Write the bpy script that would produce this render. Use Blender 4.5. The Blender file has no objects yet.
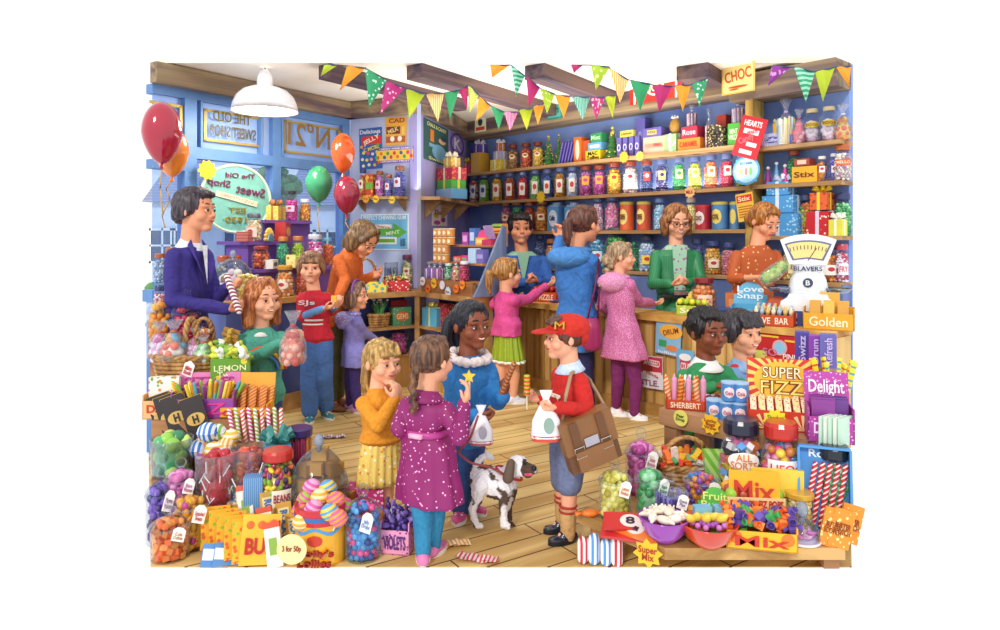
import bpy, math, random
import numpy as np
from mathutils import Vector, Matrix, Euler
random.seed(7)
SC = bpy.context.scene
COL = SC.collection
PI = math.pi
# ---------------------------------------------------------------- camera, world, lights, exposure
F, HX, HY, CH = 700.0, 500.0, 237.0, 1.5        # focal length in pixels, horizon row, eye height in metres
cam_d = bpy.data.cameras.new('camera'); cam_d.sensor_width = 36.0; cam_d.lens = 36.0*F/1000
cam_d.shift_y = (HY-315)/1000; cam_d.clip_start = .05
cam = bpy.data.objects.new('camera', cam_d); COL.objects.link(cam)
cam.location = (0, 0, CH); cam.rotation_euler = (PI/2, 0, 0); SC.camera = cam
SC.view_settings.view_transform = 'Standard'; SC.view_settings.look = 'None'
SC.view_settings.exposure = -0.08; SC.view_settings.gamma = 1.0; SC.view_settings.use_curve_mapping = False
w = bpy.data.worlds.new('studio_white'); SC.world = w; w.use_nodes = True
w.node_tree.nodes['Background'].inputs[0].default_value = (1, 1, 1, 1)
w.node_tree.nodes['Background'].inputs[1].default_value = 1.15
SC.cycles.use_denoising = True; SC.cycles.max_bounces = 8; SC.cycles.transparent_max_bounces = 24
SC.cycles.caustics_reflective = False; SC.cycles.caustics_refractive = False
def light(name, kind, loc, energy, rot=(0, 0, 0), **k):
    d = bpy.data.lights.new(name, kind); d.energy = energy
    for a, v in k.items(): setattr(d, a, v)
    o = bpy.data.objects.new(name, d); COL.objects.link(o); o.location = loc; o.rotation_euler = rot
    return o
light('sun', 'SUN', (-3, -3, 6), 1.65, (math.radians(58), 0, math.radians(-22)), angle=math.radians(9), color=(1, .97, .9))

light('ceiling_fill', 'AREA', (.6, 6.6, 2.0), 75, (PI, 0, 0), shape='RECTANGLE', size=3.0, size_y=1.6, color=(1, .97, .9))  # added fill with no fixture in the shop, brightens the ceiling from below
# ---------------------------------------------------------------- geometry helpers
def W(px, py, Y): return Vector(((px-HX)/F*Y, Y, CH-(py-HY)*Y/F))
def Gd(px, py, z=0.0):
    Y = (CH-z)*F/(py-HY); return Vector(((px-HX)/F*Y, Y, z))
def lin(c): return tuple(((v/12.92) if v <= .04045 else ((v+.055)/1.055)**2.4) for v in c)
def hx(h): return lin(tuple(int(h[i:i+2], 16)/255 for i in (0, 2, 4)))
def T(x=0, y=0, z=0): return Matrix.Translation((x, y, z))
def R(a, ax='Z'): return Matrix.Rotation(a, 4, ax)
def S(x, y, z): return Matrix.Diagonal((x, y, z, 1))

class MB:
    def __init__(s): s.v = []; s.f = []; s.m = []; s.n = 0
    def add(s, vs, fs, M=None, mi=0):
        vs = np.asarray(vs, float).reshape(-1, 3)
        if M is not None:
            A = np.array(M); vs = vs @ A[:3, :3].T + A[:3, 3]
        b = s.n; s.v.append(vs); s.n += len(vs)
        s.f += [tuple(i+b for i in f) for f in fs]; s.m += [mi]*len(fs)
        return s
    def box(s, x, y, z, sx, sy, sz, M=None, mi=0):      # centre x,y ; bottom z
        a, b = sx/2, sy/2
        vs = [(x-a, y-b, z), (x+a, y-b, z), (x+a, y+b, z), (x-a, y+b, z), (x-a, y-b, z+sz), (x+a, y-b, z+sz), (x+a, y+b, z+sz), (x-a, y+b, z+sz)]
        fs = [(3, 2, 1, 0), (4, 5, 6, 7), (0, 1, 5, 4), (1, 2, 6, 5), (2, 3, 7, 6), (3, 0, 4, 7)]
        return s.add(vs, fs, M, mi)
    def prism(s, poly, z0, z1, M=None, mi=0):           # poly in xy, extruded in z
        n = len(poly)
        ar = sum(poly[i][0]*poly[(i+1) % n][1]-poly[(i+1) % n][0]*poly[i][1] for i in range(n))
        if ar < 0: poly = poly[::-1]
        vs = [(p[0], p[1], z0) for p in poly]+[(p[0], p[1], z1) for p in poly]
        fs = [tuple(range(n))[::-1], tuple(range(n, 2*n))]+[(i, (i+1) % n, (i+1) % n+n, i+n) for i in range(n)]
        return s.add(vs, fs, M, mi)
    def lathe(s, prof, seg=20, M=None, mi=0, cap=True):
        vs = []; fs = []; n = len(prof)
        for r, z in prof:
            for k in range(seg):
                t = 2*PI*k/seg; vs.append((r*math.cos(t), r*math.sin(t), z))
        for i in range(n-1):
            for k in range(seg):
                k2 = (k+1) % seg; fs.append((i*seg+k, i*seg+k2, (i+1)*seg+k2, (i+1)*seg+k))
        if cap:
            fs.append(tuple(range(seg))[::-1]); fs.append(tuple(range((n-1)*seg, n*seg)))
        return s.add(vs, fs, M, mi)
    def ell(s, c, r, M=None, mi=0, seg=12, rings=8):
        if not hasattr(r, '__len__'): r = (r, r, r)
        prof = [(math.sin(PI*i/rings), -math.cos(PI*i/rings)) for i in range(1, rings)]
        vs = [(0, 0, -1)]; fs = []
        for q, z in prof:
            for k in range(seg):
                t = 2*PI*k/seg; vs.append((q*math.cos(t), q*math.sin(t), z))
        vs.append((0, 0, 1)); L = len(vs)-1
        for k in range(seg): fs.append((0, 1+(k+1) % seg, 1+k))
        for i in range(len(prof)-1):
            for k in range(seg):
                k2 = (k+1) % seg; a = 1+i*seg; b = a+seg; fs.append((a+k, a+k2, b+k2, b+k))
        a = 1+(len(prof)-1)*seg
        for k in range(seg): fs.append((a+k, a+(k+1) % seg, L))
        N = T(*c) @ S(*r)
        if M is not None: N = M @ N
        return s.add(vs, fs, N, mi)
    def cap(s, p0, p1, r0, r1, seg=12, mi=0, M=None):   # tapered capsule
        p0 = Vector(p0); p1 = Vector(p1); d = p1-p0; L = d.length
        if L < 1e-6: return s.ell(p0, r0, mi=mi, M=M)
        q = d.to_track_quat('Z', 'Y').to_matrix().to_4x4()
        prof = [(r0*math.cos(a), r0*math.sin(a)) for a in (-1.35, -.9, -.45, 0)]+[(r1*math.cos(a), L+r1*math.sin(a)) for a in (0, .45, .9, 1.35)]
        N = T(*p0) @ q
        return s.lathe(prof, seg, (M @ N) if M is not None else N, mi)
    def tube(s, pts, r, seg=8, mi=0, M=None, closed=False):
        pts = [Vector(p) for p in pts]; n = len(pts); vs = []; fs = []
        for i, p in enumerate(pts):
            a = pts[(i-1) % n] if (closed or i > 0) else p; b = pts[(i+1) % n] if (closed or i < n-1) else p
            d = (b-a).normalized(); q = d.to_track_quat('Z', 'Y')
            rr = r[i] if hasattr(r, '__len__') else r
            for k in range(seg):
                t = 2*PI*k/seg; vs.append(p+q @ Vector((rr*math.cos(t), rr*math.sin(t), 0)))
        m = n if closed else n-1
        for i in range(m):
            for k in range(seg):
                k2 = (k+1) % seg; j = (i+1) % n; fs.append((i*seg+k, i*seg+k2, j*seg+k2, j*seg+k))
        if not closed: fs.append(tuple(range(seg))[::-1]); fs.append(tuple(range((n-1)*seg, n*seg)))
        return s.add(vs, fs, M, mi)
    def loft(s, rings, M=None, mi=0):                   # rings: equal-length lists of points, closed solid
        n = len(rings[0]); vs = [p for r in rings for p in r]; fs = []
        for i in range(len(rings)-1):
            for k in range(n):
                k2 = (k+1) % n; fs.append((i*n+k, i*n+k2, (i+1)*n+k2, (i+1)*n+k))
        fs.append(tuple(range(n))[::-1]); fs.append(tuple(range((len(rings)-1)*n, len(rings)*n)))
        return s.add(vs, fs, M, mi)
    def mesh(s, name='mesh', smooth=False):
        me = bpy.data.meshes.new(name)
        v = np.concatenate(s.v) if s.v else np.zeros((0, 3))
        me.from_pydata(v.tolist(), [], s.f)
        if any(s.m): me.polygons.foreach_set('material_index', s.m)
        if smooth: me.polygons.foreach_set('use_smooth', [True]*len(me.polygons))
        me.update(); return me

def link(name, me, mats, parent=None, smooth=None, M=None):
    if isinstance(me, MB): me = me.mesh(name, bool(smooth))
    o = bpy.data.objects.new(name, me); COL.objects.link(o)
    mats = mats if isinstance(mats, (list, tuple)) else [mats]
    while len(me.materials) < len(mats): me.materials.append(None)
    for i, m in enumerate(mats):
        if m is None: continue
        if me.materials[i] is None: me.materials[i] = m
        elif me.materials[i] is not m:
            o.material_slots[i].link = 'OBJECT'; o.material_slots[i].material = m
    if parent: o.parent = parent
    if M is not None: o.matrix_basis = M
    return o
LABELS = {}
def tag(o, label, cat, group=None, kind=None):
    o['label'] = label; o['category'] = cat
    if group: o['group'] = group
    if kind: o['kind'] = kind
    LABELS.setdefault(label, []).append(o.name)
    return o
def thing(name, loc, rz, label, cat, group=None, M=None):
    o = bpy.data.objects.new(name, None); COL.objects.link(o); o.empty_display_size = .05
    if M is not None: o.matrix_basis = M
    else: o.location = loc; o.rotation_euler = (0, 0, rz)
    return tag(o, label, cat, group)
def struct(name, mb, m, smooth=False):
    o = link(name, mb, m, smooth=smooth); o['kind'] = 'structure'; return o
def remesh(mb, vox, it=3, name='body', post=None):
    me = mb.mesh(name); o = bpy.data.objects.new('tmp', me); COL.objects.link(o)
    m = o.modifiers.new('r', 'REMESH'); m.mode = 'VOXEL'; m.voxel_size = vox
    if it: q = o.modifiers.new('s', 'SMOOTH'); q.factor = .5; q.iterations = it
    me2 = bpy.data.meshes.new_from_object(o.evaluated_get(bpy.context.evaluated_depsgraph_get()))
    bpy.data.objects.remove(o); bpy.data.meshes.remove(me)
    if post is not None:
        n = len(me2.vertices); co = np.empty(n*3); me2.vertices.foreach_get('co', co); co = co.reshape(-1, 3)
        no = np.empty(n*3); me2.vertices.foreach_get('normal', no); no = no.reshape(-1, 3)
        me2.vertices.foreach_set('co', post(co, no).reshape(-1))
    me2.polygons.foreach_set('use_smooth', [True]*len(me2.polygons)); me2.materials.clear(); me2.name = name; me2.update()
    return me2
_tx = {}
def text_mesh(body, size=1.0, ext=.02, bold=0.0, shear=0.0, bend=None, space=1.0):
    key = (body, size, ext, bold, shear, bend, space)
    if key in _tx: return _tx[key]
    c = bpy.data.curves.new('lettering', 'FONT'); c.body = body; c.size = size; c.extrude = ext; c.offset = bold; c.shear = shear
    c.align_x = 'CENTER'; c.align_y = 'CENTER'; c.resolution_u = 3; c.space_line = .8*space
    o = bpy.data.objects.new('tmp', c); COL.objects.link(o)
    me = bpy.data.meshes.new_from_object(o.evaluated_get(bpy.context.evaluated_depsgraph_get()))
    bpy.data.objects.remove(o); bpy.data.curves.remove(c)
    n = len(me.vertices); co = np.empty(n*3); me.vertices.foreach_get('co', co); co = co.reshape(-1, 3)
    # text lies in x,y facing +z -> stand it up: x, z, facing -y
    out = np.stack([co[:, 0], -co[:, 2], co[:, 1]], 1)
    if bend:
        t = out[:, 0]/bend; r = bend-out[:, 1]; out[:, 0] = r*np.sin(t); out[:, 1] = bend-r*np.cos(t)-bend
        out[:, 1] = -(r*np.cos(t))
    me.vertices.foreach_set('co', out.reshape(-1)); me.materials.clear(); me.update(); me.name = 'lettering'
    _tx[key] = me; return me
def fit_text(body, wd, ht, mat, parent, M, ext=.003, bold=0.0, shear=0.0, name='lettering'):
    me = text_mesh(body, 1.0, .02, bold, shear)
    b = [v.co for v in me.vertices]
    if not b: return None
    w0 = max(v.x for v in b)-min(v.x for v in b); h0 = max(v.z for v in b)-min(v.z for v in b)
    cx = (max(v.x for v in b)+min(v.x for v in b))/2; cz = (max(v.z for v in b)+min(v.z for v in b))/2
    o = link(name, me, mat, parent); o.matrix_basis = M @ S(wd/w0, ext/.04, ht/h0) @ T(-cx, 0, -cz)
    return o

# ---------------------------------------------------------------- materials
_m = {}
def nt(name):
    m = bpy.data.materials.new(name); m.use_nodes = True; t = m.node_tree; b = t.nodes['Principled BSDF']; return m, t, b
def sck(b, c, rough=.5, metal=0.0, coat=0.0):
    b.inputs['Base Color'].default_value = (*c, 1); b.inputs['Roughness'].default_value = rough; b.inputs['Metallic'].default_value = metal
    if coat: b.inputs['Coat Weight'].default_value = coat; b.inputs['Coat Roughness'].default_value = .1
def N(t, k, **kw):
    n = t.nodes.new(k)
    for a, v in kw.items():
        if a in n.inputs: n.inputs[a].default_value = v
        else: setattr(n, a, v)
    return n
def bump(t, b, h, st=.3, d=.01):
    n = N(t, 'ShaderNodeBump', Strength=st, Distance=d); t.links.new(h, n.inputs['Height']); t.links.new(n.outputs[0], b.inputs['Normal'])
def P(h, rough=.45, metal=0.0, coat=0.0):
    k = ('p', h, rough, metal, coat)
    if k not in _m:
        m, t, b = nt('paint_'+h); sck(b, hx(h), rough, metal, coat)
        c = N(t, 'ShaderNodeTexCoord'); n = N(t, 'ShaderNodeTexNoise', Scale=9.0, Detail=3.0); t.links.new(c.outputs['Object'], n.inputs[0])
        mr = N(t, 'ShaderNodeMapRange'); mr.inputs[3].default_value = .82; mr.inputs[4].default_value = 1.15
        mx = N(t, 'ShaderNodeMix', data_type='RGBA', blend_type='MULTIPLY'); mx.inputs[0].default_value = 1; mx.inputs[6].default_value = (*hx(h), 1)
        t.links.new(n.outputs[0], mr.inputs[0]); t.links.new(mr.outputs[0], mx.inputs[7]); t.links.new(mx.outputs[2], b.inputs['Base Color'])
        _m[k] = m
    return _m[k]
def cloth(h, scale=60, st=.5):
    k = ('c', h, scale, st)
    if k not in _m:
        m, t, b = nt('cloth_'+h); sck(b, hx(h), .85)
        c = N(t, 'ShaderNodeTexCoord'); n = N(t, 'ShaderNodeTexNoise', Scale=7.0, Detail=4.0, Distortion=1.0); t.links.new(c.outputs['Object'], n.inputs[0])
        n2 = N(t, 'ShaderNodeTexNoise', Scale=scale, Detail=2.0); t.links.new(c.outputs['Object'], n2.inputs[0])
        r = N(t, 'ShaderNodeMapRange'); r.inputs[3].default_value = .72; r.inputs[4].default_value = 1.3; t.links.new(n2.outputs[0], r.inputs[0])
        mx = N(t, 'ShaderNodeMix', data_type='RGBA', blend_type='MULTIPLY'); mx.inputs[0].default_value = 1; mx.inputs[6].default_value = (*hx(h), 1)
        t.links.new(r.outputs[0], mx.inputs[7]); t.links.new(mx.outputs[2], b.inputs['Base Color'])
        bump(t, b, n.outputs[0], st, .06); _m[k] = m
    return _m[k]
def dots(h, h2, scale=30, thr=.25, rnd=1.0, h3=None, rough=.6):
    k = ('d', h, h2, scale, thr, rnd, h3)
    if k not in _m:
        m, t, b = nt('dotted_'+h); sck(b, hx(h), rough)
        c = N(t, 'ShaderNodeTexCoord'); v = N(t, 'ShaderNodeTexVoronoi', Scale=scale, Randomness=rnd); t.links.new(c.outputs['Object'], v.inputs[0])
        lt = N(t, 'ShaderNodeMath', operation='LESS_THAN'); lt.inputs[1].default_value = thr; t.links.new(v.outputs['Distance'], lt.inputs[0])
        mx = N(t, 'ShaderNodeMix', data_type='RGBA'); mx.inputs[6].default_value = (*hx(h), 1); mx.inputs[7].default_value = (*hx(h2), 1)
        t.links.new(lt.outputs[0], mx.inputs[0])
        if h3:
            sp = N(t, 'ShaderNodeSeparateColor'); t.links.new(v.outputs['Color'], sp.inputs[0])
            g = N(t, 'ShaderNodeMath', operation='GREATER_THAN'); g.inputs[1].default_value = .5; t.links.new(sp.outputs[0], g.inputs[0])
            m2 = N(t, 'ShaderNodeMix', data_type='RGBA'); m2.inputs[6].default_value = (*hx(h2), 1); m2.inputs[7].default_value = (*hx(h3), 1)
            t.links.new(g.outputs[0], m2.inputs[0]); t.links.new(m2.outputs[2], mx.inputs[7])
        t.links.new(mx.outputs[2], b.inputs['Base Color']); _m[k] = m
    return _m[k]
def stripes(h, h2, scale=12, axis='X', rough=.45, rot=0.0, w=.5):
    k = ('s', h, h2, scale, axis, rot, w)
    if k not in _m:
        m, t, b = nt('striped_'+h); sck(b, hx(h), rough)
        c = N(t, 'ShaderNodeTexCoord'); mp = N(t, 'ShaderNodeMapping'); mp.inputs['Rotation'].default_value = (0, rot, 0)
        v = N(t, 'ShaderNodeTexWave', Scale=scale, bands_direction=axis); t.links.new(c.outputs['Object'], mp.inputs[0]); t.links.new(mp.outputs[0], v.inputs[0])
        lt = N(t, 'ShaderNodeMath', operation='GREATER_THAN'); lt.inputs[1].default_value = w; t.links.new(v.outputs['Fac'], lt.inputs[0])
        mx = N(t, 'ShaderNodeMix', data_type='RGBA'); mx.inputs[6].default_value = (*hx(h), 1); mx.inputs[7].default_value = (*hx(h2), 1)
        t.links.new(lt.outputs[0], mx.inputs[0]); t.links.new(mx.outputs[2], b.inputs['Base Color']); _m[k] = m
    return _m[k]
def pal(*hs, rough=.3):
    k = ('pal', hs, rough)
    if k not in _m:
        m, t, b = nt('sweets_'+hs[0]); sck(b, hx(hs[0]), rough, 0, .4)
        g = N(t, 'ShaderNodeNewGeometry'); r = N(t, 'ShaderNodeValToRGB'); r.color_ramp.interpolation = 'CONSTANT'
        e = r.color_ramp.elements; e[0].color = (*hx(hs[0]), 1); e[0].position = 0
        n = len(hs)
        if n == 1: e[1].color = (*hx(hs[0]), 1); e[1].position = .5
        else:
            e[1].color = (*hx(hs[1]), 1); e[1].position = 1/n
            for i in range(2, n):
                q = e.new(i/n); q.color = (*hx(hs[i]), 1)
        t.links.new(g.outputs['Random Per Island'], r.inputs[0])
        # each sweet a little lighter or darker than the next
        mr = N(t, 'ShaderNodeMath', operation='MULTIPLY'); mr.inputs[1].default_value = 37.3; fr = N(t, 'ShaderNodeMath', operation='FRACT')
        m2 = N(t, 'ShaderNodeMapRange'); m2.inputs[3].default_value = .7; m2.inputs[4].default_value = 1.25
        t.links.new(g.outputs['Random Per Island'], mr.inputs[0]); t.links.new(mr.outputs[0], fr.inputs[0]); t.links.new(fr.outputs[0], m2.inputs[0])
        mx = N(t, 'ShaderNodeMix', data_type='RGBA', blend_type='MULTIPLY'); mx.inputs[0].default_value = 1
        t.links.new(r.outputs[0], mx.inputs[6]); t.links.new(m2.outputs[0], mx.inputs[7])
        t.links.new(mx.outputs[2], b.inputs['Base Color']); _m[k] = m
    return _m[k]
def wood(h1, h2, scale=4, stretch=(1, 1, .08), rough=.6, rz=0.0, plank=0.0, gap='3a2412'):
    k = ('w', h1, h2, scale, stretch, rz, plank)
    if k not in _m:
        m, t, b = nt('wood_'+h1); sck(b, hx(h1), rough)
        c = N(t, 'ShaderNodeTexCoord'); mp0 = N(t, 'ShaderNodeMapping'); mp0.inputs['Rotation'].default_value = (0, 0, rz)
        mp = N(t, 'ShaderNodeMapping'); mp.inputs['Scale'].default_value = stretch
        n = N(t, 'ShaderNodeTexNoise', Scale=scale, Detail=6.0, Distortion=.6)
        t.links.new(c.outputs['Object'], mp0.inputs[0]); t.links.new(mp0.outputs[0], mp.inputs[0]); t.links.new(mp.outputs[0], n.inputs[0])
        r = N(t, 'ShaderNodeValToRGB'); e = r.color_ramp.elements; e[0].position = .36; e[1].position = .62
        e[0].color = (*hx(h2), 1); e[1].color = (*hx(h1), 1); t.links.new(n.outputs[0], r.inputs[0]); out = r.outputs[0]
        if plank:
            br = N(t, 'ShaderNodeTexBrick', Scale=1.0); br.inputs['Color1'].default_value = (1, 1, 1, 1); br.inputs['Color2'].default_value = (.86, .84, .8, 1)
            br.inputs['Mortar'].default_value = (*hx(gap), 1); br.inputs['Mortar Size'].default_value = .004*plank/.14; br.inputs['Brick Width'].default_value = plank*7; br.inputs['Row Height'].default_value = plank
            t.links.new(mp0.outputs[0], br.inputs[0])
            mx = N(t, 'ShaderNodeMix', data_type='RGBA', blend_type='MULTIPLY'); mx.inputs[0].default_value = 1
            t.links.new(out, mx.inputs[6]); t.links.new(br.outputs[0], mx.inputs[7]); out = mx.outputs[2]
        t.links.new(out, b.inputs['Base Color']); bump(t, b, n.outputs[0], .25, .01); _m[k] = m
    return _m[k]
def wallmat(h, h2, sc=1.3):
    k = ('wall', h, h2)
    if k not in _m:
        m, t, b = nt('plaster_'+h); sck(b, hx(h), .85)
        c = N(t, 'ShaderNodeTexCoord'); n = N(t, 'ShaderNodeTexNoise', Scale=sc, Detail=5.0); t.links.new(c.outputs['Object'], n.inputs[0])
        mx = N(t, 'ShaderNodeMix', data_type='RGBA'); mx.inputs[6].default_value = (*hx(h), 1); mx.inputs[7].default_value = (*hx(h2), 1)
        r = N(t, 'ShaderNodeMapRange'); r.inputs[1].default_value = .38; r.inputs[2].default_value = .62; t.links.new(n.outputs[0], r.inputs[0])
        t.links.new(r.outputs[0], mx.inputs[0]); t.links.new(mx.outputs[2], b.inputs['Base Color']); bump(t, b, n.outputs[0], .15, .02); _m[k] = m
    return _m[k]
def glass(h='ffffff', dens=.06, gl=.5, tint=.93):
    k = ('g', h, dens, gl, tint)
    if k not in _m:
        m, t, b = nt('glass_'+h); t.nodes.remove(b); o = t.nodes['Material Output']
        tr = N(t, 'ShaderNodeBsdfTransparent'); c = hx(h); tr.inputs[0].default_value = (*[v*tint+(1-tint)*0 for v in c], 1)
        g = N(t, 'ShaderNodeBsdfGlossy'); g.inputs['Roughness'].default_value = .06
        d = N(t, 'ShaderNodeBsdfDiffuse'); d.inputs[0].default_value = (*c, 1)
        a = N(t, 'ShaderNodeMixShader'); t.links.new(tr.outputs[0], a.inputs[1]); t.links.new(d.outputs[0], a.inputs[2])
        lf = N(t, 'ShaderNodeLayerWeight', Blend=.5); pw = N(t, 'ShaderNodeMath', operation='POWER'); pw.inputs[1].default_value = 5.0; ma = N(t, 'ShaderNodeMath', operation='MULTIPLY_ADD'); ma.inputs[1].default_value = .42 if dens < .1 else .15; ma.inputs[2].default_value = dens
        t.links.new(lf.outputs['Facing'], pw.inputs[0]); t.links.new(pw.outputs[0], ma.inputs[0]); t.links.new(ma.outputs[0], a.inputs[0])
        lw = N(t, 'ShaderNodeLayerWeight', Blend=.25); mu = N(t, 'ShaderNodeMath', operation='MULTIPLY'); mu.inputs[1].default_value = gl; t.links.new(lw.outputs['Fresnel'], mu.inputs[0])
        x = N(t, 'ShaderNodeMixShader'); t.links.new(mu.outputs[0], x.inputs[0]); t.links.new(a.outputs[0], x.inputs[1]); t.links.new(g.outputs[0], x.inputs[2])
        t.links.new(x.outputs[0], o.inputs[0]); _m[k] = m
    return _m[k]
def hairmat(h, h2):
    k = ('h', h, h2)
    if k not in _m:
        m, t, b = nt('hair_'+h); sck(b, hx(h), .42)
        c = N(t, 'ShaderNodeTexCoord'); mp = N(t, 'ShaderNodeMapping'); mp.inputs['Scale'].default_value = (1, 1, .16)
        n = N(t, 'ShaderNodeTexNoise', Scale=60.0, Detail=3.0, Distortion=.4); t.links.new(c.outputs['Object'], mp.inputs[0]); t.links.new(mp.outputs[0], n.inputs[0])
        r = N(t, 'ShaderNodeValToRGB'); e = r.color_ramp.elements; e[0].position = .38; e[1].position = .66; e[0].color = (*hx(h), 1); e[1].color = (*hx(h2), 1)
        t.links.new(n.outputs[0], r.inputs[0]); t.links.new(r.outputs[0], b.inputs['Base Color']); bump(t, b, n.outputs[0], .6, .01); _m[k] = m
    return _m[k]
def skinmat(h):
    k = ('skin', h)
    if k not in _m:
        m, t, b = nt('skin_'+h); sck(b, hx(h), .5); b.inputs['Subsurface Weight'].default_value = .0
        c = N(t, 'ShaderNodeTexCoord'); n = N(t, 'ShaderNodeTexNoise', Scale=14.0, Detail=2.0); t.links.new(c.outputs['Object'], n.inputs[0])
        mx = N(t, 'ShaderNodeMix', data_type='RGBA'); q = hx(h); mx.inputs[6].default_value = (*q, 1); mx.inputs[7].default_value = (min(1, q[0]*1.02), q[1]*.78, q[2]*.72, 1)
        t.links.new(n.outputs[0], mx.inputs[0]); t.links.new(mx.outputs[2], b.inputs['Base Color']); _m[k] = m
    return _m[k]
def emit(h, st):
    k = ('e', h, st)
    if k not in _m:
        m, t, b = nt('glow_'+h); sck(b, hx(h), .4); b.inputs['Emission Color'].default_value = (*hx(h), 1); b.inputs['Emission Strength'].default_value = st; _m[k] = m
    return _m[k]
GL = glass('f8fbff', .012, .26, .995)
CELLO = glass('f8faff', .09, .4, .99)
WOOD = wood('dfae6a', 'b37a3c', 5, (.25, 1, 1))
SHELFW = wood('c9a070', '9c7444', 8, (.1, 1, 1), .6, math.radians(48))
DARKW = wood('7a5c46', '3c2a3a', 5, (.12, 1, 1), .75)
TABW = wood('c08c5c', '8c5c38', 5, (.15, 1, 1))
GOLD = P('d9a93a', .35, .6)
# ---------------------------------------------------------------- the walls' vertical planes
class Pl:
    def __init__(s, p, nrm):
        s.n = Vector((nrm[0], nrm[1])).normalized(); s.c = s.n.x*p[0]+s.n.y*p[1]; s.rz = math.atan2(s.n.x, -s.n.y)
        s.u = Vector((math.cos(s.rz), math.sin(s.rz)))
    def Y(s, px, off=0): return (s.c+off)/(s.n.x*(px-HX)/F+s.n.y)
    def at(s, px, py=None, z=None, off=0):
        Y = s.Y(px, off); v = W(px, py if py is not None else HY, Y)
        if z is not None: v.z = z
        return v
    def ppm(s, px, off=0): return F/s.Y(px, off)
    def M(s, px, py=None, z=None, off=0): return T(*s.at(px, py, z, off)) @ R(s.rz)
NB = Vector((.746, .666)); DB = Vector((.666, -.746))
def back(nn): return Pl((NB.x*nn, NB.y*nn), (-NB.x, -NB.y))
BWALL = back(6.05)
PA, PB, PC, PD = Vector((-2.96, 5.885)), Vector((-1.66, 7.76)), Vector((-.876, 7.39)), Vector((-.42, 9.55))
E = (PB-PA).normalized()
WWALL = Pl(PA, (E.y, -E.x))
e2 = (PC-PB).normalized(); PWALL = Pl(PB, (e2.y, -e2.x))
e3 = (PD-PC).normalized(); JWALL = Pl(PC, (e3.y, -e3.x))
PR = Vector((.503*5.8, 5.8)); _t = BWALL.at(849); PR = Vector((_t.x, _t.y))
CEIL = 2.98
FL = wood('f0d08c', 'c89c56', 7, (.12, 1, 1), .55, math.radians(-33), .15, '5a3a1c')
fl = MB(); fl.prism([(-1.59, 3.185), (1.6, 3.185), (PR.x, PR.y), (PD.x, PD.y), (PC.x, PC.y), (PB.x, PB.y), (PA.x, PA.y)], -.004, 0)
struct('floor', fl, FL)
WBLUE = wallmat('86a2e0', '6a88d2'); WLIL = wallmat('a9a3d6', '8f8ac8'); WPALE = wallmat('c6d4f0', 'a9b4e2')
def wall(name, a, b, z0, z1, mat, th=.08, out=None):
    d = (b-a).normalized(); n = Vector((-d.y, d.x))
    if out is not None and n.dot(Vector(out)) < 0: n = -n
    m = MB(); m.prism([(a.x, a.y), (b.x, b.y), (b.x+n.x*th, b.y+n.y*th), (a.x+n.x*th, a.y+n.y*th)], z0, z1); return struct(name, m, mat)
wall('wall_back', PD, PR, 0, 2.95, WBLUE, out=NB)
wall('wall_alcove', PC, PD, 0, CEIL, WLIL, out=(-1, 0))
wall('wall_poster', PB, PC, 0, CEIL, WPALE, out=(0, 1))
cm = MB(); cf = 5.95
cm.prism([(-2.92, cf), (.5*cf, cf), (2.98, 6.0), (PD.x+.02, PD.y+.02), (PC.x, PC.y), (PB.x, PB.y+.02)], CEIL, CEIL+.05)
DARKB = wood('6c5450', '382a42', 9, (.06, 1, 1), .75, math.radians(-55))
CEILM = wallmat('fffaf0', 'f4ead8'); struct('ceiling', cm, CEILM)
# beams under the ceiling, running the way of the window wall
for i, (bx, wd) in enumerate([(-1.85, .15), (-1.08, .18), (-.05, .2), (1.3, .28)]):
    a = Vector((bx, 5.5)); a = a+E*(.5/E.y)
    # stop at the beam of the back wall
    tt = (5.74-NB.dot(a))/NB.dot(E); tt = min(tt, 3.9)+.12
    if i == 0: tt = 1.9
    m = MB(); m.box(0, tt/2, 2.86, wd, tt, .12, T(a.x, a.y, 0) @ R(math.atan2(-E.x, E.y)))
    struct('trim_%d' % (i+1), m, DARKB)
LITW = wood('a08a68', '5c4850', 9, (.06, 1, 1), .75, math.radians(48)); LITE = wood('a08a68', '5c4850', 9, (.06, 1, 1), .75, math.radians(-55))
def runbeam(k, a, b, z0, z1, dep, inward, mat=LITW):
    d = (b-a).normalized(); n = Vector(inward).normalized(); m = MB()
    m.prism([(a.x, a.y), (b.x, b.y), (b.x+n.x*dep, b.y+n.y*dep), (a.x+n.x*dep, a.y+n.y*dep)], z0, z1); struct('trim_%d' % k, m, mat)
runbeam(5, PA+E*.02, PB, 2.80, 2.97, .1, WWALL.n, LITE)
runbeam(6, PB, PC, 2.80, 2.97, .1, PWALL.n)
runbeam(7, PC+e3*.12, PD, 2.82, 2.97, .12, JWALL.n, LITE)
b0 = BWALL.at(462, off=.02); b1 = BWALL.at(746); b2 = BWALL.at(851)
runbeam(8, Vector((b0.x, b0.y)), Vector((b1.x, b1.y)), 2.79, 2.975, .36, -NB)
runbeam(9, Vector((b1.x, b1.y)), Vector((b2.x, b2.y)), 2.72, 2.945, .3, -NB)
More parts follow.
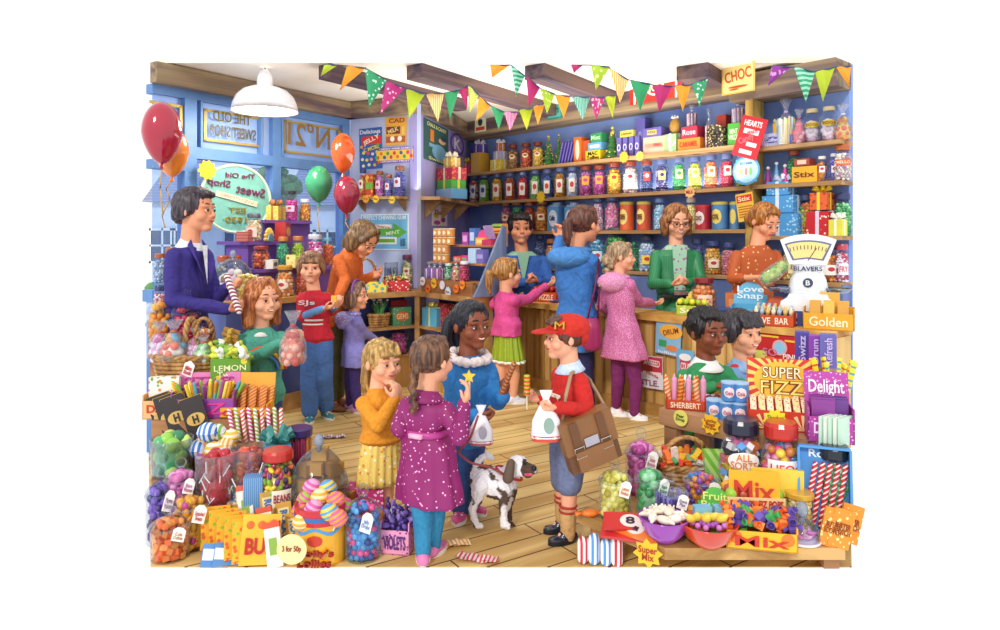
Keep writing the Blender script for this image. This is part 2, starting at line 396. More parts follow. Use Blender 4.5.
# ---------------------------------------------------------------- window wall
FRB = P('5c86c0', .5); FRD = P('3d62a0', .5); FRG = P('b59a4c', .4, .3)
def wq(mb, x0, x1, z0, z1, dep, off=0, mi=0):          # a bar on the window wall between two pixel columns
    a = WWALL.at(x0, off=off); b = WWALL.at(x1, off=off); L = (b-a).to_2d().length
    mb.box(L/2, dep/2, z0, L, dep, z1-z0, T(a.x, a.y, 0) @ R(WWALL.rz), mi)
def wz(px, py): return WWALL.at(px, py).z
sw_ = MB(); wq(sw_, 152.5, 350, 0, .95, .1); struct('wall_window', sw_, WPALE)
fr = MB()
wq(fr, 152.5, 350, 2.72, 2.8, .1)
for x0, x1 in ((185, 197), (273, 281), (343, 350)): wq(fr, x0, x1, .95, 2.72, .12, .02)
wq(fr, 152.5, 350, .95, 1.05, .16, .04)
wq(fr, 197, 273, 2.2, 2.3, .1, .02); wq(fr, 281, 343, 2.2, 2.3, .1, .02); wq(fr, 152.5, 185, 2.08, 2.16, .1, .02)
for x0, x1 in ((204, 207), (264, 267), (285, 287)): wq(fr, x0-3, x0-1, 2.3, 2.72, .06, .03)
struct('window_frame', fr, FRB)
PANE = glass('cfe2ff', .28, .35, .97)
for i, (x0, x1, z0, z1) in enumerate([(152.5, 185, 2.16, 2.72), (197, 273, 2.3, 2.72), (281, 343, 2.3, 2.72)]):
    m = MB(); wq(m, x0, x1, z0, z1, .008, -.04); struct('window_%d' % (i+1), m, glass('b9d4fb', .55, .3, .97))
for i, (x0, x1, z0, z1) in enumerate([(152.5, 185, 1.05, 2.08), (197, 273, 1.05, 2.2), (281, 343, 1.05, 2.2)]):
    m = MB(); wq(m, x0, x1, z0, z1, .008, -.04); struct('window_%d' % (i+4), m, glass('dcebff', .1, .3, .99))
# painted fanlight signs, read from behind
def mirror_text(body, x0, x1, y0, y1, mat, parent, plane=WWALL, off=.02, ext=.004, bold=.0):
    a = plane.at(x0, (y0+y1)/2, off=off); b = plane.at(x1, (y0+y1)/2, off=off); c = (a+b)/2
    wd = (a-b).to_2d().length; Y = c.y; ht = (y1-y0)*Y/F
    mid = plane.at((x0+x1)/2, (y0+y1)/2, off=off)
    M = T(c.x, c.y, mid.z) @ R(plane.rz) @ S(-1, 1, 1)
    return fit_text(body, wd, ht, mat, parent, M, ext, max(bold, .012))
def gold_border(x0, x1, z0, z1, t=.022, off=.0):
    m = MB(); dx = (x1-x0)*.045
    wq(m, x0, x1, z0, z0+t, .012, off); wq(m, x0, x1, z1-t, z1, .012, off); wq(m, x0, x0+dx, z0, z1, .012, off); wq(m, x1-dx, x1, z0, z1, .012, off); return m
def sgn(lbl, x0, x1, z0, z1):
    t = thing('window_sign', WWALL.at((x0+x1)/2, z=z0), WWALL.rz, lbl, 'sign')
    m = gold_border(x0, x1, z0, z1); M = t.matrix_basis.inverted()
    o = link('border', m, FRG, t); o.matrix_basis = M; return t, M
def relink(o, t, M):
    o.parent = t; o.matrix_basis = M @ o.matrix_basis
t, M = sgn('gold bordered fanlight sign lettered with the old sweet shop in reverse', 204, 264, 2.37, 2.66)
relink(mirror_text('THE OLD', 213, 251, 113, 123, P('5e5522', .5), None), t, M)
relink(mirror_text('SWEET SHOP', 210, 256, 127, 138, P('5e5522', .5), None), t, M)
t, M = sgn('gold bordered fanlight sign lettered with the house number in reverse', 284, 341, 2.35, 2.68)
relink(mirror_text('N°21', 288, 330, 124, 147, P('8a6a30', .5), None, bold=.01), t, M)
m = MB(); wq(m, 150, 182, 2.63, 2.655, .012, 0); wq(m, 180, 183, 2.2, 2.655, .012, 0); tag(link('door_pane_border', m, FRG), 'gold edging bars on the pane beside the red balloon', 'edging')
# oval hanging sign
c = WWALL.at(236, 199, off=.06); t = thing('oval_sign', c, WWALL.rz, 'pale green oval welcome sign hanging in the shop window, lettering seen reversed', 'sign')
rx, rz_ = 36*c.y/F*1.1, 33.5*c.y/F
m = MB(); m.lathe([(1, -.012), (1, .012)], 48, R(PI/2, 'X') @ S(1, 1, 1)); link('board', m, P('7fc4b8', .5), t, M=S(rx, 1, rz_))
m = MB(); m.tube([(rx*math.cos(a*PI/24), -.013, rz_*math.sin(a*PI/24)) for a in range(48)], .014, 6, closed=True); link('rim', m, P('d8ecd4', .5), t)
TXM = P('7d2f5c', .5); TXG = P('a08b2c', .5)
def mt(body, x, z, wd, ht, mat, rot=0): return fit_text(body, wd, ht, mat, t, T(x, -.02, z) @ R(rot, 'Y') @ S(-1, 1, 1), .006, .01)
mt('The Old', .1*rx, .7*rz_, rx*.85, .15*rz_, TXM); mt('Sweet', .4*rx, .26*rz_, rx*.85, .27*rz_, TXM, .12); mt('Shop', -.5*rx, .42*rz_, rx*.62, .27*rz_, TXM, .08)
m = MB(); m.box(0, -.018, -.025, rx*1.2, .01, .05, R(.2, 'Y')); link('ribbon', m, P('f0e2c4', .6), t)
mt('WELCOME', 0, 0, rx*1.0, .03, P('b0403c', .5), .2); mt('EST', 0, -.34*rz_, rx*.5, .16*rz_, TXG); mt('·1930·', 0, -.62*rz_, rx*.8, .17*rz_, TXG)
# yellow star card on the glass
def star(n=10, r0=.75): return [((1 if k % 2 == 0 else r0)*math.cos(PI*k/n+.1), (1 if k % 2 == 0 else r0)*math.sin(PI*k/n+.1)) for k in range(2*n)]
def star_tag(plane, px, py, rpx, col, label, text=None, off=.02, tcol='a33a1c', n=10, r0=.76, tilt=0, group=None, rnd=False, name='star_price_card', tilt_x=0, c=None):
    if c is None: c = plane.at(px, py, off=off)
    t = thing(name, c, 0, label, 'price card', group); t.rotation_euler = (tilt_x, 0, plane.rz)
    r = rpx*c.y/F
    m = MB(); p = star(n, r0) if not rnd else [(math.cos(k*PI/12), math.sin(k*PI/12)) for k in range(24)]
    m.prism([(a*r, b*r) for a, b in p], 0, .006, R(PI/2, 'X')); link('card', m, P(col, .6), t)
    if text: fit_text(text, r*1.25, r*(.95 if '\n' in text else .5), P(tcol, .6), t, T(0, -.008, 0) @ R(tilt, 'Y'), .003, .012)
    return t
star_tag(WWALL, 207, 170, 10.5, 'f3cf2a', 'plain yellow star card stuck on the window beside the oval sign', off=.1)
# ---------------------------------------------------------------- the street beyond the glass
def blob(mb, c, r, n=60, s=.35, seed=1):
    q = random.Random(seed)
    for i in range(n):
        a = q.uniform(0, 2*PI); b = math.acos(q.uniform(-.7, 1)); d = q.uniform(.6, 1)
        mb.ell((c[0]+r[0]*d*math.sin(b)*math.cos(a), c[1]+r[1]*d*math.sin(b)*math.sin(a), c[2]+r[2]*d*math.cos(b)), (s*q.uniform(.5, 1), s*q.uniform(.5, 1), s*q.uniform(.4, .8)), seg=7, rings=5)
st = MB(); st.prism([(-4.2, 8.4), (-2.0, 8.4), (-2.0, 13), (-6.2, 13)], -.08, -.02); struct('street', st, P('a8a6a4', .9))
def house(x0, x1, Y, h, label, roofh, off=0):
    a = W(x0, 237, Y); b = W(x1, 237, Y); wd = b.x-a.x
    t = thing('cottage', ((a.x+b.x)/2, Y+.6, 0), 0, label, 'house')
    m = MB(); m.box(0, 0, 0, wd, 1.2, h); link('wall', m, wallmat('eef0f6', 'd4dae8'), t)
    m = MB(); m.prism([(-wd/2-.1, -.75), (wd/2+.1, -.75), (wd/2-.1, .1), (-wd/2+.1, .1)], 0, 1, None)
    rf = MB(); rf.loft([[(-wd/2-.1, -.75, h), (wd/2+.1, -.75, h), (wd/2+.1, .75, h), (-wd/2-.1, .75, h)], [(-wd/2+.15, -.03, h+roofh), (wd/2-.15, -.03, h+roofh), (wd/2-.15, .03, h+roofh), (-wd/2+.15, .03, h+roofh)]])
    link('roof', rf, stripes('8088a8', '9aa2be', 6, 'Z'), t)
    for i in range(2):
        wx = -wd*.24+i*wd*.48
        m = MB(); m.box(wx, -.61, h*.5, .42, .04, .6); wn = link('window', m, P('4c5c78', .2), t)
        m = MB()
        m.box(wx, -.635, h*.5, .46, .02, .04); m.box(wx, -.635, h*.5+.56, .46, .02, .04)
        for dx in (-.21, 0, .21): m.box(wx+dx, -.635, h*.5, .03, .02, .6)
        m.box(wx, -.635, h*.5+.29, .44, .02, .03); link('glazing_bars', m, P('f4f4f4', .5), wn)
    return t
house(152, 196, 12.0, 2.1, 'white cottage with a slate roof seen behind the red and orange balloons', .9)
house(226, 262, 13.6, 2.1, 'white cottage with a slate roof seen behind the oval window sign', .8)
house(288, 342, 12.2, 2.05, 'white cottage with a slate roof seen behind the green balloon', .9)
tm = MB(); c = W(278, 190, 10.6); blob(tm, (c.x, c.y, 1.8), (.35, .3, .9), 90, .14, 3); link_t = thing('street_tree', (c.x, c.y, 0), 0, 'leafy green tree on the street between the white cottages', 'tree')
o = link('crown', tm, P('4f8a4a', .8), link_t, M=T(-c.x, -c.y, 0)); o['kind'] = 'stuff'
m = MB(); m.tube([(0, 0, -.03), (.03, 0, .6), (0, 0, 1.5)], [.08, .06, .04]); link('trunk', m, P('6a5040', .9), link_t)
tm = MB(); c = W(166, 200, 9.2); blob(tm, (c.x, c.y, .44), (.13, .3, .75), 60, .13, 5); o = tag(link('street_bush', tm, P('5a9455', .8)), 'round green bush on the street behind the leftmost window pane', 'bush')
# ---------------------------------------------------------------- back shelves
def board(name, pts, z, th, mat, label, cat='shelf', group=None):
    m = MB(); m.prism([(p[0], p[1]) for p in pts], z-th, z); return tag(link(name, m, mat), label, cat, group)
def run(px0, px1, n0, n1): 
    q = []
    for px in (px0, px1): v = back(n0).at(px); q.append(Vector((v.x, v.y)))
    v = back(n1).at(px1); e = Vector((v.x, v.y)); q[1] = e-NB*(n1-n0) if px1 > 800 else q[1]
    return [q[0], q[1], q[1]+NB*(n1-n0), q[0]+NB*(n1-n0)]
SB = 6.045
SZ = {'S1': 2.335, 'S2': 1.955, 'S3': 1.57, 'S4': 1.15, 'R1': 2.29, 'R2': 1.96, 'R3': 1.51, 'R4': 1.13}
un = thing('shelving_unit', BWALL.at(600, z=0), 0, 'long wooden wall shelving packed with sweet jars behind the counter', 'shelving')
def shelfpart(key, px0, px1, n0=5.8, extra=None):
    pts = run(px0, px1, n0, SB)
    if extra: pts = [pts[0]] + pts[1:3] + extra
    m = MB(); m.prism([(p.x, p.y) for p in pts], SZ[key]-.035, SZ[key]); link('shelf', m, SHELFW, un, M=T(*(-un.location)))
J = lambda t, off: PC+e3*t+JWALL.n*off
shelfpart('S1', 462, 746); shelfpart('S2', 460, 746); shelfpart('S3', 508, 746); shelfpart('S4', 508, 746)
for k in ('R1', 'R2', 'R3', 'R4'): shelfpart(k, 750, 853)
v = back(5.8).at(749); m = MB(); m.box(0, .1, 0, .07, .2, 2.72, T(v.x, v.y, 0) @ R(BWALL.rz)); link('upright', m, wood('d8b15a', '8a6a30', 6, (1, 1, .1)), un, M=T(*(-un.location)))
m = MB(); m.prism([(q.x, q.y) for q in run(508, 852, 5.82, 6.0)], 0, 1.11); link('base_cupboard', m, wood('6c7fb4', '4c5f94', 4, (1, 1, .2)), un, M=T(*(-un.location)))
jt = thing('corner_shelf', (J(.1, 0).x, J(.1, 0).y, 1.9), 0, 'short wooden corner shelf on triangular brackets holding gift boxes', 'shelf')
def jshelf(z, t0, t1, w=.24, parent=jt):
    a, b, c_, d = J(t0, .005), J(t1, .005), J(t1, w), J(t0, w); m = MB(); m.prism([(p.x, p.y) for p in (a, b, c_, d)], z-.035, z)
    return link('board', m, SHELFW, parent, M=T(*(-parent.location)))
jshelf(1.93, .06, 1.9)
for tt in (.25, .85, 1.45):
    a = J(tt, .005); m = MB(); m.prism([(0, 0), (.2, 0), (0, -.2)], -.012, .012, T(a.x, a.y, 1.895) @ Matrix(((JWALL.n.x, 0, -JWALL.n.y, 0), (JWALL.n.y, 0, JWALL.n.x, 0), (0, 1, 0, 0), (0, 0, 0, 1)))); link('bracket', m, SHELFW, jt, M=T(*(-jt.location)))
# ---------------------------------------------------------------- counter
def rel(o, p): o.matrix_basis = T(*(-p.location)) @ o.matrix_basis; return o
ct = thing('shop_counter', back(4.87).at(640, z=0), 0, 'long pine panelled shop counter across the back of the shop', 'counter')
PINE = wood('e2bd78', 'b98744', 5, (1, 1, .08)); CF = back(4.87)
def crun(px0, px1, n0, n1): return run(px0, px1, n0, n1)
m = MB(); m.prism([(q.x, q.y) for q in run(500, 851, 4.9, 5.18)], 0, .8); rel(link('body', m, PINE, ct), ct)
m = MB(); m.prism([(q.x, q.y) for q in run(497, 852, 4.84, 5.22)], .8, .85); rel(link('worktop', m, wood('e6b866', 'c08a3c', 5, (.2, 1, 1)), ct), ct)
m = MB(); m.prism([(q.x, q.y) for q in run(499, 849, 4.87, 4.9)], 0, .1); rel(link('plinth', m, wood('d2a25c', 'a8783a', 5, (.2, 1, 1)), ct), ct)
m = MB(); px = 503
a = CF.at(503); b = CF.at(826); L = (b-a).to_2d().length; n = int(L/.11)
for i in range(n+1):
    m.box(i*L/n, -.012+.03, .1, .016 if i % 5 else .06, .012 if i % 5 else .03, .7, T(a.x, a.y, 0) @ R(CF.rz))
rel(link('panel_battens', m, wood('c99c58', '94682f', 5, (1, 1, .08)), ct), ct)
CT = .85
# ---------------------------------------------------------------- low corner cabinet with open shelves
A0, C0, E0 = Vector((-1.5, 6.56)), Vector((-.836, 7.05)), Vector((-.27, 6.31))
u1 = (C0-A0).normalized(); n1 = Vector((-u1.y, u1.x)); u2 = (E0-C0).normalized(); n2 = Vector((-u2.y, u2.x))
if n2.dot(NB) < 0: n2 = -n2
lc = thing('corner_cabinet', (C0.x, C0.y, 0), 0, 'low wooden corner cabinet with blue lined open shelves under the gum poster', 'cabinet')
A1 = Vector((-1.5, 7.6)); C1 = Vector((-.93, 7.32)); 
def cab(z0, z1, mat, name, inset=0.0):
    m = MB(); i1 = -n1*0+n1*inset; i2 = n2*inset
    m.prism([(p.x, p.y) for p in (A0+n1*inset, C0+(n1+n2)*inset*.5, C1, A1)], z0, z1)
    m.prism([(p.x, p.y) for p in (C0+(n1+n2)*inset*.5, E0+n2*inset, E0+n2*.3, Vector((-.68, 7.62)), C0+(C1-C0)*1.0)], z0, z1)
    return rel(link(name, m, mat, lc), lc)
LW = wood('cfa266', '9a6c3a', 5, (.2, 1, 1))
cab(.905, .955, LW, 'top'); cab(.585, .61, LW, 'shelf', .02); cab(.30, .325, LW, 'shelf', .02); cab(0, .3, wood('d3a766', 'a5763c', 5, (1, 1, .1)), 'plinth', .03)
m = MB()
for a, b in ((A0, C0), (C0, E0)):
    d = (b-a).normalized(); nn = Vector((-d.y, d.x)); 
    if nn.y < 0: nn = -nn
    m.prism([(p.x, p.y) for p in (a+nn*.26, b+nn*.26, b+nn*.28, a+nn*.28)], .3, .91)
rel(link('back_panel', m, P('3c4c94', .7), lc), lc)
for p, nn in ((A0+u1*.03, n1), (C0, (n1+n2).normalized()), (E0-u2*.03, n2)):
    m = MB(); m.prism([((p+nn*a+Vector((nn.y, -nn.x))*b).x, (p+nn*a+Vector((nn.y, -nn.x))*b).y) for a, b in ((0, -.025), (0, .025), (.27, .025), (.27, -.025))], .3, .91); rel(link('upright', m, LW, lc), lc)

# stepped display unit standing on it
C2 = C0+u2*.04+n2*.02
sd = thing('stepped_display', (C2.x, C2.y, .955), 0, 'stepped wooden sweet display with slanting blue side on the corner cabinet', 'display stand')
Lw = .9
def sdm(): return T(C2.x, C2.y, 0) @ R(math.atan2(u2.y, u2.x))
m = MB()
m.box(Lw/2, .02, .956, Lw, .04, .13)
for k in range(3): m.box(Lw/2, .11+k*.1, 1.085+k*.17-.02, Lw, .2, .02)
o = link('steps', m, wood('c8905a', '8c5a34', 5, (.2, 1, 1)), sd); o.matrix_basis = T(*(-sd.location)) @ sdm()
m = MB(); m.prism([(0, .956), (.08, 1.09), (.33, 1.6), (.37, 1.6), (.37, .956)], 0, .025, T(0, 0, 0) @ Matrix(((0, 0, 1, Lw), (1, 0, 0, -.0), (0, 1, 0, 0), (0, 0, 0, 1))))
o = link('side_panel', m, wood('7f93b8', '5d7098', 4, (1, 1, .2)), sd); o.matrix_basis = T(*(-sd.location)) @ sdm()
def SD(s, k, dep=0, dz=0):                            # a place on step k of the unit, s metres from its left end
    p = sdm() @ Vector((s, .07+k*.1+dep, 1.085+k*.17)); return p
SDR = math.atan2(u2.y, u2.x)
# ---------------------------------------------------------------- window-side counter with purple steps
W1 = Pl((-1.82, 6.07), (E.y, -E.x))
wc = thing('window_counter', W1.at(290, z=0), W1.rz, 'wooden display counter with blue front standing under the shop window', 'counter')
def wrun(px0, px1, o0, o1):
    a = W1.at(px0, off=-o0).to_2d(); b = W1.at(px1, off=-o0).to_2d(); n = -W1.n
    return [(p.x, p.y) for p in (a, b, b+n*(o1-o0), a+n*(o1-o0))]
Mi = wc.matrix_basis.inverted() if False else (T(*wc.location) @ R(W1.rz)).inverted()
m = MB(); m.prism(wrun(226, 334, .03, .85), 0, .93); link('body', m, wood('5868a8', '3c4c88', 3, (1, 1, .2)), wc, M=Mi)
m = MB(); m.prism(wrun(222, 334, 0, .9), .93, .98); link('worktop', m, wood('d6a45c', 'a87838', 5, (.2, 1, 1)), wc, M=Mi)
m = MB(); m.prism(wrun(237, 338, 0.0, .03), 0, .14); link('plinth', m, LW, wc, M=Mi)
ws = thing('stepped_riser', W1.at(290, z=.98), W1.rz, 'purple stepped riser for sweet jars in front of the shop window', 'display stand')
Ws = (T(*ws.location) @ R(W1.rz)).inverted()
PUR = P('7a52a8', .6); WST = {1: (1.22, .22, 256, 334), 2: (1.46, .42, 246, 296), 3: (1.66, .58, 263, 312)}
for k, (z, o, x0, x1) in WST.items():
    m = MB(); m.prism(wrun(x0, x1, o, .86), z-.03, z); m.prism(wrun(x0+2, x1-2, o+.05, .8), .981, z-.03); link('step', m, PUR, ws, M=Ws)
# ---------------------------------------------------------------- people
def headprims(mb, M, s):
    def e(c, r): mb.ell((c[0]*s, c[1]*s, c[2]*s), (r[0]*s, r[1]*s, r[2]*s), M=M, seg=16, rings=10)
    e((0, .06, .13), (.355, .43, .37)); e((0, -.05, -.16), (.285, .32, .31)); e((0, -.25, -.375), (.13, .12, .1)); e((0, -.3, -.2), (.17, .1, .14))
    for x in (-1, 1):
        e((.17*x, -.22, -.12), (.15, .14, .13)); e((.37*x, .05, -.03), (.045, .075, .11)); e((.14*x, -.32, .1), (.12, .06, .04))
    mb.cap(Vector((0, -.36, .04))*s, Vector((0, -.435, -.1))*s, .03*s, .052*s, M=M); e((0, -.35, -.235), (.1, .05, .045)); e((0, -.42, -.115), (.075, .045, .035))
def hair_mb(style, s, M):
    mb = MB()
    def e(c, r): mb.ell((c[0]*s, c[1]*s, c[2]*s), (r[0]*s, r[1]*s, r[2]*s), M=M, seg=16, rings=10)
    def cp(a, b, r0, r1): mb.cap(Vector(a)*s, Vector(b)*s, r0*s, r1*s, M=M)
    e((0, .11, .16), (.41, .45, .41))
    if style in ('boy', 'mop', 'man', 'afro'):
        e((0, -.16, .4), (.27, .2, .11))
        for x in (-1, 1): e((.33*x, -.02, .12), (.07, .14, .2))
    if style == 'mop':
        for i in range(7): cp((-.24+.08*i, -.2, .42), (-.29+.09*i, -.37, .19+.02*(i % 2)), .08, .045)
        for x in (-1, 1): e((.37*x, .02, .02), (.075, .2, .24))
    if style == 'boy':
        for i in range(6): cp((-.2+.08*i, -.16, .46), (-.26+.09*i, -.33, .33), .08, .05)
    if style == 'man':
        for i in range(6): cp((-.22+.09*i, -.1, .48), (-.2+.08*i, -.31, .37), .09, .06)
        e((0, .4, -.05), (.27, .16, .26))
        for x in (-1, 1): e((.36*x, .16, .0), (.08, .2, .2))
    if style == 'afro':
        q = random.Random(4)
        for i in range(120):
            a = q.uniform(0, 2*PI); b = math.acos(q.uniform(-.15, 1)); x, y, z = math.sin(b)*math.cos(a), math.sin(b)*math.sin(a), math.cos(b)
            if y < -.5 and z < .45: continue
            e((x*.4, .1+y*.44, .17+z*.39), (.07, .07, .07))
    if style in ('bob', 'long'):
        d = -.3 if style == 'bob' else -.55
        for x in (-1, 1):
            e((.35*x, .06, -.08), (.12, .25, .36)); cp((.34*x, .0, .1), (.36*x, .0, d), .13, .12)
            cp((.1*x, -.2, .45), (.33*x, -.2, .12), .1, .08); cp((.3*x, .22, 0), (.26*x, .25, d-.05), .17, .14)
        cp((0, .3, 0), (0, .3, d-.03), .24, .2)
    if style in ('pony', 'plait', 'bun', 'fringe_pony'):
        for x in (-1, 1): cp((.08*x, -.22, .44), (.32*x, -.08, .22), .09, .07)
        e((0, -.14, .42), (.22, .2, .1))
        if style == 'fringe_pony':
            for i in range(6): cp((-.2+.08*i, -.2, .42), (-.24+.095*i, -.345, .22), .07, .045)
    if style in ('pony', 'fringe_pony'):
        cp((0, .5, .12), (0, .66, .02), .09, .15); cp((0, .66, .02), (0, .68, -.35), .15, .12); cp((0, .68, -.35), (0, .62, -.68), .12, .03)
    if style == 'bun': e((0, .52, -.12), (.22, .2, .24)); e((0, .35, -.1), (.3, .2, .25))
    if style == 'plait':
        for k in range(9): e((.035*(-1)**k, .5+.02*k-.03*max(0, k-4), -.02-.115*k), (.1-.004*k, .085, .085))
        e((0, .45, .1), (.16, .14, .2))
    return mb
def hand_prims(mb, w, d, up, L, curl=.6, side=1, spread=.22):
    # w wrist, d direction of the hand, up palm normal (fingers curl towards it), L hand length
    d = d.normalized(); up = (up-d*up.dot(d)).normalized(); a = d.cross(up)*side
    M = Matrix(((a.x, d.x, up.x, w.x), (a.y, d.y, up.y, w.y), (a.z, d.z, up.z, w.z), (0, 0, 0, 1)))
    mb.ell((0, .27*L, 0), (.215*L, .3*L, .11*L), M=M)
    for i, (x, ln) in enumerate(((-.155, .38), (-.055, .46), (.05, .43), (.15, .34))):
        r = .056*L; b = Vector((x, .46+.03*(1-abs(x)*6), 0))*L; c = curl*(1+.12*i)
        p1 = b+Vector((x*spread, math.cos(c*.8), math.sin(c*.8)))*ln*.5*L; p2 = p1+Vector((x*spread*.5, math.cos(c*2.0), math.sin(c*2.0)))*ln*.48*L
        mb.cap(b, p1, r*1.1, r, M=M, seg=8); mb.cap(p1, p2, r, r*.8, M=M, seg=8)
    b = Vector((-.17, .14, .02))*L; p1 = b+Vector((-.13, .15, .08+.06*curl))*L; p2 = p1+Vector((-.0, .16, .05+.05*curl))*L
    mb.cap(b, p1, .075*L, .062*L, M=M, seg=8); mb.cap(p1, p2, .062*L, .05*L, M=M, seg=8)
def ring(c, a, f, w, d, n=28, amp=0, k=9, ph=0, p=2.3):
    out = []
    for i in range(n):
        t = 2*PI*i/n; ct, s_ = math.cos(t), math.sin(t); g = 1+amp*math.sin(k*t+ph)
        out.append(c+a*(math.copysign(abs(ct)**(2/p), ct)*w*g)+f*(math.copysign(abs(s_)**(2/p), s_)*d*g))
    return out
def folds(amp, root, sc=9.0):
    def post(co, no):
        h = np.sin(co[:, 2]*sc*3+2.2*np.sin(co[:, 0]*sc*1.7+1)+co[:, 1]*sc)*.5+np.sin(co[:, 0]*sc*4+co[:, 2]*sc*1.3)*.3+np.sin(co[:, 1]*sc*5-co[:, 2]*sc*2)*.25
        return co+no*(h*amp)[:, None]
    return post
def person(label, Y, head, hyaw, neck, hip, byaw, sw, arms, feet, skin, hair, top, bottom=None, shoes=None, pitch=0, roll=0, vox=.0075,
           group=None, hw=None, glasses=False, neckr=None, lipc='c0504a', collar=None, smile=False, hands=(.7, .7), zhip=None, brow='3a2618'):
    s = head[2]*.95*Y/F; u = Y/F
    p = lambda q: W(q[0], q[1], Y+(q[2] if len(q) > 2 else 0))
    hc = p(head if len(head) == 2 else (head[0], head[1], head[3] if len(head) > 3 else 0)); nk = p(neck); hp = p(hip)
    f = Vector((math.sin(math.radians(byaw)), -math.cos(math.radians(byaw)), 0)); a = Vector((math.cos(math.radians(byaw)), math.sin(math.radians(byaw)), 0))
    root = thing('person', (hp.x, Y, 0), 0, label, 'person', group); o0 = Vector(root.location)
    sw *= u; hw = (hw*u if hw else sw*.62); up = (nk-hp).normalized()
    sh = {k: nk+a*(sg*sw*.86)-up*s*.3 for k, sg in (('L', 1), ('R', -1))}
    HM = T(*(hc-o0)) @ R(math.radians(hyaw)) @ R(math.radians(pitch), 'X') @ R(math.radians(roll), 'Y')
    ra = s*.135; body = MB()
    headprims(body, HM, s)
    nr = (neckr or .2)*s
    hb = (HM @ Vector((0, .1*s, -.15*s)))+o0
    body.cap(hb-o0, nk-up*s*.1-o0, nr, nr*1.1)
    body.loft([ring(nk-up*s*.12-o0, a, f, sw*.5, s*.17), ring(nk-up*s*.3-o0, a, f, sw*.9, s*.27), ring((nk+hp)*.5-o0, a, f, sw*.78, s*.28), ring(hp-o0, a, f, hw*.9, s*.26)])
    armpts = {}
    for i, k in enumerate('LR'):
        q = arms.get(k)
        if q is None: q = [None, None]
        el = p(q[0]) if q[0] else sh[k]-Vector((0, 0, s*1.05))+a*(.05*s*(1 if k == 'L' else -1)); wr = p(q[1]) if q[1] else el-Vector((0, 0, s*.9))+f*.1*s
        armpts[k] = (sh[k], el, wr)
        body.cap(sh[k]-o0, el-o0, ra*.88, ra*.7); body.cap(el-o0, wr-o0, ra*.7, ra*.5)
        hd = (wr-el).normalized(); upv = Vector(q[2]) if len(q) > 2 else f*.6+Vector((0, 0, .5))
        if len(q) > 3: hd = Vector(q[3]).normalized()
        hand_prims(body, wr-o0-hd*s*.04, hd, upv, s*.62, hands[i], 1 if k == 'L' else -1)
    legs = {}
    for k, sg in (('L', 1), ('R', -1)):
        q = feet.get(k) if feet else None
        hj = hp+a*(sg*hw*.5)-up*s*.12
        if q is None:
            an = Vector((hj.x, hj.y, .07)); kn = (hj+an)/2+f*.02
        else:
            an = p(q[1]); an.z = max(an.z, .055); kn = p(q[0]) if q[0] else (hj+an)/2+f*.02
        legs[k] = (hj, kn, an)
        cv = .86 if (bottom and not isinstance(bottom, list) and bottom['t'] == 'legs' and bottom.get('len', 1) > .9) else 1
        body.cap(hj-o0, kn-o0, s*.28*cv, s*.2*cv); body.cap(kn-o0, an-o0, s*.2*cv, s*.125*cv)
        fd = Vector(q[2]).normalized() if q and len(q) > 2 else f
        legs[k] += (fd,)
        body.cap(an-o0, an-o0+fd*s*.2-Vector((0, 0, an.z-.035)), s*.1, s*.07)
    link('body', remesh(body, vox, 2, 'body'), skinmat(skin), root)
    # face
    for x in (-1, 1):
        m = MB(); m.ell((.138*x*s, -.345*s, .005*s), (.054*s, .03*s, .032*s), M=HM); ey = link('eye', m, P('f6f2ec', .25), root, smooth=True)
        m = MB(); m.ell((.138*x*s+.004*s, -.372*s, .003*s), (.034*s, .016*s, .032*s), M=HM); link('iris', m, P('3c2a20', .2), ey, smooth=True)
        m = MB(); m.tube([HM @ (Vector((x*t, -.375+.03*(t/.2)**2, .15+.018*math.sin((t-.06)*16)-.12*max(0, t-.13)))*s) for t in (.06, .11, .16, .21)], [.01*s, .014*s, .013*s, .006*s]); link('eyebrow', m, P(brow, .7), root, smooth=True)
        m = MB(); m.tube([HM @ (Vector((x*t, -.385+.02*(abs(t-.138)/.06)**2, .035-.02*(abs(t-.138)/.06)**2))*s) for t in (.08, .11, .138, .17, .2)], .007*s); link('eyelid', m, P(brow, .7), root, smooth=True)
    m = MB(); c_ = .026 if smile else .014
    m.tube([HM @ (Vector((x, -.388+.9*x*x, -.235+c_*(x/.09)**2))*s) for x in (-.1, -.05, 0, .05, .1)], [.01*s, .022*s, .026*s, .022*s, .01*s]); link('lips', m, P(lipc, .4), root, smooth=True)
    if smile:
        m = MB(); m.tube([HM @ (Vector((x, -.408+.9*x*x, -.232+c_*(x/.09)**2))*s) for x in (-.07, -.035, 0, .035, .07)], [.006*s, .012*s, .013*s, .012*s, .006*s]); link('teeth', m, P('fbf8f2', .3), root, smooth=True)
    if glasses:
        m = MB()
        for x in (-1, 1): m.tube([HM @ (Vector((x*.15+.105*math.cos(t*PI/8), -.42, .0+.08*math.sin(t*PI/8)))*s) for t in range(16)], .01*s, 6, closed=True); m.cap(Vector((x*.25, -.42, .01))*s, Vector((x*.38, .02, .02))*s, .01*s, .01*s, M=HM)
        m.cap(Vector((-.05, -.43, .01))*s, Vector((.05, -.43, .01))*s, .01*s, .01*s, M=HM); link('glasses', m, P('4a3030', .3, .3), root, smooth=True)
    if hair:
        st, c1, c2 = hair
        def hp_(co, no):
            h = np.sin(co[:, 0]*260/s*.2+3*np.sin(co[:, 2]*9/s*.3))*np.cos(co[:, 1]*200/s*.2); return co+no*(h*.012*s)[:, None]
        link('hair', remesh(hair_mb(st, s, HM), .022*s if st in ('afro',) else .028*s, 1, 'hair', hp_), hairmat(c1, c2), root)
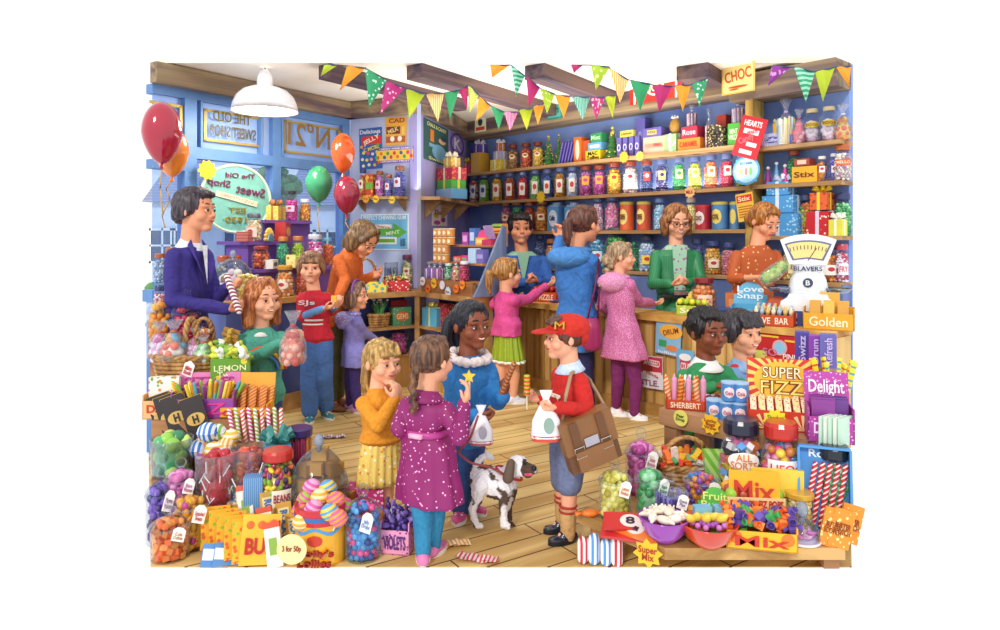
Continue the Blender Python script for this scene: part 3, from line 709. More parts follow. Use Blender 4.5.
    # clothes
    def upper(name, mat, hem, slv=1.0, puff=.03, flare=1.0, fa=.004, hemw=None, amp=0, k=8, waist=None, neckop=.0, cuff=None, vox2=None, lo=None, cov=1.0):
        g = puff*s*1.05; hE = max(hw*1.12, hw*.5+s*.35); mb = MB(); hz = p(hem); hz2 = hp-(hp-hz) if hz.z < hp.z else hz
        sp = lambda t: nk*(1-t)+hp*t
        rr = [ring(nk+up*s*(.02-neckop)-o0, a, f, sw*.42, s*.2+g*.5), ring(nk-up*s*.1-o0, a, f, sw*.64, s*.22+g*.6), ring(nk-up*s*.26-o0, a, f, sw*.9+g*.5, s*.28+g),
              ring(sp(.5)-o0, a, f, sw*.85+g, s*.33+g), ring(sp(.78)-o0, a, f, max((waist or .8)*sw, hw*.98)+g, s*.32+g)]
        if hz.z < hp.z:
            hwid = (hemw*u if hemw else hw*1.25)
            rr.append(ring(hp-o0, a, f, hE+g, s*.37+g, amp=amp*.4, k=k))
            for t in (.35, .7, 1.0):
                rr.append(ring(hp.lerp(hz, t)-o0, a, f, (hE+g)*(1-t)+hwid*t, (s*.35+g)*(1-t)+hwid*.72*t, amp=amp*(.5+t/2), k=k))
        mb.loft(rr)
        for kk in 'LR':
            A, Bq, Cq = armpts[kk]; mb.cap(A-o0, Bq-o0, ra*1.12+g, ra*.95+g)
            if slv > .3:
                e_ = Bq.lerp(Cq, min(1, slv)*.93); mb.cap(Bq-o0, e_-o0, ra*.95+g, ra*.72+g*.9)
            else: pass
        return link(name, remesh(mb, vox2 or vox*1.1, 3, name, folds(fa, o0)), mat, root)
    for d in (top if isinstance(top, list) else [top]):
        d = dict(d); upper(d.pop('name'), d.pop('mat'), d.pop('hem'), **d)
    for d in (bottom if isinstance(bottom, list) else [bottom]):
        if not d: continue
        if d['t'] == 'legs':
            mb = MB(); g = d.get('puff', .03)*s
            gg = min(g, .012*s); mb.loft([ring(hp+up*s*.1-o0, a, f, hw*.96+gg, s*.27+gg), ring(hp-up*s*.05-o0, a, f, hw*1.0+gg, s*.29+gg), ring(hp-up*s*.3-o0, a, f, hw*1.0+g, s*.28+g)])
            for kk in 'LR':
                A, Bq, Cq, _ = legs[kk]; L = d.get('len', 1.0)
                if L >= .5: mb.cap(A-o0, Bq-o0, s*.3+g, s*.22+g); mb.cap(Bq-o0, Bq.lerp(Cq, (L-.5)*2)-o0, s*.22+g, s*.15+g*1.6)
                else: mb.cap(A-o0, A.lerp(Bq, L*2)-o0, s*.3+g*.8, s*.25+g*.8)
            link(d['name'], remesh(mb, vox*1.1, 3, d['name'], folds(d.get('fa', .003), o0, 12)), d['mat'], root)
        if d['t'] == 'skirt':
            w0 = p(d['waist']); h0 = p(d['hem']); mb = MB(); n = 96; rr = []
            for t in (0, .12, .3, .5, .7, .88, 1): rr.append(ring(w0.lerp(h0, t)-o0, a, f, d['w'][0]*u*(1-t)+d['w'][1]*u*t, (d['w'][0]*u*(1-t)+d['w'][1]*u*t)*.72, n, amp=.02+.06*t, k=d.get('k', 16), p=2))
            mb.loft(rr); link(d['name'], mb, d['mat'], root, smooth=True)
            if d.get('trim'):
                mb = MB(); mb.loft([ring(w0.lerp(h0, t)-o0, a, f, (d['w'][1]*u)*1.02, d['w'][1]*u*.74, n, amp=.08, k=d.get('k', 16), p=2) for t in (.955, 1.02)]); link('hem_band', mb, d['trim'], root, smooth=True)
    if shoes:
        for kk in 'LR':
            A, Bq, Cq, fd = legs[kk]; mb = MB(); z0 = .0; an = Vector((Cq.x, Cq.y, 0)); L = s*.62
            heel = an-fd*s*.1; toe = an+fd*(L-s*.2)
            r = s*.155
            sole = MB(); pts = []; sd_ = Vector((-fd.y, fd.x, 0))
            for i in range(24):
                t = 2*PI*i/24; q = (heel+toe)/2+fd*(math.cos(t)*(L/2+.02*s))+sd_*(math.sin(t)*r*(1.0+.12*math.cos(t))); pts.append(((q-o0).x, (q-o0).y))
            mb.cap(heel+Vector((0, 0, r*.8))-o0, heel+fd*s*.2+Vector((0, 0, r*1.0))-o0, r*.9, r*.86); mb.cap(heel+fd*s*.1+Vector((0, 0, r*.8))-o0, toe+Vector((0, 0, r*.45))-o0, r*.82, r*.5)
            mb.prism(pts, .012, .03); mb.cap(Vector((Cq.x, Cq.y, max(Cq.z, r*1.2)))-o0-Vector((0, 0, 0)), heel+Vector((0, 0, r*.8))-o0, s*.13, r*.8)
            sh_ = link('shoe', remesh(mb, .006, 2, 'shoe'), shoes[0], root)
            sole.prism(pts, 0, .02); link('sole', sole, shoes[1], sh_)
            if len(shoes) > 2:
                m = MB()
                for j in range(4):
                    c = heel+fd*s*(.14+.07*j)+Vector((0, 0, r*(1.62-.2*j)))-o0; m.cap(c-sd_*r*.45, c+sd_*r*.45, .006, .006, seg=6)
                link('laces', m, shoes[2], sh_)
    root['_s'] = s
    return root, dict(HM=HM, s=s, o0=o0, a=a, f=f, nk=nk, hp=hp, arms=armpts, legs=legs, sh=sh, u=u)
def add(root, name, mb, mat, smooth=True): return link(name, mb, mat, root, smooth=smooth)
def collar(root, I, mat, w=.24, dz=0.0, name='collar'):
    s = I['s']; m = MB(); c = I['nk']-I['o0']+Vector((0, 0, dz*s)); n = 24; rr = []
    for (q, z) in ((w*.92, .1), (w*1.25, -.02), (w*1.6, -.12), (w*1.5, -.14), (w*1.05, -.02), (w*.85, .1)):
        rr.append([c+I['a']*(math.cos(2*PI*k/n)*q*s)+I['f']*(math.sin(2*PI*k/n)*q*s)+Vector((0, 0, (z-.05*math.sin(2*PI*k/n))*s)) for k in range(n)])
    vs = [p for r in rr for p in r]; fs = [(i*n+k, i*n+(k+1) % n, (i+1)*n+(k+1) % n, (i+1)*n+k) for i in range(5) for k in range(n)]
    m.add(vs, fs); return add(root, name, m, mat)
def onfront(root, I, body, z, wd, ht, mat, off=.36, side=0.0, name='lettering'):
    s = I['s']; rz = math.atan2(I['f'].x, -I['f'].y); c = I['nk']-I['o0']+(I['hp']-I['nk'])*z+I['f']*(off*s)+I['a']*(side*s)
    return fit_text(body, wd*s, ht*s, mat, root, T(*c) @ R(rz), .01, .01)
WHITE = P('f6f4f0', .6); BLACKP = P('1c1c28', .35)
SKA, SKB, SKD = 'e8a680', 'efb694', '84482c'
SHW = (P('f0eef4', .5), P('ffffff', .6), P('e85a9a', .5))

# man in blazer
r_, I = person('man in a dark navy blazer holding a striped candy stick by the window', 4.52, (196, 211, 46), 82, (190, 243), (186, 330), 78, 27,
  {'L': [(215, 300, .1), (227, 287, .05), (0, 0, 1), (1, 0, .1)], 'R': [(172, 300, -.15), (230, 310, -.12), (0, 0, 1), (1, 0, .25)]}, None, SKA, ('man', '221a24', '50444e'),
  [dict(name='shirt', mat=cloth('eef2fa'), hem=(186, 325), slv=.0, puff=-.01), dict(name='blazer', mat=cloth('34297c', 20, .6), hem=(184, 352), puff=.045, flare=1.1, hemw=28, neckop=.1, fa=.006)],
  dict(t='legs', name='trousers', mat=cloth('2c3868')), (BLACKP, BLACKP), brow='4a3a34', hands=(1.2, 1.2), lipc='b8604e')
c = I['nk']-I['o0']; m = MB(); s = I['s']; f_, a_ = I['f'], I['a']
for sg in (1, -1):
    P0 = c+f_*s*.16+a_*sg*s*.2+Vector((0, 0, s*.08)); P1 = c+f_*s*.44+a_*sg*s*.1+Vector((0, 0, -s*.9)); m.add([P0, P0+a_*sg*s*.14+f_*s*.02+Vector((0, 0, -s*.12)), c+f_*s*.42+a_*sg*s*.34+Vector((0, 0, -s*.42)), P1, P0+f_*s*.02, P1+f_*s*.03], [(0, 1, 2, 3), (4, 5, 3, 0), (4, 1, 2, 5)])
add(r_, 'lapel', m, cloth('41348e', 20), False); collar(r_, I, cloth('eef2fa'), .2)
m = MB(); m.add([c+f_*s*.38+a_*s*.1+Vector((0, 0, -.05*s)), c+f_*s*.38-a_*s*.1+Vector((0, 0, -.05*s)), c+f_*s*.45+Vector((0, 0, -.95*s))], [(0, 1, 2)])
add(r_, 'shirt_front', m, cloth('eef2fa'), False)
# girl in green jumper
r_, I = person('girl with long auburn hair in a green rainbow jumper holding a bag of sweets', 4.55, (263, 300, 43), 48, (260, 328), (262, 393), 28, 23,
  {'R': [(246, 362, -.1), (283, 342, -.28), (0, 0, 1), (1, .1, .3)], 'L': [(284, 352, .0), (296, 345, -.2), (0, 0, 1), (.3, -.3, .8)]}, None, SKB, ('long', '8a4426', 'd98a4a'),
  dict(name='jumper', mat=cloth('4fa08c'), hem=(262, 404), puff=.04, hemw=20, fa=.006), dict(t='legs', name='jeans', mat=cloth('2f4c80')), (P('3a4a6a'), WHITE), smile=True, hands=(1.1, 1.1), brow='7a4a2c')
m = MB(); s = I['s']
for k, (rr, cc) in enumerate(((.52, 'e8542c'), (.43, 'f2b83a'), (.33, '4a86d0'))):
    m = MB(); rz = math.atan2(I['f'].x, -I['f'].y); c = (I['nk']*.38+I['hp']*.62)-I['o0']+I['f']*s*(.41+.01*k)
    m.tube([T(*c) @ R(rz) @ Vector((rr*s*math.cos(t*PI/14), .16*(rr*math.cos(t*PI/14))**2*s*3, rr*s*math.sin(t*PI/14)*1.1)) for t in range(15)], .045*s, 6); add(r_, 'rainbow_motif', m, P(cc, .7))
collar(r_, I, WHITE, .19)
# boy in red vest
r_, I = person('boy with a bowl haircut in a red bodywarmer and blue sleeves', 5.72, (311, 268, 33), 12, (314, 290), (317, 338), 8, 14,
  {'R': [(303, 316, -.05), (325, 308, -.22), (0, 0, 1), (1, -.1, .2)], 'L': [(331, 310, .1), (337, 306, -.1), (0, 0, 1), (.2, -.4, .6)]},
  {'R': [(309, 380, -.02), (310, 411, 0), (.2, -1, 0)], 'L': [(324, 376, 0), (326, 406, .1), (.8, -1, 0)]}, SKB, ('mop', '5a3a2a', 'a87a50'),
  [dict(name='shirt', mat=cloth('6f9ad6'), hem=(317, 338), puff=.01), dict(name='bodywarmer', mat=cloth('cc2236', 30), hem=(317, 344), slv=0, puff=.06, hemw=13)],
  dict(t='legs', name='jeans', mat=cloth('4a74b8'), puff=.07), (P('3f8c94'), WHITE, WHITE), hands=(1.2, 1.0), brow='5a3a2a')
onfront(r_, I, 'SJs', .25, .5, .18, WHITE, .4, -.2)
m = MB(); c = I['nk']-I['o0']
for dz in (-.95, -1.08): m.loft([ring(c+Vector((.01, 0, (dz+q)*I['s'])), I['a'], I['f'], 12.6*I['u'], .42*I['s']) for q in (0, .05)])
add(r_, 'hem_stripe', m, WHITE)
# woman in orange jacket bending
r_, I = person('woman with a brown bob in an orange jacket bending over the corner cabinet', 6.05, (363, 240, 36), 62, (350, 250), (334, 318), 62, 15,
  {'R': [(345, 280, -.16), (338, 297, -.3), (0, 0, 1), (-.2, -.3, -1)], 'L': [(358, 282, .2), (372, 276, .2)]},
  {'R': [(332, 362, 0), (331, 398, 0), (1, -.4, 0)], 'L': [(338, 360, .1), (338, 394, .15), (1, -.2, 0)]}, SKA, ('bob', '4c3426', '9a7444'),
  dict(name='jacket', mat=cloth('d3672a', 40), hem=(333, 330), puff=.04, hemw=13, fa=.005), dict(t='legs', name='trousers', mat=cloth('5d5c34')), (P('8a5030'), P('5a3420')), pitch=38)
# small girl in lilac
r_, I = person('small girl in a lilac hooded coat with a purple hairband', 5.97, (356, 296, 29), 78, (354, 313), (354, 350), 120, 11.5,
  {'L': [(341, 325, -.05), (338, 313, .05)], 'R': [(364, 333, .0), (375, 339, .12)]},
  {'R': [(355, 385, 0), (357, 407, 0), (1, -.4, 0)], 'L': [(350, 383, .08), (350, 404, .1), (1, -.3, 0)]}, SKB, ('bob', '5a4438', 'a07c60'),
  dict(name='coat', mat=cloth('8a84cc', 50), hem=(354, 366), puff=.05, hemw=17, fa=.005, amp=.04), dict(t='legs', name='leggings', mat=cloth('46347e'), puff=0), (P('c890c8'), WHITE, WHITE), smile=True, brow='5a4438')
m = MB(); s = I['s']; m.tube([I['HM'] @ (Vector((.44*math.cos(t*PI/14), -.02, .12+.47*math.sin(t*PI/14)))*s) for t in range(15)], .035*s, 8); add(r_, 'hairband', m, P('9a52b8'))
m = MB(); c = I['nk']-I['o0']; m.ell(c-I['f']*s*.32-Vector((0, 0, .2*s)), (.42*s, .26*s, .3*s)); m.ell(c-I['f']*s*.1-Vector((0, 0, .02*s)), (.36*s, .3*s, .13*s)); add(r_, 'hood', m, dots('9a94d8', 'e8e4f4', 60, .3))
# girl mustard cardigan
r_, I = person('blonde girl in a mustard cardigan and yellow spotted skirt eating a sweet', 3.66, (383, 363, 46), 42, (378, 388), (382, 438), 38, 19,
  {'R': [(378, 425, -.14), (396, 398, -.16), (-.3, .2, .3), (0, .1, 1)], 'L': [(396, 425, .0), (398, 400, -.04), (-.3, .2, .3), (0, .1, 1)]},
  {'R': [(382, 488, -.02), (391, 519, -.04), (1, -.25, 0)], 'L': [(386, 486, .06), (388, 517, .14), (1, -.1, 0)]}, SKB, ('fringe_pony', '8a6434', 'dcb468'),
  dict(name='cardigan', mat=cloth('dc8f22', 60), hem=(382, 444), puff=.05, hemw=17, fa=.005),
  dict(t='skirt', name='skirt', mat=dots('f5d56e', 'fff8e0', 42, .3, 1, 'e8902c'), waist=(382, 430), hem=(380, 482), w=(19, 24), k=18), (P('dc8a3a'), P('b8642c'), P('a84a28')), hands=(.9, .9), vox=.006, brow='8a6434')
m = MB()
for a_, b_, r0, r1 in (((371, 356), (366, 368), 3, 5), ((366, 368), (365, 382), 5, 5), ((365, 382), (370, 394), 5, 1.5)): m.cap(W(*a_, 3.74)-I['o0'], W(*b_, 3.74)-I['o0'], r0*.0053, r1*.0053)
add(r_, 'ponytail', m, hairmat('8a6434', 'dcb468')); m = MB(); m.ell(W(370, 356, 3.72)-I['o0'], .1*I['s']); add(r_, 'hair_ribbon', m, P('e8a02c'))
for kk in 'LR':
    m = MB(); A = I['legs'][kk][2]-I['o0']; m.cap(A, A+Vector((0, 0, .03)), .034, .034); add(r_, 'sock', m, WHITE)
# girl blue coat
r_, I = person('dark haired girl in a blue fur-trimmed coat holding the dog lead and a bag', 3.72, (472, 326, 49), 34, (468, 356), (465, 430), 30, 24,
  {'R': [(462, 420, -.14), (477, 415, -.26), (.2, 0, 1), (1, 0, -.2)], 'L': [(497, 400, 0), (503, 396, -.1), (0, 0, 1), (.4, -.1, .9)]},
  {'R': [(460, 482, -.02), (461, 519, .02), (-.15, -1, 0)], 'L': [(470, 480, .03), (471, 517, .12), (.9, -1, 0)]}, SKD, ('pony', '0a0a12', '1c2034'),
  dict(name='coat', mat=cloth('2c7cc0', 30, .7), hem=(465, 446), puff=.065, hemw=22, fa=.008),
  dict(t='legs', name='jeans', mat=cloth('3a5c9c'), puff=.04), (P('e85a9c'), WHITE, WHITE), smile=True, hands=(1.2, 1.2), brow='1c1216', vox=.0065)
m = MB()
for a_, b_, r0, r1 in (((456, 312), (449, 322), 4, 6), ((449, 322), (445, 340), 6, 6), ((445, 340), (449, 355), 6, 2)): m.cap(W(*a_, 3.8)-I['o0'], W(*b_, 3.8)-I['o0'], r0*.0054, r1*.0054)
add(r_, 'ponytail', m, hairmat('0a0a12', '1c2034'))
s = I['s']; m = MB(); c = I['nk']-I['o0']; q = random.Random(3)
for k in range(70):
    t = 2*PI*k/70; e_ = c+I['a']*(math.cos(t)*.4*s)+I['f']*(math.sin(t)*.32*s+.02)+Vector((0, 0, (.0-.08*math.sin(t))*s)); m.ell(e_+Vector((q.uniform(-1, 1), q.uniform(-1, 1), q.uniform(-1, 1)))*.03*s, .1*s*q.uniform(.7, 1.1), seg=7, rings=5)
add(r_, 'fur_collar', m, cloth('e0d2d0', 90, .9)); m = MB(); m.ell(c-I['f']*s*.35-Vector((0, 0, .15*s)), (.4*s, .28*s, .28*s)); add(r_, 'hood', m, cloth('2c7cc0', 30))
# girl polka coat
PK = dots('8c1a66', 'f6b8dc', 46, .2)
r_, I = person('girl with a brown plait in a magenta polka dot coat seen from behind', 3.3, (433, 361, 50), 140, (426, 394), (428, 440), 152, 27,
  {'R': [(459, 437, -.12), (465, 402, -.2), (-.2, 0, .3), (.25, 0, 1)], 'L': [(400, 428, -.02), (420, 442, .2)]},
  {'R': [(434, 518, 0), (434, 552, 0), (.3, .8, 0)], 'L': [(423, 518, -.06), (423, 553, -.08), (-.1, 1, 0)]}, SKB, ('plait', '3c241c', '865a3c'),
  dict(name='coat', mat=PK, hem=(430, 500), puff=.05, hemw=36, amp=.07, k=9, waist=.62, fa=.006), dict(t='legs', name='tights', mat=cloth('2a7ea8'), puff=.01), (P('e07ab0'), WHITE), hands=(1.3, .6), vox=.0065)
s = I['s']; w0 = I['nk']*.2+I['hp']*.8-I['o0']; m = MB(); m.loft([ring(w0+Vector((0, 0, d*s)), I['a'], I['f'], 22.5*I['u'], .42*s) for d in (-.06, .06)]); add(r_, 'belt', m, P('b83a8c')); m = MB(); m.box(.0, 0, -.05*s, .3*s, .03, .09*s, T(*(w0-I['f']*(.42*s))) @ R(math.atan2(I['f'].x, -I['f'].y))); add(r_, 'belt_trim', m, P('f0b0d0'))
collar(r_, I, PK, .27, -.02)
# boy red cap
r_, I = person('boy in a red school cap, red jumper and grey shorts with a leather satchel', 3.47, (564, 338, 46), -78, (570, 365), (568, 432), -62, 21,
  {'L': [(588, 412, -.14), (556, 407, -.24), (0, 0, 1), (-1, 0, -.1)], 'R': [(560, 404, .14), (540, 400, .1), (0, 0, 1), (-1, 0, .15)]},
  {'L': [(569, 492, -.03), (568, 538, -.03), (-1, -.35, 0)], 'R': [(563, 488, .1), (563, 532, .1), (-1, -.3, 0)]}, SKB, ('boy', '3a2018', '6c4030'),
  [dict(name='shirt', mat=cloth('c8daf4'), hem=(568, 425), slv=0, puff=0), dict(name='jumper', mat=cloth('c4201c', 40, .7), hem=(568, 440), puff=.05, hemw=18, neckop=.04, fa=.006)],
  dict(t='legs', name='shorts', mat=cloth('6a7496'), len=.42, puff=.07), (P('1a2038', .25, 0, .5), P('101420')), hands=(1.3, 1.3), vox=.0065, brow='3a2018')
collar(r_, I, cloth('c8daf4'), .22)
s = I['s']; m = MB(); HM = I['HM']; cp = MB(); cp.ell((0, .12*s, .24*s), (.46*s, .5*s, .33*s), M=HM, seg=20, rings=12); cp.ell((0, .38*s, .05*s), (.34*s, .2*s, .24*s), M=HM)
add(r_, 'cap', remesh(cp, .007, 3, 'cap'), cloth('c8281c', 50)); pk = MB()
pk.prism([(x, y) for x, y in [(-.36*s, -.2*s), (-.34*s, -.45*s), (-.2*s, -.68*s), (0, -.76*s), (.2*s, -.68*s), (.34*s, -.45*s), (.36*s, -.2*s)]], .2*s, .235*s, HM @ R(.1, 'X')); add(r_, 'cap_peak', pk, cloth('c8281c', 50), False)
fit_text('M', .22*s, .16*s, GOLD, r_, HM @ T(.34*s, -.2*s, .34*s) @ R(1.15, 'Z'), .04)
onfront(r_, I, 'Champ', .42, .5, .16, P('f4e4d0'), .42); onfront(r_, I, 'M', .6, .3, .16, P('e8a02c'), .42)
for kk in 'LR':
    A = I['legs'][kk][2]-I['o0']; m = MB(); m.cap(A-Vector((0, 0, .02)), A+Vector((0, 0, .09)), .036, .043); sk = add(r_, 'sock', m, cloth('caa06a', 60))
    m = MB()
    for dz in (.1, .125): m.tube([A+Vector((.041*math.cos(t*PI/8), .041*math.sin(t*PI/8), dz)) for t in range(16)], .006, 6, closed=True)
    link('sock_stripe', m, P('b8322c', .7), sk, smooth=True)
SATI = I
# girl pink cardigan at counter
r_, I = person('little girl with a ponytail in a pink cardigan and lime skirt reaching over the counter', 6.3, (508, 274, 32), 112, (506, 291), (507, 323), 128, 13,
  {'R': [(528, 300, .05), (546, 286, .35), (0, 0, 1), (1, .2, .4)], 'L': [(494, 304, .1), (515, 300, .3)]},
  {'R': [(514, 376, 0), (513, 397, 0), (1, .3, 0)], 'L': [(500, 376, 0), (500, 396, 0), (1, .3, 0)]}, SKB, ('pony', '7a4c26', 'd09a54'),
  dict(name='cardigan', mat=cloth('d84c90', 40), hem=(506, 335), puff=.05, hemw=18, amp=.04, fa=.005),
  dict(t='skirt', name='skirt', mat=stripes('a8bc2c', '86a024', 22, 'X'), waist=(507, 325), hem=(508, 361), w=(13, 19), k=14, trim=WHITE), (P('e8e8f4'), WHITE))
# shopkeeper
r_, I = person('dark haired shopkeeper in a blue cardigan serving behind the counter', 7.95, (520, 229, 33), 8, (522, 252), (524, 305), 5, 24,
  {'R': [(508, 286, -.15), (526, 282, -.3), (0, 0, 1), (1, -.2, .1)], 'L': [(550, 284, -.1), (538, 281, -.32), (0, 0, 1), (-1, -.1, .2)]}, None, SKA, ('boy', '141218', '2c282e'),
  [dict(name='shirt', mat=stripes('7fb49c', '98c4a8', 30, 'Z'), hem=(522, 305), slv=0, puff=0), dict(name='cardigan', mat=cloth('2f60b0', 40), hem=(522, 310), puff=.045, hemw=22, neckop=.12)], dict(t='legs', name='trousers', mat=cloth('2c3868')), (BLACKP, BLACKP), smile=True, hands=(1.1, 1.1))
m = MB(); s = I['s']; c = I['nk']-I['o0']; m.add([c+I['f']*.4*s+I['a']*x*s+Vector((0, -.01, z*s)) for x, z in ((-.2, .0), (.2, .0), (0, -1.0))], [(0, 1, 2)]); add(r_, 'shirt_front', m, stripes('7fb49c', '98c4a8', 30, 'Z'), False)
# woman blue coat
r_, I = person('woman with a long brown ponytail in a blue hooded coat at the counter', 5.95, (585, 225, 38), 128, (574, 250), (577, 315), 150, 21,
  {'R': [(598, 282, 0), (600, 302, .2)], 'L': [(556, 262, .12), (560, 238, .3), (0, 0, 1), (.1, .1, 1)]},
  {'R': [(585, 370, 0), (588, 408, 0), (.8, 1, 0)], 'L': [(575, 370, .1), (576, 404, .15), (.5, 1, 0)]}, SKA, ('pony', '3a1e1a', '7c4634'),
  dict(name='coat', mat=cloth('3874c0', 26, .8), hem=(575, 350), puff=.07, hemw=21, amp=.03, waist=.72, fa=.008), dict(t='legs', name='trousers', mat=cloth('26285c')), (P('2a2040'), BLACKP))
m = MB(); s = I['s']; c = I['nk']-I['o0']; m.ell(c-I['f']*s*.34-Vector((0, 0, .18*s)), (.62*s, .34*s, .3*s)); m.ell(c-Vector((0, 0, .02*s)), (.52*s, .4*s, .15*s)); add(r_, 'hood', m, cloth('4a8ad0', 26, .8))
# girl pink coat
r_, I = person('girl with fair plaited hair in a long pink coat and plum tights at the counter', 5.76, (622, 257, 30), 80, (618, 276), (622, 325), 140, 15,
  {'R': [(638, 302, .1), (653, 303, .35), (0, 0, 1), (1, .2, -.1)], 'L': [(601, 305, .1), (612, 318, .25)]},
  {'R': [(636, 385, -.02), (634, 413, 0), (.9, -.3, 0)], 'L': [(618, 382, .05), (616, 405, .12), (1, -.3, 0)]}, SKB, ('bun', '7c6048', 'c8a884'),
  dict(name='coat', mat=dots('c8649c', 'e8a8cc', 110, .35), hem=(624, 358), puff=.06, hemw=25, amp=.05, k=7, fa=.006), dict(t='legs', name='tights', mat=cloth('7a2468'), puff=.02), SHW, smile=True)
m = MB(); s = I['s']; c = I['nk']-I['o0']; m.ell(c-I['f']*s*.34-Vector((0, 0, .2*s)), (.55*s, .34*s, .36*s)); m.ell(c-Vector((0, 0, .04*s)), (.44*s, .4*s, .14*s)); add(r_, 'hood', m, dots('d884b4', 'f0c0dc', 110, .35))
m = MB(); hb = I['HM'] @ (Vector((0, .42, -.2))*s)
for k in range(7): m.ell(hb+Vector((-.012*(-1)**k-.012*k, -.03-.01*k, -.03*k)), (.03, .03, .022))
add(r_, 'plait', m, hairmat('7c6048', 'c8a884'))
# woman green cardigan
r_, I = person('woman with glasses and a brown bob in a green cardigan behind the counter', 6.42, (677, 222, 35), 5, (676, 246), (676, 310), 0, 22,
  {'R': [(653, 284, -.15), (671, 284, -.36), (0, 0, 1), (1, -.3, .1)], 'L': [(701, 282, -.1), (687, 283, -.36), (0, 0, 1), (-1, -.3, .1)]}, None, SKB, ('bob', '6a3c20', 'c08450'),
  [dict(name='blouse', mat=dots('a8d4b8', 'b06a9c', 24, .3), hem=(676, 300), slv=0, puff=0), dict(name='cardigan', mat=stripes('2f8f5c', '247a4c', 22, 'X'), hem=(676, 312), puff=.045, hemw=20, neckop=.12)], dict(t='legs', name='trousers', mat=cloth('2c3868')), (BLACKP, BLACKP), glasses=True, smile=True, hands=(1.0, 1.0), pitch=12, brow='6a3c20')
m = MB(); s = I['s']; c = I['nk']-I['o0']; m.add([c+I['f']*.42*s+I['a']*x*s+Vector((0, -.01, z*s)) for x, z in ((-.22, .04), (.22, .04), (.16, -1.3), (-.16, -1.3))], [(0, 1, 2, 3)]); add(r_, 'blouse_front', m, dots('a8d4b8', 'b06a9c', 24, .3), False)
# woman orange dress
r_, I = person('woman with auburn hair in an orange leaf patterned top weighing out green sweets', 5.76, (765, 222, 36), 24, (757, 246), (752, 300), 18, 26,
  {'R': [(732, 278, -.1), (764, 277, -.34), (0, 0, 1), (1, -.2, .1)], 'L': [(782, 272, .0), (776, 279, -.36), (0, 0, 1), (-.6, -.5, .3)]}, None, SKA, ('bun', '7a4018', 'd08a3c'),
  dict(name='top', mat=dots('b8541e', 'e8c07a', 26, .22, 1), hem=(752, 305), slv=.35, puff=.04, hemw=24), dict(t='legs', name='skirt_trousers', mat=cloth('8a4020')), (BLACKP, BLACKP), pitch=26, hands=(1.0, 1.0), brow='7a4018', lipc='b03434')
# boys at the right
r_, I = person('boy with short curly black hair in a green striped rugby shirt choosing sweets', 4.33, (708, 333, 47), 24, (706, 362), (704, 430), 20, 28,
  {'R': [(681, 396, -.1), (715, 386, -.22), (0, 0, -1), (1, -.1, .1)], 'L': [(738, 396, .0), (742, 384, -.12), (0, 0, -1), (.8, -.5, -.1)]}, None, SKD, ('afro', '0c0a0e', '1c181e'),
  dict(name='rugby_shirt', mat=cloth('2c8c54', 30), hem=(704, 432), puff=.04, hemw=24), dict(t='legs', name='trousers', mat=cloth('3a4468')), (P('3a3a44'), WHITE), hands=(.7, .7), brow='1a1216', lipc='8c4838')
collar(r_, I, WHITE, .24); onfront(r_, I, '7', .4, .3, .36, P('d8c060'), .42, -.12)
m = MB(); A = I['sh']['R']-I['o0']; B_ = I['arms']['R'][1]-I['o0']
for d in (-.05, .05): m.cap(A+Vector((d*I['s'], -.21*I['s'], .02)), B_+Vector((d*I['s'], -.2*I['s'], 0)), .008, .008)
add(r_, 'sleeve_stripe', m, WHITE)
r_, I = person('fair skinned boy with dark fringe in a patched blue denim jacket choosing sweets', 4.62, (742, 333, 46), 28, (745, 361), (748, 430), 24, 27,
  {'R': [(728, 400, -.05), (744, 392, -.15)], 'L': [(772, 385, .0), (768, 366, -.12), (-.2, 0, -1), (.8, -.4, -.1)]}, None, SKB, ('mop', '1a161a', '453e48'),
  [dict(name='t_shirt', mat=cloth('c8323c'), hem=(748, 430), slv=0, puff=0), dict(name='denim_jacket', mat=dots('6f9ccc', 'e8d8b0', 26, .2, 1, 'd86a5c'), hem=(748, 434), puff=.04, neckop=.1)], dict(t='legs', name='jeans', mat=cloth('3a5a94')), (P('3a3a44'), WHITE), smile=True, hands=(.7, .7))
collar(r_, I, cloth('8fb4dc', 30), .26, -.04)
# ---------------------------------------------------------------- dog
DY = 3.6; q = lambda x, y, d=0: W(x, y, DY+d)
d0 = q(495, 520); d0.z = 0; dg = thing('dog', d0, 0, 'small white dog with brown patches and a red collar looking up at the boy', 'dog'); o0 = Vector(d0)
k = DY/F; mb = MB()
def dc(a, b, r0, r1): mb.cap(q(*a)-o0, q(*b)-o0, r0*k, r1*k)
dc((484, 480), (502, 484), 15, 16); dc((502, 483), (508, 476), 14, 11); dc((507, 478), (515, 468, -.02), 9.5, 9)
mb.ell(q(518, 466, -.03)-o0, (11.5*k, 10*k, 10.5*k)); dc((522, 467, -.05), (533, 470, -.1), 6.5, 4.5); dc((520, 472, -.05), (529, 475, -.09), 4.5, 3)
for x0, x1, dz, zz, b in ((502, 504, -.06, 518, 0), (508, 509, .06, 521, 0)):
    dc((x0+3, 490, dz), (x1-1, 507, dz), 6.5, 4.2); dc((x1-1, 507, dz), (x1, 525, dz), 4, 3.6); dc((x1, 525, dz), (x1+4, 526, dz-.02), 4, 3)
for dz in (-.06, .06):
    dc((480, 485, dz), (477, 500, dz), 9, 5.5); dc((477, 500, dz), (472, 510, dz), 5.2, 3.8); dc((472, 510, dz), (476, 525, dz), 3.6, 3.3); dc((476, 525, dz), (481, 526, dz), 3.6, 2.8)
dc((474, 472), (478, 462), 4.5, 3.6); dc((478, 462), (487, 454), 3.5, 3.2); dc((487, 454), (492, 458), 3.2, 2.4)
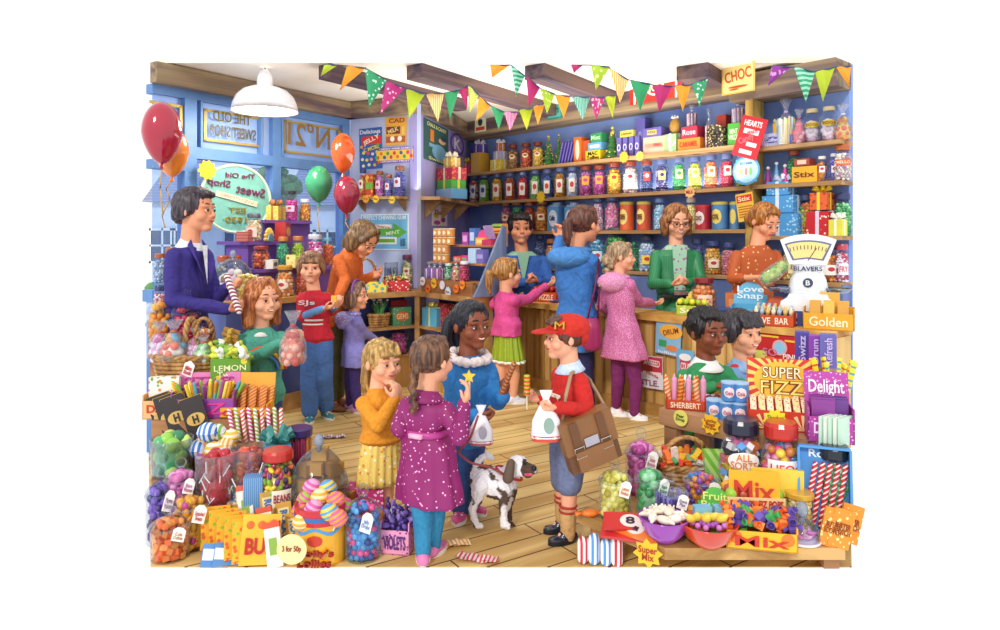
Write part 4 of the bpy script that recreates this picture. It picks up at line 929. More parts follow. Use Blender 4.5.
def fur(co, no):
    h = np.sin(co[:, 0]*210+3*np.sin(co[:, 2]*90))*np.sin(co[:, 2]*230+co[:, 1]*150); return co+no*(h*.0035)[:, None]
dm, t_, b_ = nt('dog_coat'); sck(b_, hx('f2f0f4'), .9)
cc_ = N(t_, 'ShaderNodeTexCoord'); nn_ = N(t_, 'ShaderNodeTexNoise', Scale=8.5, Detail=1.0); rr_ = N(t_, 'ShaderNodeValToRGB'); rr_.color_ramp.elements[0].position = .425; rr_.color_ramp.elements[1].position = .45
rr_.color_ramp.elements[0].color = (*hx('5a463c'), 1); rr_.color_ramp.elements[1].color = (*hx('f4f2f6'), 1); t_.links.new(cc_.outputs['Object'], nn_.inputs[0]); t_.links.new(nn_.outputs[0], rr_.inputs[0]); t_.links.new(rr_.outputs[0], b_.inputs['Base Color'])
link('body', remesh(mb, .005, 2, 'body', fur), dm, dg)
for nme, c1, c2, r0, r1, mt_ in (('ear', (511, 463, -.1), (508, 478, -.11), 4, 5.5, P('6a5648', .9)), ('ear', (517, 460, .07), (515, 470, .09), 4, 4, P('6a5648', .9)), ('nose', (534, 468, -.12), (534, 468.5, -.12), 2.6, 2.6, BLACKP), ('eye', (524, 462.5, -.1), (524, 463, -.1), 1.6, 1.6, BLACKP), ('tongue', (526, 474.5, -.09), (531, 474.5, -.12), 1.8, 1.6, P('e85a7a', .4))):
    m = MB(); m.cap(q(*c1)-o0, q(*c2)-o0, r0*k, r1*k); link(nme, m, mt_, dg, smooth=True)
m = MB(); m.tube([q(509, 473)-o0+Vector((.066*math.cos(t*PI/10), .066*math.sin(t*PI/10), -.03*math.cos(t*PI/10))) for t in range(20)], .007, 6, closed=True); link('collar', m, P('c8343c', .4), dg, smooth=True)
m = MB(); pts = [q(478, 416, -.28), q(470, 440, -.2), q(457, 452, -.1), q(470, 463, -.12), q(490, 467, -.08), q(503, 474, -.08)]
cr = [pts[max(0, i)].lerp(pts[min(5, i+1)], j/4) for i in range(5) for j in range(4)]+[pts[5]]
cr = [cr[0]]+[(cr[i-1]+cr[i]*2+cr[i+1])/4 for i in range(1, len(cr)-1)]+[cr[-1]]
tag(link('dog_lead', m.tube(cr, .006, 6) and m, P('a84a4c', .5), smooth=True), 'thin red dog lead running from the blue coated girl to the dog', 'dog lead')
# ---------------------------------------------------------------- builders for sweets, jars, boxes
def fill_mb(kind, rad, z0, z1, cs, top=True, core=True, seed=1):
    """sweets packed against the inside of a jar; rad(z) gives the radius"""
    q = random.Random(seed); mb = MB(); hgt = z1-z0
    if kind == 'stick':
        n = max(10, int(2*PI*rad(z0)*.9/(cs*.9)))
        for k in range(n):
            t = 2*PI*k/n; r = rad((z0+z1)/2)*.86; x, y = r*math.cos(t), r*math.sin(t); mb.cap((x, y, z0+cs*.4), (x*.93+q.uniform(-1, 1)*cs*.5, y*.93, z1+q.uniform(-.06, .06)*hgt), cs*.5, cs*.5, 7)
        return mb
    if core: mb.lathe([(rad(z0)*.78, z0+cs*.3), (rad(z0+hgt*.5)*.8, z0+hgt*.5), (rad(z1)*.7, z1-cs*.8)], 12)
    rows = max(2, int(hgt/(cs*1.6)))
    for i in range(rows+1):
        z = z0+cs*.8+(hgt-cs*1.3)*i/rows; r = max(rad(z)*.98-cs, cs*.3); n = max(5, int(2*PI*r/(cs*1.9)))
        rs = [(r, n)]+([(r*.55, max(3, n//2)), (0, 1)] if (i == rows and top) else [])
        for r2, n2 in rs:
            for k in range(n2):
                t = 2*PI*(k+.5*(i % 2))/n2+q.uniform(-.12, .12); c = (r2*math.cos(t), r2*math.sin(t), z+q.uniform(-.3, .3)*cs+(cs*.5 if r2 < r else 0))
                if kind == 'ball': mb.ell(c, cs*q.uniform(.85, 1.08), seg=8, rings=5)
                elif kind == 'bean':
                    M = T(*c) @ Euler((q.uniform(0, 6), q.uniform(0, 6), q.uniform(0, 6))).to_matrix().to_4x4(); mb.ell((0, 0, 0), (cs*1.35, cs*.75, cs*.75), M=M, seg=8, rings=5)
                else:
                    M = T(*c) @ Euler((q.uniform(0, 6), q.uniform(0, 6), q.uniform(0, 6))).to_matrix().to_4x4(); mb.box(0, 0, -cs*.7, cs*1.5, cs*1.5, cs*1.4, M)
    return mb
_jm = {}
def jarmesh(kind, a, ft, cs, full):
    key = (kind, a, ft, cs, full)
    if key in _jm: return _jm[key]
    if kind == 'shelf': pr = [(a*.93, .0), (a, .03), (a, .66), (a*.93, .73), (a*.66, .81), (a*.62, .87)]; lid = [(a*.72, .85), (a*.76, .87), (a*.76, .97), (a*.7, 1.0)]; zt = .76; rf = lambda z: a*.95 if z < .66 else a*.7
    elif kind == 'fat': pr = [(a*.8, .0), (a*.97, .06), (a, .3), (a*.98, .55), (a*.85, .7), (a*.66, .79), (a*.64, .86)]; lid = [(a*.74, .84), (a*.78, .86), (a*.78, .96), (a*.7, 1.0)]; zt = .74; rf = lambda z: a*(.95 if z < .6 else .8)
    elif kind == 'drum': pr = [(a*.95, 0), (a, .02), (a, .84), (a*.97, .87)]; lid = [(a*1.02, .86), (a*1.06, .88), (a*1.06, .98), (a*.98, 1.0)]; zt = .82; rf = lambda z: a*.95
    elif kind == 'apoth': pr = [(a*.9, 0), (a*.97, .02), (a*.97, .56), (a*1.05, .585), (a*1.05, .6), (a*.95, .62)]; lid = [(a*1.0, .6), (a*1.06, .615), (a*1.0, .65), (a*.7, .73), (a*.3, .79), (a*.2, .82)]; zt = .58; rf = lambda z: a*.93
    elif kind == 'glass': pr = [(a*.9, 0), (a*.93, .01), (a, .99), (a*.97, 1.0), (a*.9, .05)]; lid = None; zt = .95; rf = lambda z: a*.92
    elif kind == 'slim': pr = [(a, 0), (a, .02), (a, .7), (a*.6, .84), (a*.55, .9)]; lid = [(a*.62, .88), (a*.66, .9), (a*.66, .98), (a*.6, 1.0)]; zt = .72; rf = lambda z: a*.94
    zt = zt*full
    g = MB(); g.lathe(pr, 20, cap=(kind != 'glass')); G_ = g.mesh('jar_glass', True)
    Lm = None
    if lid: l = MB(); l.lathe(lid, 20); (l.ell((0, 0, .9), (a*.34, a*.34, .09), seg=12, rings=8) if kind == 'apoth' else None); Lm = l.mesh('lid', kind == 'apoth')
    f = fill_mb(ft, rf, .015, zt, cs*a, seed=len(_jm))
    if kind == 'apoth' and full > .9: 
        q = random.Random(3)
        if ft != 'stick':
            for k in range(int(10/cs*.3)+6): t = q.uniform(0, 6.3); r = a*q.uniform(.0, .62); f.ell((r*math.cos(t), r*math.sin(t), .62+.1*(1-r/a)), cs*a, seg=8, rings=5)
    fm = f.mesh('sweets', ft != 'cube')
    _jm[key] = (G_, Lm, fm, rf); return _jm[key]
def qz(v, st=.03): return round(round(v/st)*st, 3)
def patch(a, z0, z1, ang, off=1.015, n=10, rot=0.0, round_=False):
    m = MB(); vs = []; fs = []
    for j in range(2 if not round_ else 9):
        tz = j/(1 if not round_ else 8); z = z0+(z1-z0)*tz; aa = ang if not round_ else ang*math.sqrt(max(0, 1-(2*tz-1)**2))+.001
        for i in range(n+1):
            t = -PI/2+rot-aa+2*aa*i/n; vs.append((a*off*math.cos(t), a*off*math.sin(t), z))
    rows = 2 if not round_ else 9
    for j in range(rows-1):
        for i in range(n): b = j*(n+1)+i; fs.append((b, b+1, b+n+2, b+n+1))
    return m.add(vs, fs)
_ptc = {}
def jar(c, rz, w, h, label, kind='shelf', sw='e8a02c', ft='ball', cs=.22, lid='8a3c24', lab=None, labz=(.22, .5), laba=.75, text=None, tcol='b02030', full=1.0, group=None, name='sweet_jar', cat='jar', tagc=None, tagt=None, tagz=.45, seam='c03040', rnd=False, lab2=None):
    a = qz(w/2/h); t = thing(name, c, rz, label, cat, group); t.scale = (h, h, h)
    G_, Lm, fm, rf = jarmesh(kind, a, ft, cs, full)
    link('glass', G_, GL if lid != 'clear' else GL, t)
    if Lm: link('stopper' if kind == 'apoth' else 'lid', Lm, GL if kind == 'apoth' else P(lid, .3, .2 if lid in ('c08a30', '9a5a2c', 'd9a93a') else 0, .3), t)
    f = link('sweets', fm, pal(*([sw] if isinstance(sw, str) else sw)), t); f['kind'] = 'stuff'
    if lab:
        k = (a, labz, laba, rnd)
        if k not in _ptc: _ptc[k] = patch(a, labz[0], labz[1], laba, round_=rnd).mesh('label', True)
        link('label', _ptc[k], P(lab, .6), t)
        if text:
            zc = (labz[0]+labz[1])/2; wd = 2*a*math.sin(min(laba, 1.2))*.8; ht = (labz[1]-labz[0])*(.8 if '\n' in text else .5)
            me = text_mesh(text, 1.0, .01, .012); key = ('jt', text, a, labz, laba)
            if key not in _ptc:
                m2 = me.copy(); n = len(m2.vertices); co = np.empty(n*3); m2.vertices.foreach_get('co', co); co = co.reshape(-1, 3)
                mn, mx = co.min(0), co.max(0); x = (co[:, 0]-(mn[0]+mx[0])/2)/(mx[0]-mn[0])*laba*1.6; z = (co[:, 2]-(mn[2]+mx[2])/2)/(mx[2]-mn[2])*ht+zc
                r = a*1.035+(co[:, 1] < 0)*a*.02; m2.vertices.foreach_set('co', np.stack([r*np.sin(x), -r*np.cos(x), z], 1).reshape(-1)); m2.update(); _ptc[key] = m2
            link('lettering', _ptc[key], P(tcol, .5), t)
        elif h > .12:
            k = ('em', a, labz)
            if k not in _ptc: _ptc[k] = patch(a, labz[0]+(labz[1]-labz[0])*.35, labz[0]+(labz[1]-labz[0])*.8, .3, 1.03, round_=True).mesh('emblem', True)
            link('emblem', _ptc[k], P(lab2 or seam, .6), t)
    if tagc:
        M = T(a*.55, -a*1.12, tagz) @ R(.25, 'Y'); m = MB(); wd, hd = a*.62, .26
        m.prism([(-wd/2, 0), (wd/2, 0), (wd/2, hd*.8), (wd*.22, hd), (-wd*.22, hd), (-wd/2, hd*.8)], -.006, .006, M @ R(PI/2, 'X')); tg = link('tag', m, P('fbf6ee', .6), t)
        fit_text(tagt or 'Bon\nbons', wd*.75, hd*.5, P(tagc, .6), tg, M @ T(0, -.02, hd*.42), .004, .012)
    return t
def on(pl, px, z, off=0): return pl.at(px, z=z, off=off)
def bow(mb, c, r, M=None):
    c = Vector(c)
    for k in range(6):
        t = k*PI/3; d = Vector((math.cos(t), math.sin(t), .55)).normalized(); mb.tube([c, c+d*r+Vector((0, 0, .25*r)), c+d*r*1.1+Vector((0, 0, -.1*r)), c+Vector((0, 0, .04*r))], [r*.12, r*.24, r*.2, r*.1], 6, M=M)
    mb.ell(c+Vector((0, 0, r*.15)), r*.25, M=M)
def gift(c, rz, w, d, h, mat, rib, label, bowr=.3, name='gift_box', group=None, lid=None, cat='gift box'):
    t = thing(name, c, rz, label, cat, group); m = MB(); m.box(0, 0, 0, w, d, h); link('box', m, mat, t)
    if lid: m = MB(); m.box(0, 0, h*.78, w*1.06, d*1.06, h*.24); link('lid', m, lid, t)
    if rib:
        m = MB(); k = min(w, d)*.16; e = 1.07 if lid else 1.02; hh = h*1.03
        m.box(0, 0, 0, k, d*e, hh); m.box(0, 0, 0, w*e, k, hh)
        if bowr: bow(m, (0, 0, hh), bowr*min(w, d)*1.1)
        link('ribbon', m, P(rib, .4), t, smooth=False)
    return t
def pack(c, rz, w, d, h, col, label, text=None, tcol='ffffff', mat=None, patchc=None, ps=(.7, .5), name='sweet_box', cat='box', group=None, tilt=0, oval=False, M=None, side=None, th=None):
    t = thing(name, c, rz, label, cat, group, M=M)
    if tilt and M is None: t.rotation_euler = (0, tilt, rz)
    m = MB(); m.box(0, 0, 0, w, d, h); link('carton', m, mat or P(col, .45), t)
    if patchc:
        m = MB()
        if oval: m.prism([(w*ps[0]/2*math.cos(k*PI/12), h*ps[1]/2*math.sin(k*PI/12)) for k in range(24)], 0, .003, T(0, -d/2, h/2) @ R(PI/2, 'X'))
        else: m.box(0, -d/2-.0015, h/2-h*ps[1]/2, w*ps[0], .003, h*ps[1])
        link('label', m, P(patchc, .5), t)
    if text: fit_text(text, w*(ps[0]*.85 if patchc else .82), h*(th or (ps[1]*.6 if patchc else .5)), P(tcol, .5), t, T(0, -d/2-.004, h/2), .003, .012)
    return t
def tin(c, rz, w, h, col, label, lidc=None, patchc='f0d890', text=None, tcol='a02020', name='tin', square=False, group=None, neck=False):
    t = thing(name, c, rz, label, 'tin', group); m = MB()
    if square: m.box(0, 0, 0, w, w*.8, h*.86); lm = MB(); lm.box(0, 0, h*.86, w*.8, w*.62, h*.06); lm.lathe([(w*.3, h*.92), (w*.3, h)], 16)
    else: m.lathe([(w*.48, 0), (w/2, h*.02), (w/2, h*.9)], 24); lm = MB(); lm.lathe([(w*.52, h*.88), (w*.52, h*.97), (w*.3, h)], 24)
    link('body', m, P(col, .35, 0, .3), t); link('lid', lm, P(lidc or col, .35), t)
    if square: m = MB(); m.prism([(w*.38*math.cos(k*PI/12), h*.3*math.sin(k*PI/12)) for k in range(24)], 0, .004, T(0, -w*.4, h*.45) @ R(PI/2, 'X')); link('label', m, P(patchc, .5), t)
    else: link('label', patch(w/2, h*.18, h*.74, .7, round_=True), P(patchc, .5), t)
    if text: fit_text(text, w*.5, h*.18, P(tcol, .5), t, T(0, -(w*.4 if square else w*.5)-.012, h*.46), .004, .015)
    return t
def cellobag(c, rz, w, h, sw, label, tie='e8e8f4', ft='ball', cs=.28, name='sweet_bag', group=None, lean=0):
    t = thing(name, c, rz, label, 'bag of sweets', group); t.scale = (h, h, h); a = qz(w/2/h, .05)
    if lean: t.rotation_euler = (0, lean, rz)
    k = ('cb', a)
    if k not in _ptc:
        m = MB(); m.lathe([(a*.8, 0), (a, .08), (a*.95, .4), (a*.55, .62), (a*.16, .72), (a*.3, .82), (a*.62, .98), (a*.58, .98), (a*.2, .8)], 16, cap=False); _ptc[k] = m.mesh('cellophane', True)
    link('cellophane', _ptc[k], CELLO, t); k = ('cbf', a, ft, cs)
    if k not in _ptc: _ptc[k] = fill_mb(ft, lambda z: a*(.92 if z < .4 else .6), .01, .56, cs*a).mesh('sweets', ft != 'cube')
    f = link('sweets', _ptc[k], pal(*([sw] if isinstance(sw, str) else sw)), t); f['kind'] = 'stuff'
    m = MB(); m.lathe([(a*.2, .69), (a*.24, .71), (a*.2, .74)], 12); link('tie', m, P(tie, .5), t); return t
def tree(c, w, h, label):
    t = thing('tinsel_tree', c, 0, label, 'decoration'); m = MB(); q = random.Random(int(c[0]*1000))
    for k in range(5): m.lathe([(w/2*(1-k*.17), h*(.03+.17*k)), (w/2*(.55-k*.1), h*(.2+.17*k)), (.004, h*(.32+.17*k))], 10, R(k))
    link('foliage', m, P('3c7a3c', .8), t)
    m = MB()
    for k in range(34): z = q.uniform(.04, .9); r = w/2*(1.0-z*.95); a = q.uniform(0, 6.3); m.ell((r*math.cos(a), r*math.sin(a), z*h), w*.05, seg=6, rings=4)
    o = link('baubles', m, pal('f0c838', 'f0c838', 'e87a2c'), t); o['kind'] = 'stuff'
    m = MB(); m.ell((0, 0, h*.98), w*.09); link('tree_top', m, P('f6d84a', .3), t); return t
ORD = ['first', 'second', 'third', 'fourth', 'fifth', 'sixth', 'seventh', 'eighth', 'ninth', 'tenth', 'eleventh', 'twelfth', 'thirteenth', 'fourteenth', 'fifteenth', 'sixteenth', 'seventeenth', 'eighteenth', 'nineteenth', 'twentieth']
MIDS = back(5.91)
JRZ = -.22
# ---------------------------------------------------------------- back wall shelf two: the long row of sweet jars
row2 = [(463, 10, 28, '3c4c9c', 'navy blue', 'e8f0fa', '3c4c9c'), (474, 10, 28, ('d0402c', 'f0e0d0'), 'red and white', 'dce6fa', '3c4c9c'), (484, 11, 28, ('88c43c', '6aa82c'), 'bright green', 'dce6fa', '3c4c9c'),
 (497, 12, 28, ('f2c428', 'e8a81c'), 'yellow', 'faf2ec', 'd04838'), (510, 12, 28, ('e0702c', 'c85020'), 'orange', 'faf2ec', 'd04838'), (523, 12, 28, ('c82c3c', 'e04050'), 'crimson', 'faf2ec', 'd04838'), (535.5, 11.5, 29, ('58b048', 'a8d880'), 'leaf green', 'faf2ec', 'd04838'),
 (547.5, 11.5, 29, ('34549c', '5078c0'), 'dark blue', 'faf2ec', 'd04838'), (560, 12, 30, ('e8b030', 'c88020'), 'amber', 'faf2ec', 'd04838'), (572.5, 12, 30, ('e8ecf8', 'c0d0f0'), 'white', 'faf2ec', 'd04838'),
 (586, 13.5, 30, ('d05ab0', 'b43c98', 'e890cc'), 'mauve', 'f4b83c', 'c03a80'), (599.5, 13.5, 30, ('cc4aa8', 'e070c0'), 'magenta', 'f4a83c', 'c03a80'), (614.5, 15, 32, ('f4b030', 'f4d050', 'e89020'), 'golden', 'f6c040', 'c82820'), (630.5, 15, 32, ('f8e8e0', 'f4c8c8', 'fff0e8'), 'pale pink', 'fbeee8', 'c82828'),
 (647, 14, 32, ('28386c', '3c5090'), 'inky blue', 'c84038', 'f0e0d8'), (662, 13, 32, ('38306c', '5c4c90', '9a9ac8'), 'dark purple', 'f4e070', '38306c'), (679, 14.5, 33, ('30a058', '58c070', '2c8c4c'), 'emerald green', 'f4f0a0', '3a8c4c'), (695, 14.5, 33, ('e8e04c', 'b8d030', 'f4f090'), 'lemon yellow', 'e8f0a0', '9ac030'),
 (711, 14.5, 34, ('f08848', 'f4b060', 'e86868'), 'peach', 'fbe8c8', 'e87030'), (727, 15, 34, ('c82c4c', 'e04468', 'a82040'), 'deep pink', 'fbe8d0', 'c82c4c'), (741.5, 12, 32, ('b8d040', '90b830'), 'lime', None, 'd0e080')]
for i, (px, w_, h_, sw, cn, lb, em) in enumerate(row2):
    c = on(MIDS, px, SZ['S2']); u = c.y/F; lid = '5a6a9c' if i < 10 or i > 14 else '8a3a28'
    jar(c, JRZ, w_*u, h_*u, 'glass jar of %s sweets, %s from left in the long second shelf row' % (cn, ORD[i] if i < 20 else 'last'), 'shelf', sw, 'ball', .2, lid, lb, (.16, .6) if i < 10 else (.36, .64), .5, lab2=em, group='sweet jars in the long row on the second shelf')
# shelf three
row3 = [(498, 11, 30, 'shelf', ('d86a98', 'f0a0c0'), 'pink', 'c07a3c'), (509, 13, 31, 'fat', ('2c8c5c', '50b078'), 'dark green', 'c07a3c'), (522, 12, 30, 'shelf', ('b03c28', 'd05a38'), 'rust red', 'b06030'), (534, 14, 31, 'shelf', ('e8882c', 'f4a83c'), 'bright orange', 'c07a3c')]
for i, (px, w_, h_, kd, sw, cn, ld) in enumerate(row3):
    c = on(MIDS, max(px, 512) if px < 512 else px, SZ['S3']) if False else on(MIDS, px+8, SZ['S3']); u = c.y/F
    jar(c, JRZ, w_*u, h_*u, 'glass jar of %s sweets beside the shopkeeper on the third shelf' % cn, kd, sw, 'ball', .2, ld, 'f0ecc0', (.35, .55), .5, group='jars behind the shopkeeper')
for px, ps_ in ((557, 'nearer the shopkeeper'), (574, 'nearer the blue coated woman')):
    c = on(MIDS, px, SZ['S3']); u = c.y/F; tin(c, MIDS.rz, 15*u, 28*u, '5f9ad8', 'square light blue tin with white oval, %s' % ps_, 'a8c8ec', 'e4eefa', 'Celtic', '3058a0', square=True, group='square blue tins')
for px, w_, h_, sw, cn, ld in ((598, 13, 34, ('f8d8e8', 'f4a0c8', 'ffffff'), 'white and pink', '6c84c0'), (612, 14, 35, ('f07ab0', 'f8c0d8'), 'pink heart', '6c84c0'), (660, 13, 32, ('90c8e8', 'd0e8f8'), 'pale blue', '6c84c0'), (691, 12, 32, ('f8f0b0', 'f4e08c'), 'cream', 'f0e8d0')):
    c = on(MIDS, px, SZ['S3']); u = c.y/F; jar(c, JRZ, w_*u, h_*u, 'glass jar of %s sweets on the third shelf of the back wall' % cn, 'shelf', sw, 'ball', .22, ld, group='single jars on the third shelf')
for px, w_, h_, col, lidc, pc, lbl, tx in ((627, 14, 29, 'd8602c', 'c8b84c', 'f4dc80', 'orange toffee tin with gold lid, left of the pair', 'TOFFEE'), (644, 14, 29, 'c8502c', 'c8b84c', 'f4dc80', 'orange toffee tin with gold lid, right of the pair', 'TOFFEE'), (703, 15, 25, 'b82838', 'c8303c', 'f0e0e4', 'red round tin with a white ring on the third shelf', 'OXO'), (720, 16, 28, '4c84b8', 'c8b84c', 'ecd870', 'blue and gold toffee tin on the third shelf', 'ROYAL'), (735, 10, 28, '4c84b8', 'c8b84c', 'ecd870', 'blue and gold tin half hidden behind the sweet cigarette card', None)):
    c = on(MIDS, px, SZ['S3']); u = c.y/F; tin(c, MIDS.rz, w_*u, h_*u, col, lbl, lidc, pc, tx, '7a3c20')
# shelf four, behind the staff
for px, w_, h_, kd, sw, cn, ld, lb in ((540, 12, 32, 'fat', ('5c78b0', '90a8d0'), 'slate blue', '4c5c8c', None), (551, 11, 28, 'fat', ('c88040', 'e8a860'), 'caramel', 'c07a3c', 'f4d8b0'), (598, 17, 40, 'apoth', ('6cc0e0', 'a8dcf0', '48a0d0'), 'sky blue', 'clear', 'dceef8'), (617, 25, 42, 'fat', ('3c9c44', '5cb85c'), 'shamrock green', '3c4450', 'd0e8c0'), (634, 14, 38, 'apoth', ('30805c', '48a070'), 'bottle green', 'clear', None), (647, 18, 36, 'fat', ('c0d8f0', 'a0c0e8', 'e8f0fa'), 'frosty blue', '2c3450', 'f4d84c'),
                                 (697, 15, 34, 'shelf', ('5050a0', '7878c0'), 'violet blue', '3c4a80', None), (713, 17, 33, 'fat', ('f0b040', 'f4d070', 'e88c30'), 'honey coloured', '3c4a80', 'fbe8d0'), (729, 15, 32, 'fat', ('d87080', 'f0a0a8'), 'dusky pink', '3c4a80', None)):
    c = on(MIDS, px, SZ['S4']); u = c.y/F; jar(c, JRZ, w_*u, h_*u, 'wide jar of %s sweets on the lowest shelf behind the counter staff' % cn, kd, sw, 'ball', .2, ld, lb, (.2, .45), .6, group='jars on the lowest shelf behind the counter')
for px, w_, h_, kd, sw, cn, ld, lb, tx in ((777, 14, 30, 'fat', ('e8d8a0', 'c8b070'), 'nut', '5a6a8c', None, None), (792, 20, 34, 'fat', ('f4e070', 'f8f0b0', 'c8d878'), 'pale lemon', 'd8d8e8', 'fbe8a0', None), (829, 20, 34, 'fat', ('e88c38', 'c86820', 'f0a850'), 'toffee brown', '4c3c70', 'f4ece4', None), (846, 13, 38, 'fat', ('d83c60', 'f0e8f4'), 'raspberry', 'c04860', 'f4f0fa', 'FRY')):
    c = on(MIDS, px if px < 845 else 842, SZ['R4']); u = c.y/F; jar(c, JRZ, w_*u, h_*u, 'wide jar of %s sweets on the lowest shelf near the white scales' % cn, kd, sw, 'ball', .2, ld, lb, (.2, .5), .7, text=tx, tcol='d02c3c')
# ---------------------------------------------------------------- top shelf
def TS(px, dz=0, off=0, key='S1'): return MIDS.at(px, z=SZ[key]+dz, off=off)
RZ = MIDS.rz
def bk(px, w_, d, h_, col, label, dz=0, off=0, key='S1', **k):
    c = TS(px, dz, off, key); u = c.y/F; return pack(c, RZ, w_*u, d, h_*u, col, label, **k)
def bg(px, w_, h_, mat, rib, label, dz=0, key='S1', off=0, **k):
    c = TS(px, dz, off, key); u = c.y/F; return gift(c, RZ, w_*u, min(.2, w_*u), h_*u, mat, rib, label, **k)
bg(460, 8, 8, P('e0a040'), 'f4e8c0', 'small gold gift box at the far left of the top shelf', bowr=.4)
bg(470, 11, 11, P('e0507c'), 'f4d84c', 'pink gift box with a yellow bow at the left of the top shelf', bowr=.45)
bg(480, 13, 20, stripes('dca83c', 'f4d47c', 30, 'X'), None, 'tall gold striped gift box at the left of the top shelf'); u = TS(480).y/F
bg(480, 10, 8, P('6450a8'), 'e8e0f4', 'purple sweet parcel on top of the tall gold box', dz=20*u, bowr=.5)
bg(500, 14, 11, dots('e8c83c', 'f8f0a0', 40, .3), 'f4f0e0', 'yellow gift box at the bottom of the cellophane stack', bowr=0); bg(500.5, 10, 8, P('c0bcd8'), 'f4f0f8', 'silver gift box in the middle of the cellophane stack', dz=11*u+.002, bowr=0); bg(500.8, 6, 7, P('e0803c'), 'f0ecf4', 'little orange gift box on top of the stack beside the small jars', dz=19*u+.006, bowr=.7)
for px, sw, cn in ((513, ('8c5c34', 'c08c50'), 'brown'), (526, ('c84828', 'e86838'), 'brick red'), (538, ('e8b030', 'f4cc50'), 'corn yellow')):
    c = TS(px); u = c.y/F; jar(c, JRZ, 12*u, 25*u, 'small jar of %s sweets with oval label on the top shelf' % cn, 'shelf', sw, 'ball', .22, '7a3020', 'f4ecb0', (.4, .6), .5, rnd=True)
c = TS(548.5); tree(c, 13*c.y/F, 30*c.y/F, 'green tinsel tree with gold baubles beside the small jars on the top shelf')
c = TS(559, off=-.05); tree(c, 11*c.y/F, 31*c.y/F, 'slimmer tinsel tree behind the leaning purple bars')
for k in range(5):
    c = TS(561.5+3*k); u = c.y/F; pack(c, RZ, 2.2*u, .1, 23*u, '5a4ca8', 'purple foil bar in the leaning row on the top shelf', name='chocolate_bar', cat='chocolate bar', group='leaning purple bars', tilt=.28, patchc='8478c8', ps=(.5, .9))
bk(581, 10, .12, 25, 'e0702c', 'tall orange carton with a white oval on the top shelf', patchc='f6e0c8', ps=(.55, .8), oval=True, name='carton'); bk(590, 9, .12, 21, 'c86030', 'rust brown carton behind the tall orange one', off=-.03, name='carton')
bk(597, 19, .14, 10, 'f0cc28', 'yellow box lettered in black on the top shelf', text='MAC\nToffee', tcol='2a2420', th=.75); u = TS(597).y/F
bk(598.5, 17, .13, 7.5, '6cb0dc', 'pale blue box lying on the yellow one', dz=10.3*u, patchc='e0f0fa', ps=(.7, .4)); bk(599.5, 14, .12, 9, '3c9c64', 'green box at the top of the pile beside the tinsel tree', dz=18.1*u, text='Mint', tcol='c8f0c8')
c = TS(612.5); tree(c, 17*c.y/F, 32*c.y/F, 'fat green tinsel tree with gold baubles in the middle of the top shelf')
for k in range(4): bk(622+6*k, 5.4, .1, 20, '6c64b4', 'upright lilac carton in the row under the yellow box', text='O', tcol='e4e0f8', th=.35, group='row of lilac cartons')
u = TS(628).y/F; bk(630, 16, .12, 6, 'f0d860', 'yellow box lying across the lilac cartons', dz=20.3*u, text='Lemon', tcol='8a6a20')
bk(643, 12, .1, 38, '5c58a8', 'tallest purple carton with a round seal on the top shelf', patchc='8c88d0', ps=(.5, .3), oval=True, off=-.04)
bk(658, 25, .15, 17, 'e87a3c', 'orange striped box with torn red label on the top shelf', mat=stripes('e8803c', 'fbe8d8', 14, 'X', rot=.7), text='GUMS', tcol='d0343c', th=.25); u = TS(658).y/F
bk(656, 22, .14, 9, '6860b0', 'lilac box with yellow ticket lying on the orange striped box', dz=17.3*u, patchc='f4d84c', ps=(.5, .5), text='FUDGE', tcol='3a2c60')
bg(674, 14, 18, dots('9cd48c', 'd8f0c8', 20, .3), 'f4f8f0', 'pale green gift box with white ribbon on the top shelf', bowr=.0); u = TS(674).y/F
t = thing('gift_pouch', TS(675, 18.4*u), RZ, 'gold and brown rounded sweet pouch standing on the pale green gift', 'pouch'); m = MB(); m.ell((0, 0, 8*u), (6*u, .04, 8*u)); link('pouch', m, P('b88c3c'), t, smooth=True); m = MB(); bow(m, (0, 0, 15*u), 4*u); link('bow', m, P('f0f0f4'), t)
bk(693, 25, .15, 12, 'f0882c', 'orange caramel box on the top shelf', text='CARAMEL', tcol='b83020', th=.42); bk(693, 18, .13, 11, 'c82c4c', 'crimson box with white oval lettering on the caramel box', dz=12.3*u, text='Rose', tcol='f8d8e0')
for px, nn_ in ((692, 'left'), (705, 'right')):
    c = TS(px, 12.5*u+(11*u if px < 700 else 0), off=0); cellobag(c if px < 700 else TS(709), RZ, 10*u, (22 if px < 700 else 40)*u, ('f4d0dc', '6c5080', 'ffffff'), 'pink and white cellophane sweet cone on the top shelf, the %s one' % nn_, ft='stick', cs=.3)
t = thing('chest_tin', TS(719), RZ, 'black and gold treasure chest tin on the top shelf', 'tin'); m = MB(); m.box(0, 0, 0, 17*u, .16, 15*u); link('chest', m, dots('3a3430', 'c8b478', 50, .35), t); m = MB(); m.lathe([(8.5*u, -.08), (8.5*u, .08)], 20, T(0, 0, 15*u) @ R(PI/2, 'X') @ S(1, .8, 1)); link('lid', m, dots('3a3430', 'd8c488', 50, .35), t)
fit_text('TEA', 6*u, 6*u, P('2a2420'), t, T(0, -.084, 7*u), .004, .02)
bk(724, 10, .1, 33, 'b0301c', 'rolled red sweet bag behind the treasure chest tin', off=-.06, name='sweet_packet', cat='packet')
bk(738, 13, .15, 22, '4caa3c', 'green carton at the right end of the top shelf', text='MINT\nWILDE', tcol='e0f8d0', th=.5); cellobag(TS(738, 22.4*TS(738).y/F), RZ, 13*u, 24*u, ('e8d8ec', '9a6ca0', 'ffffff'), 'cellophane cone of white sweets standing on the green carton', ft='stick', cs=.3)
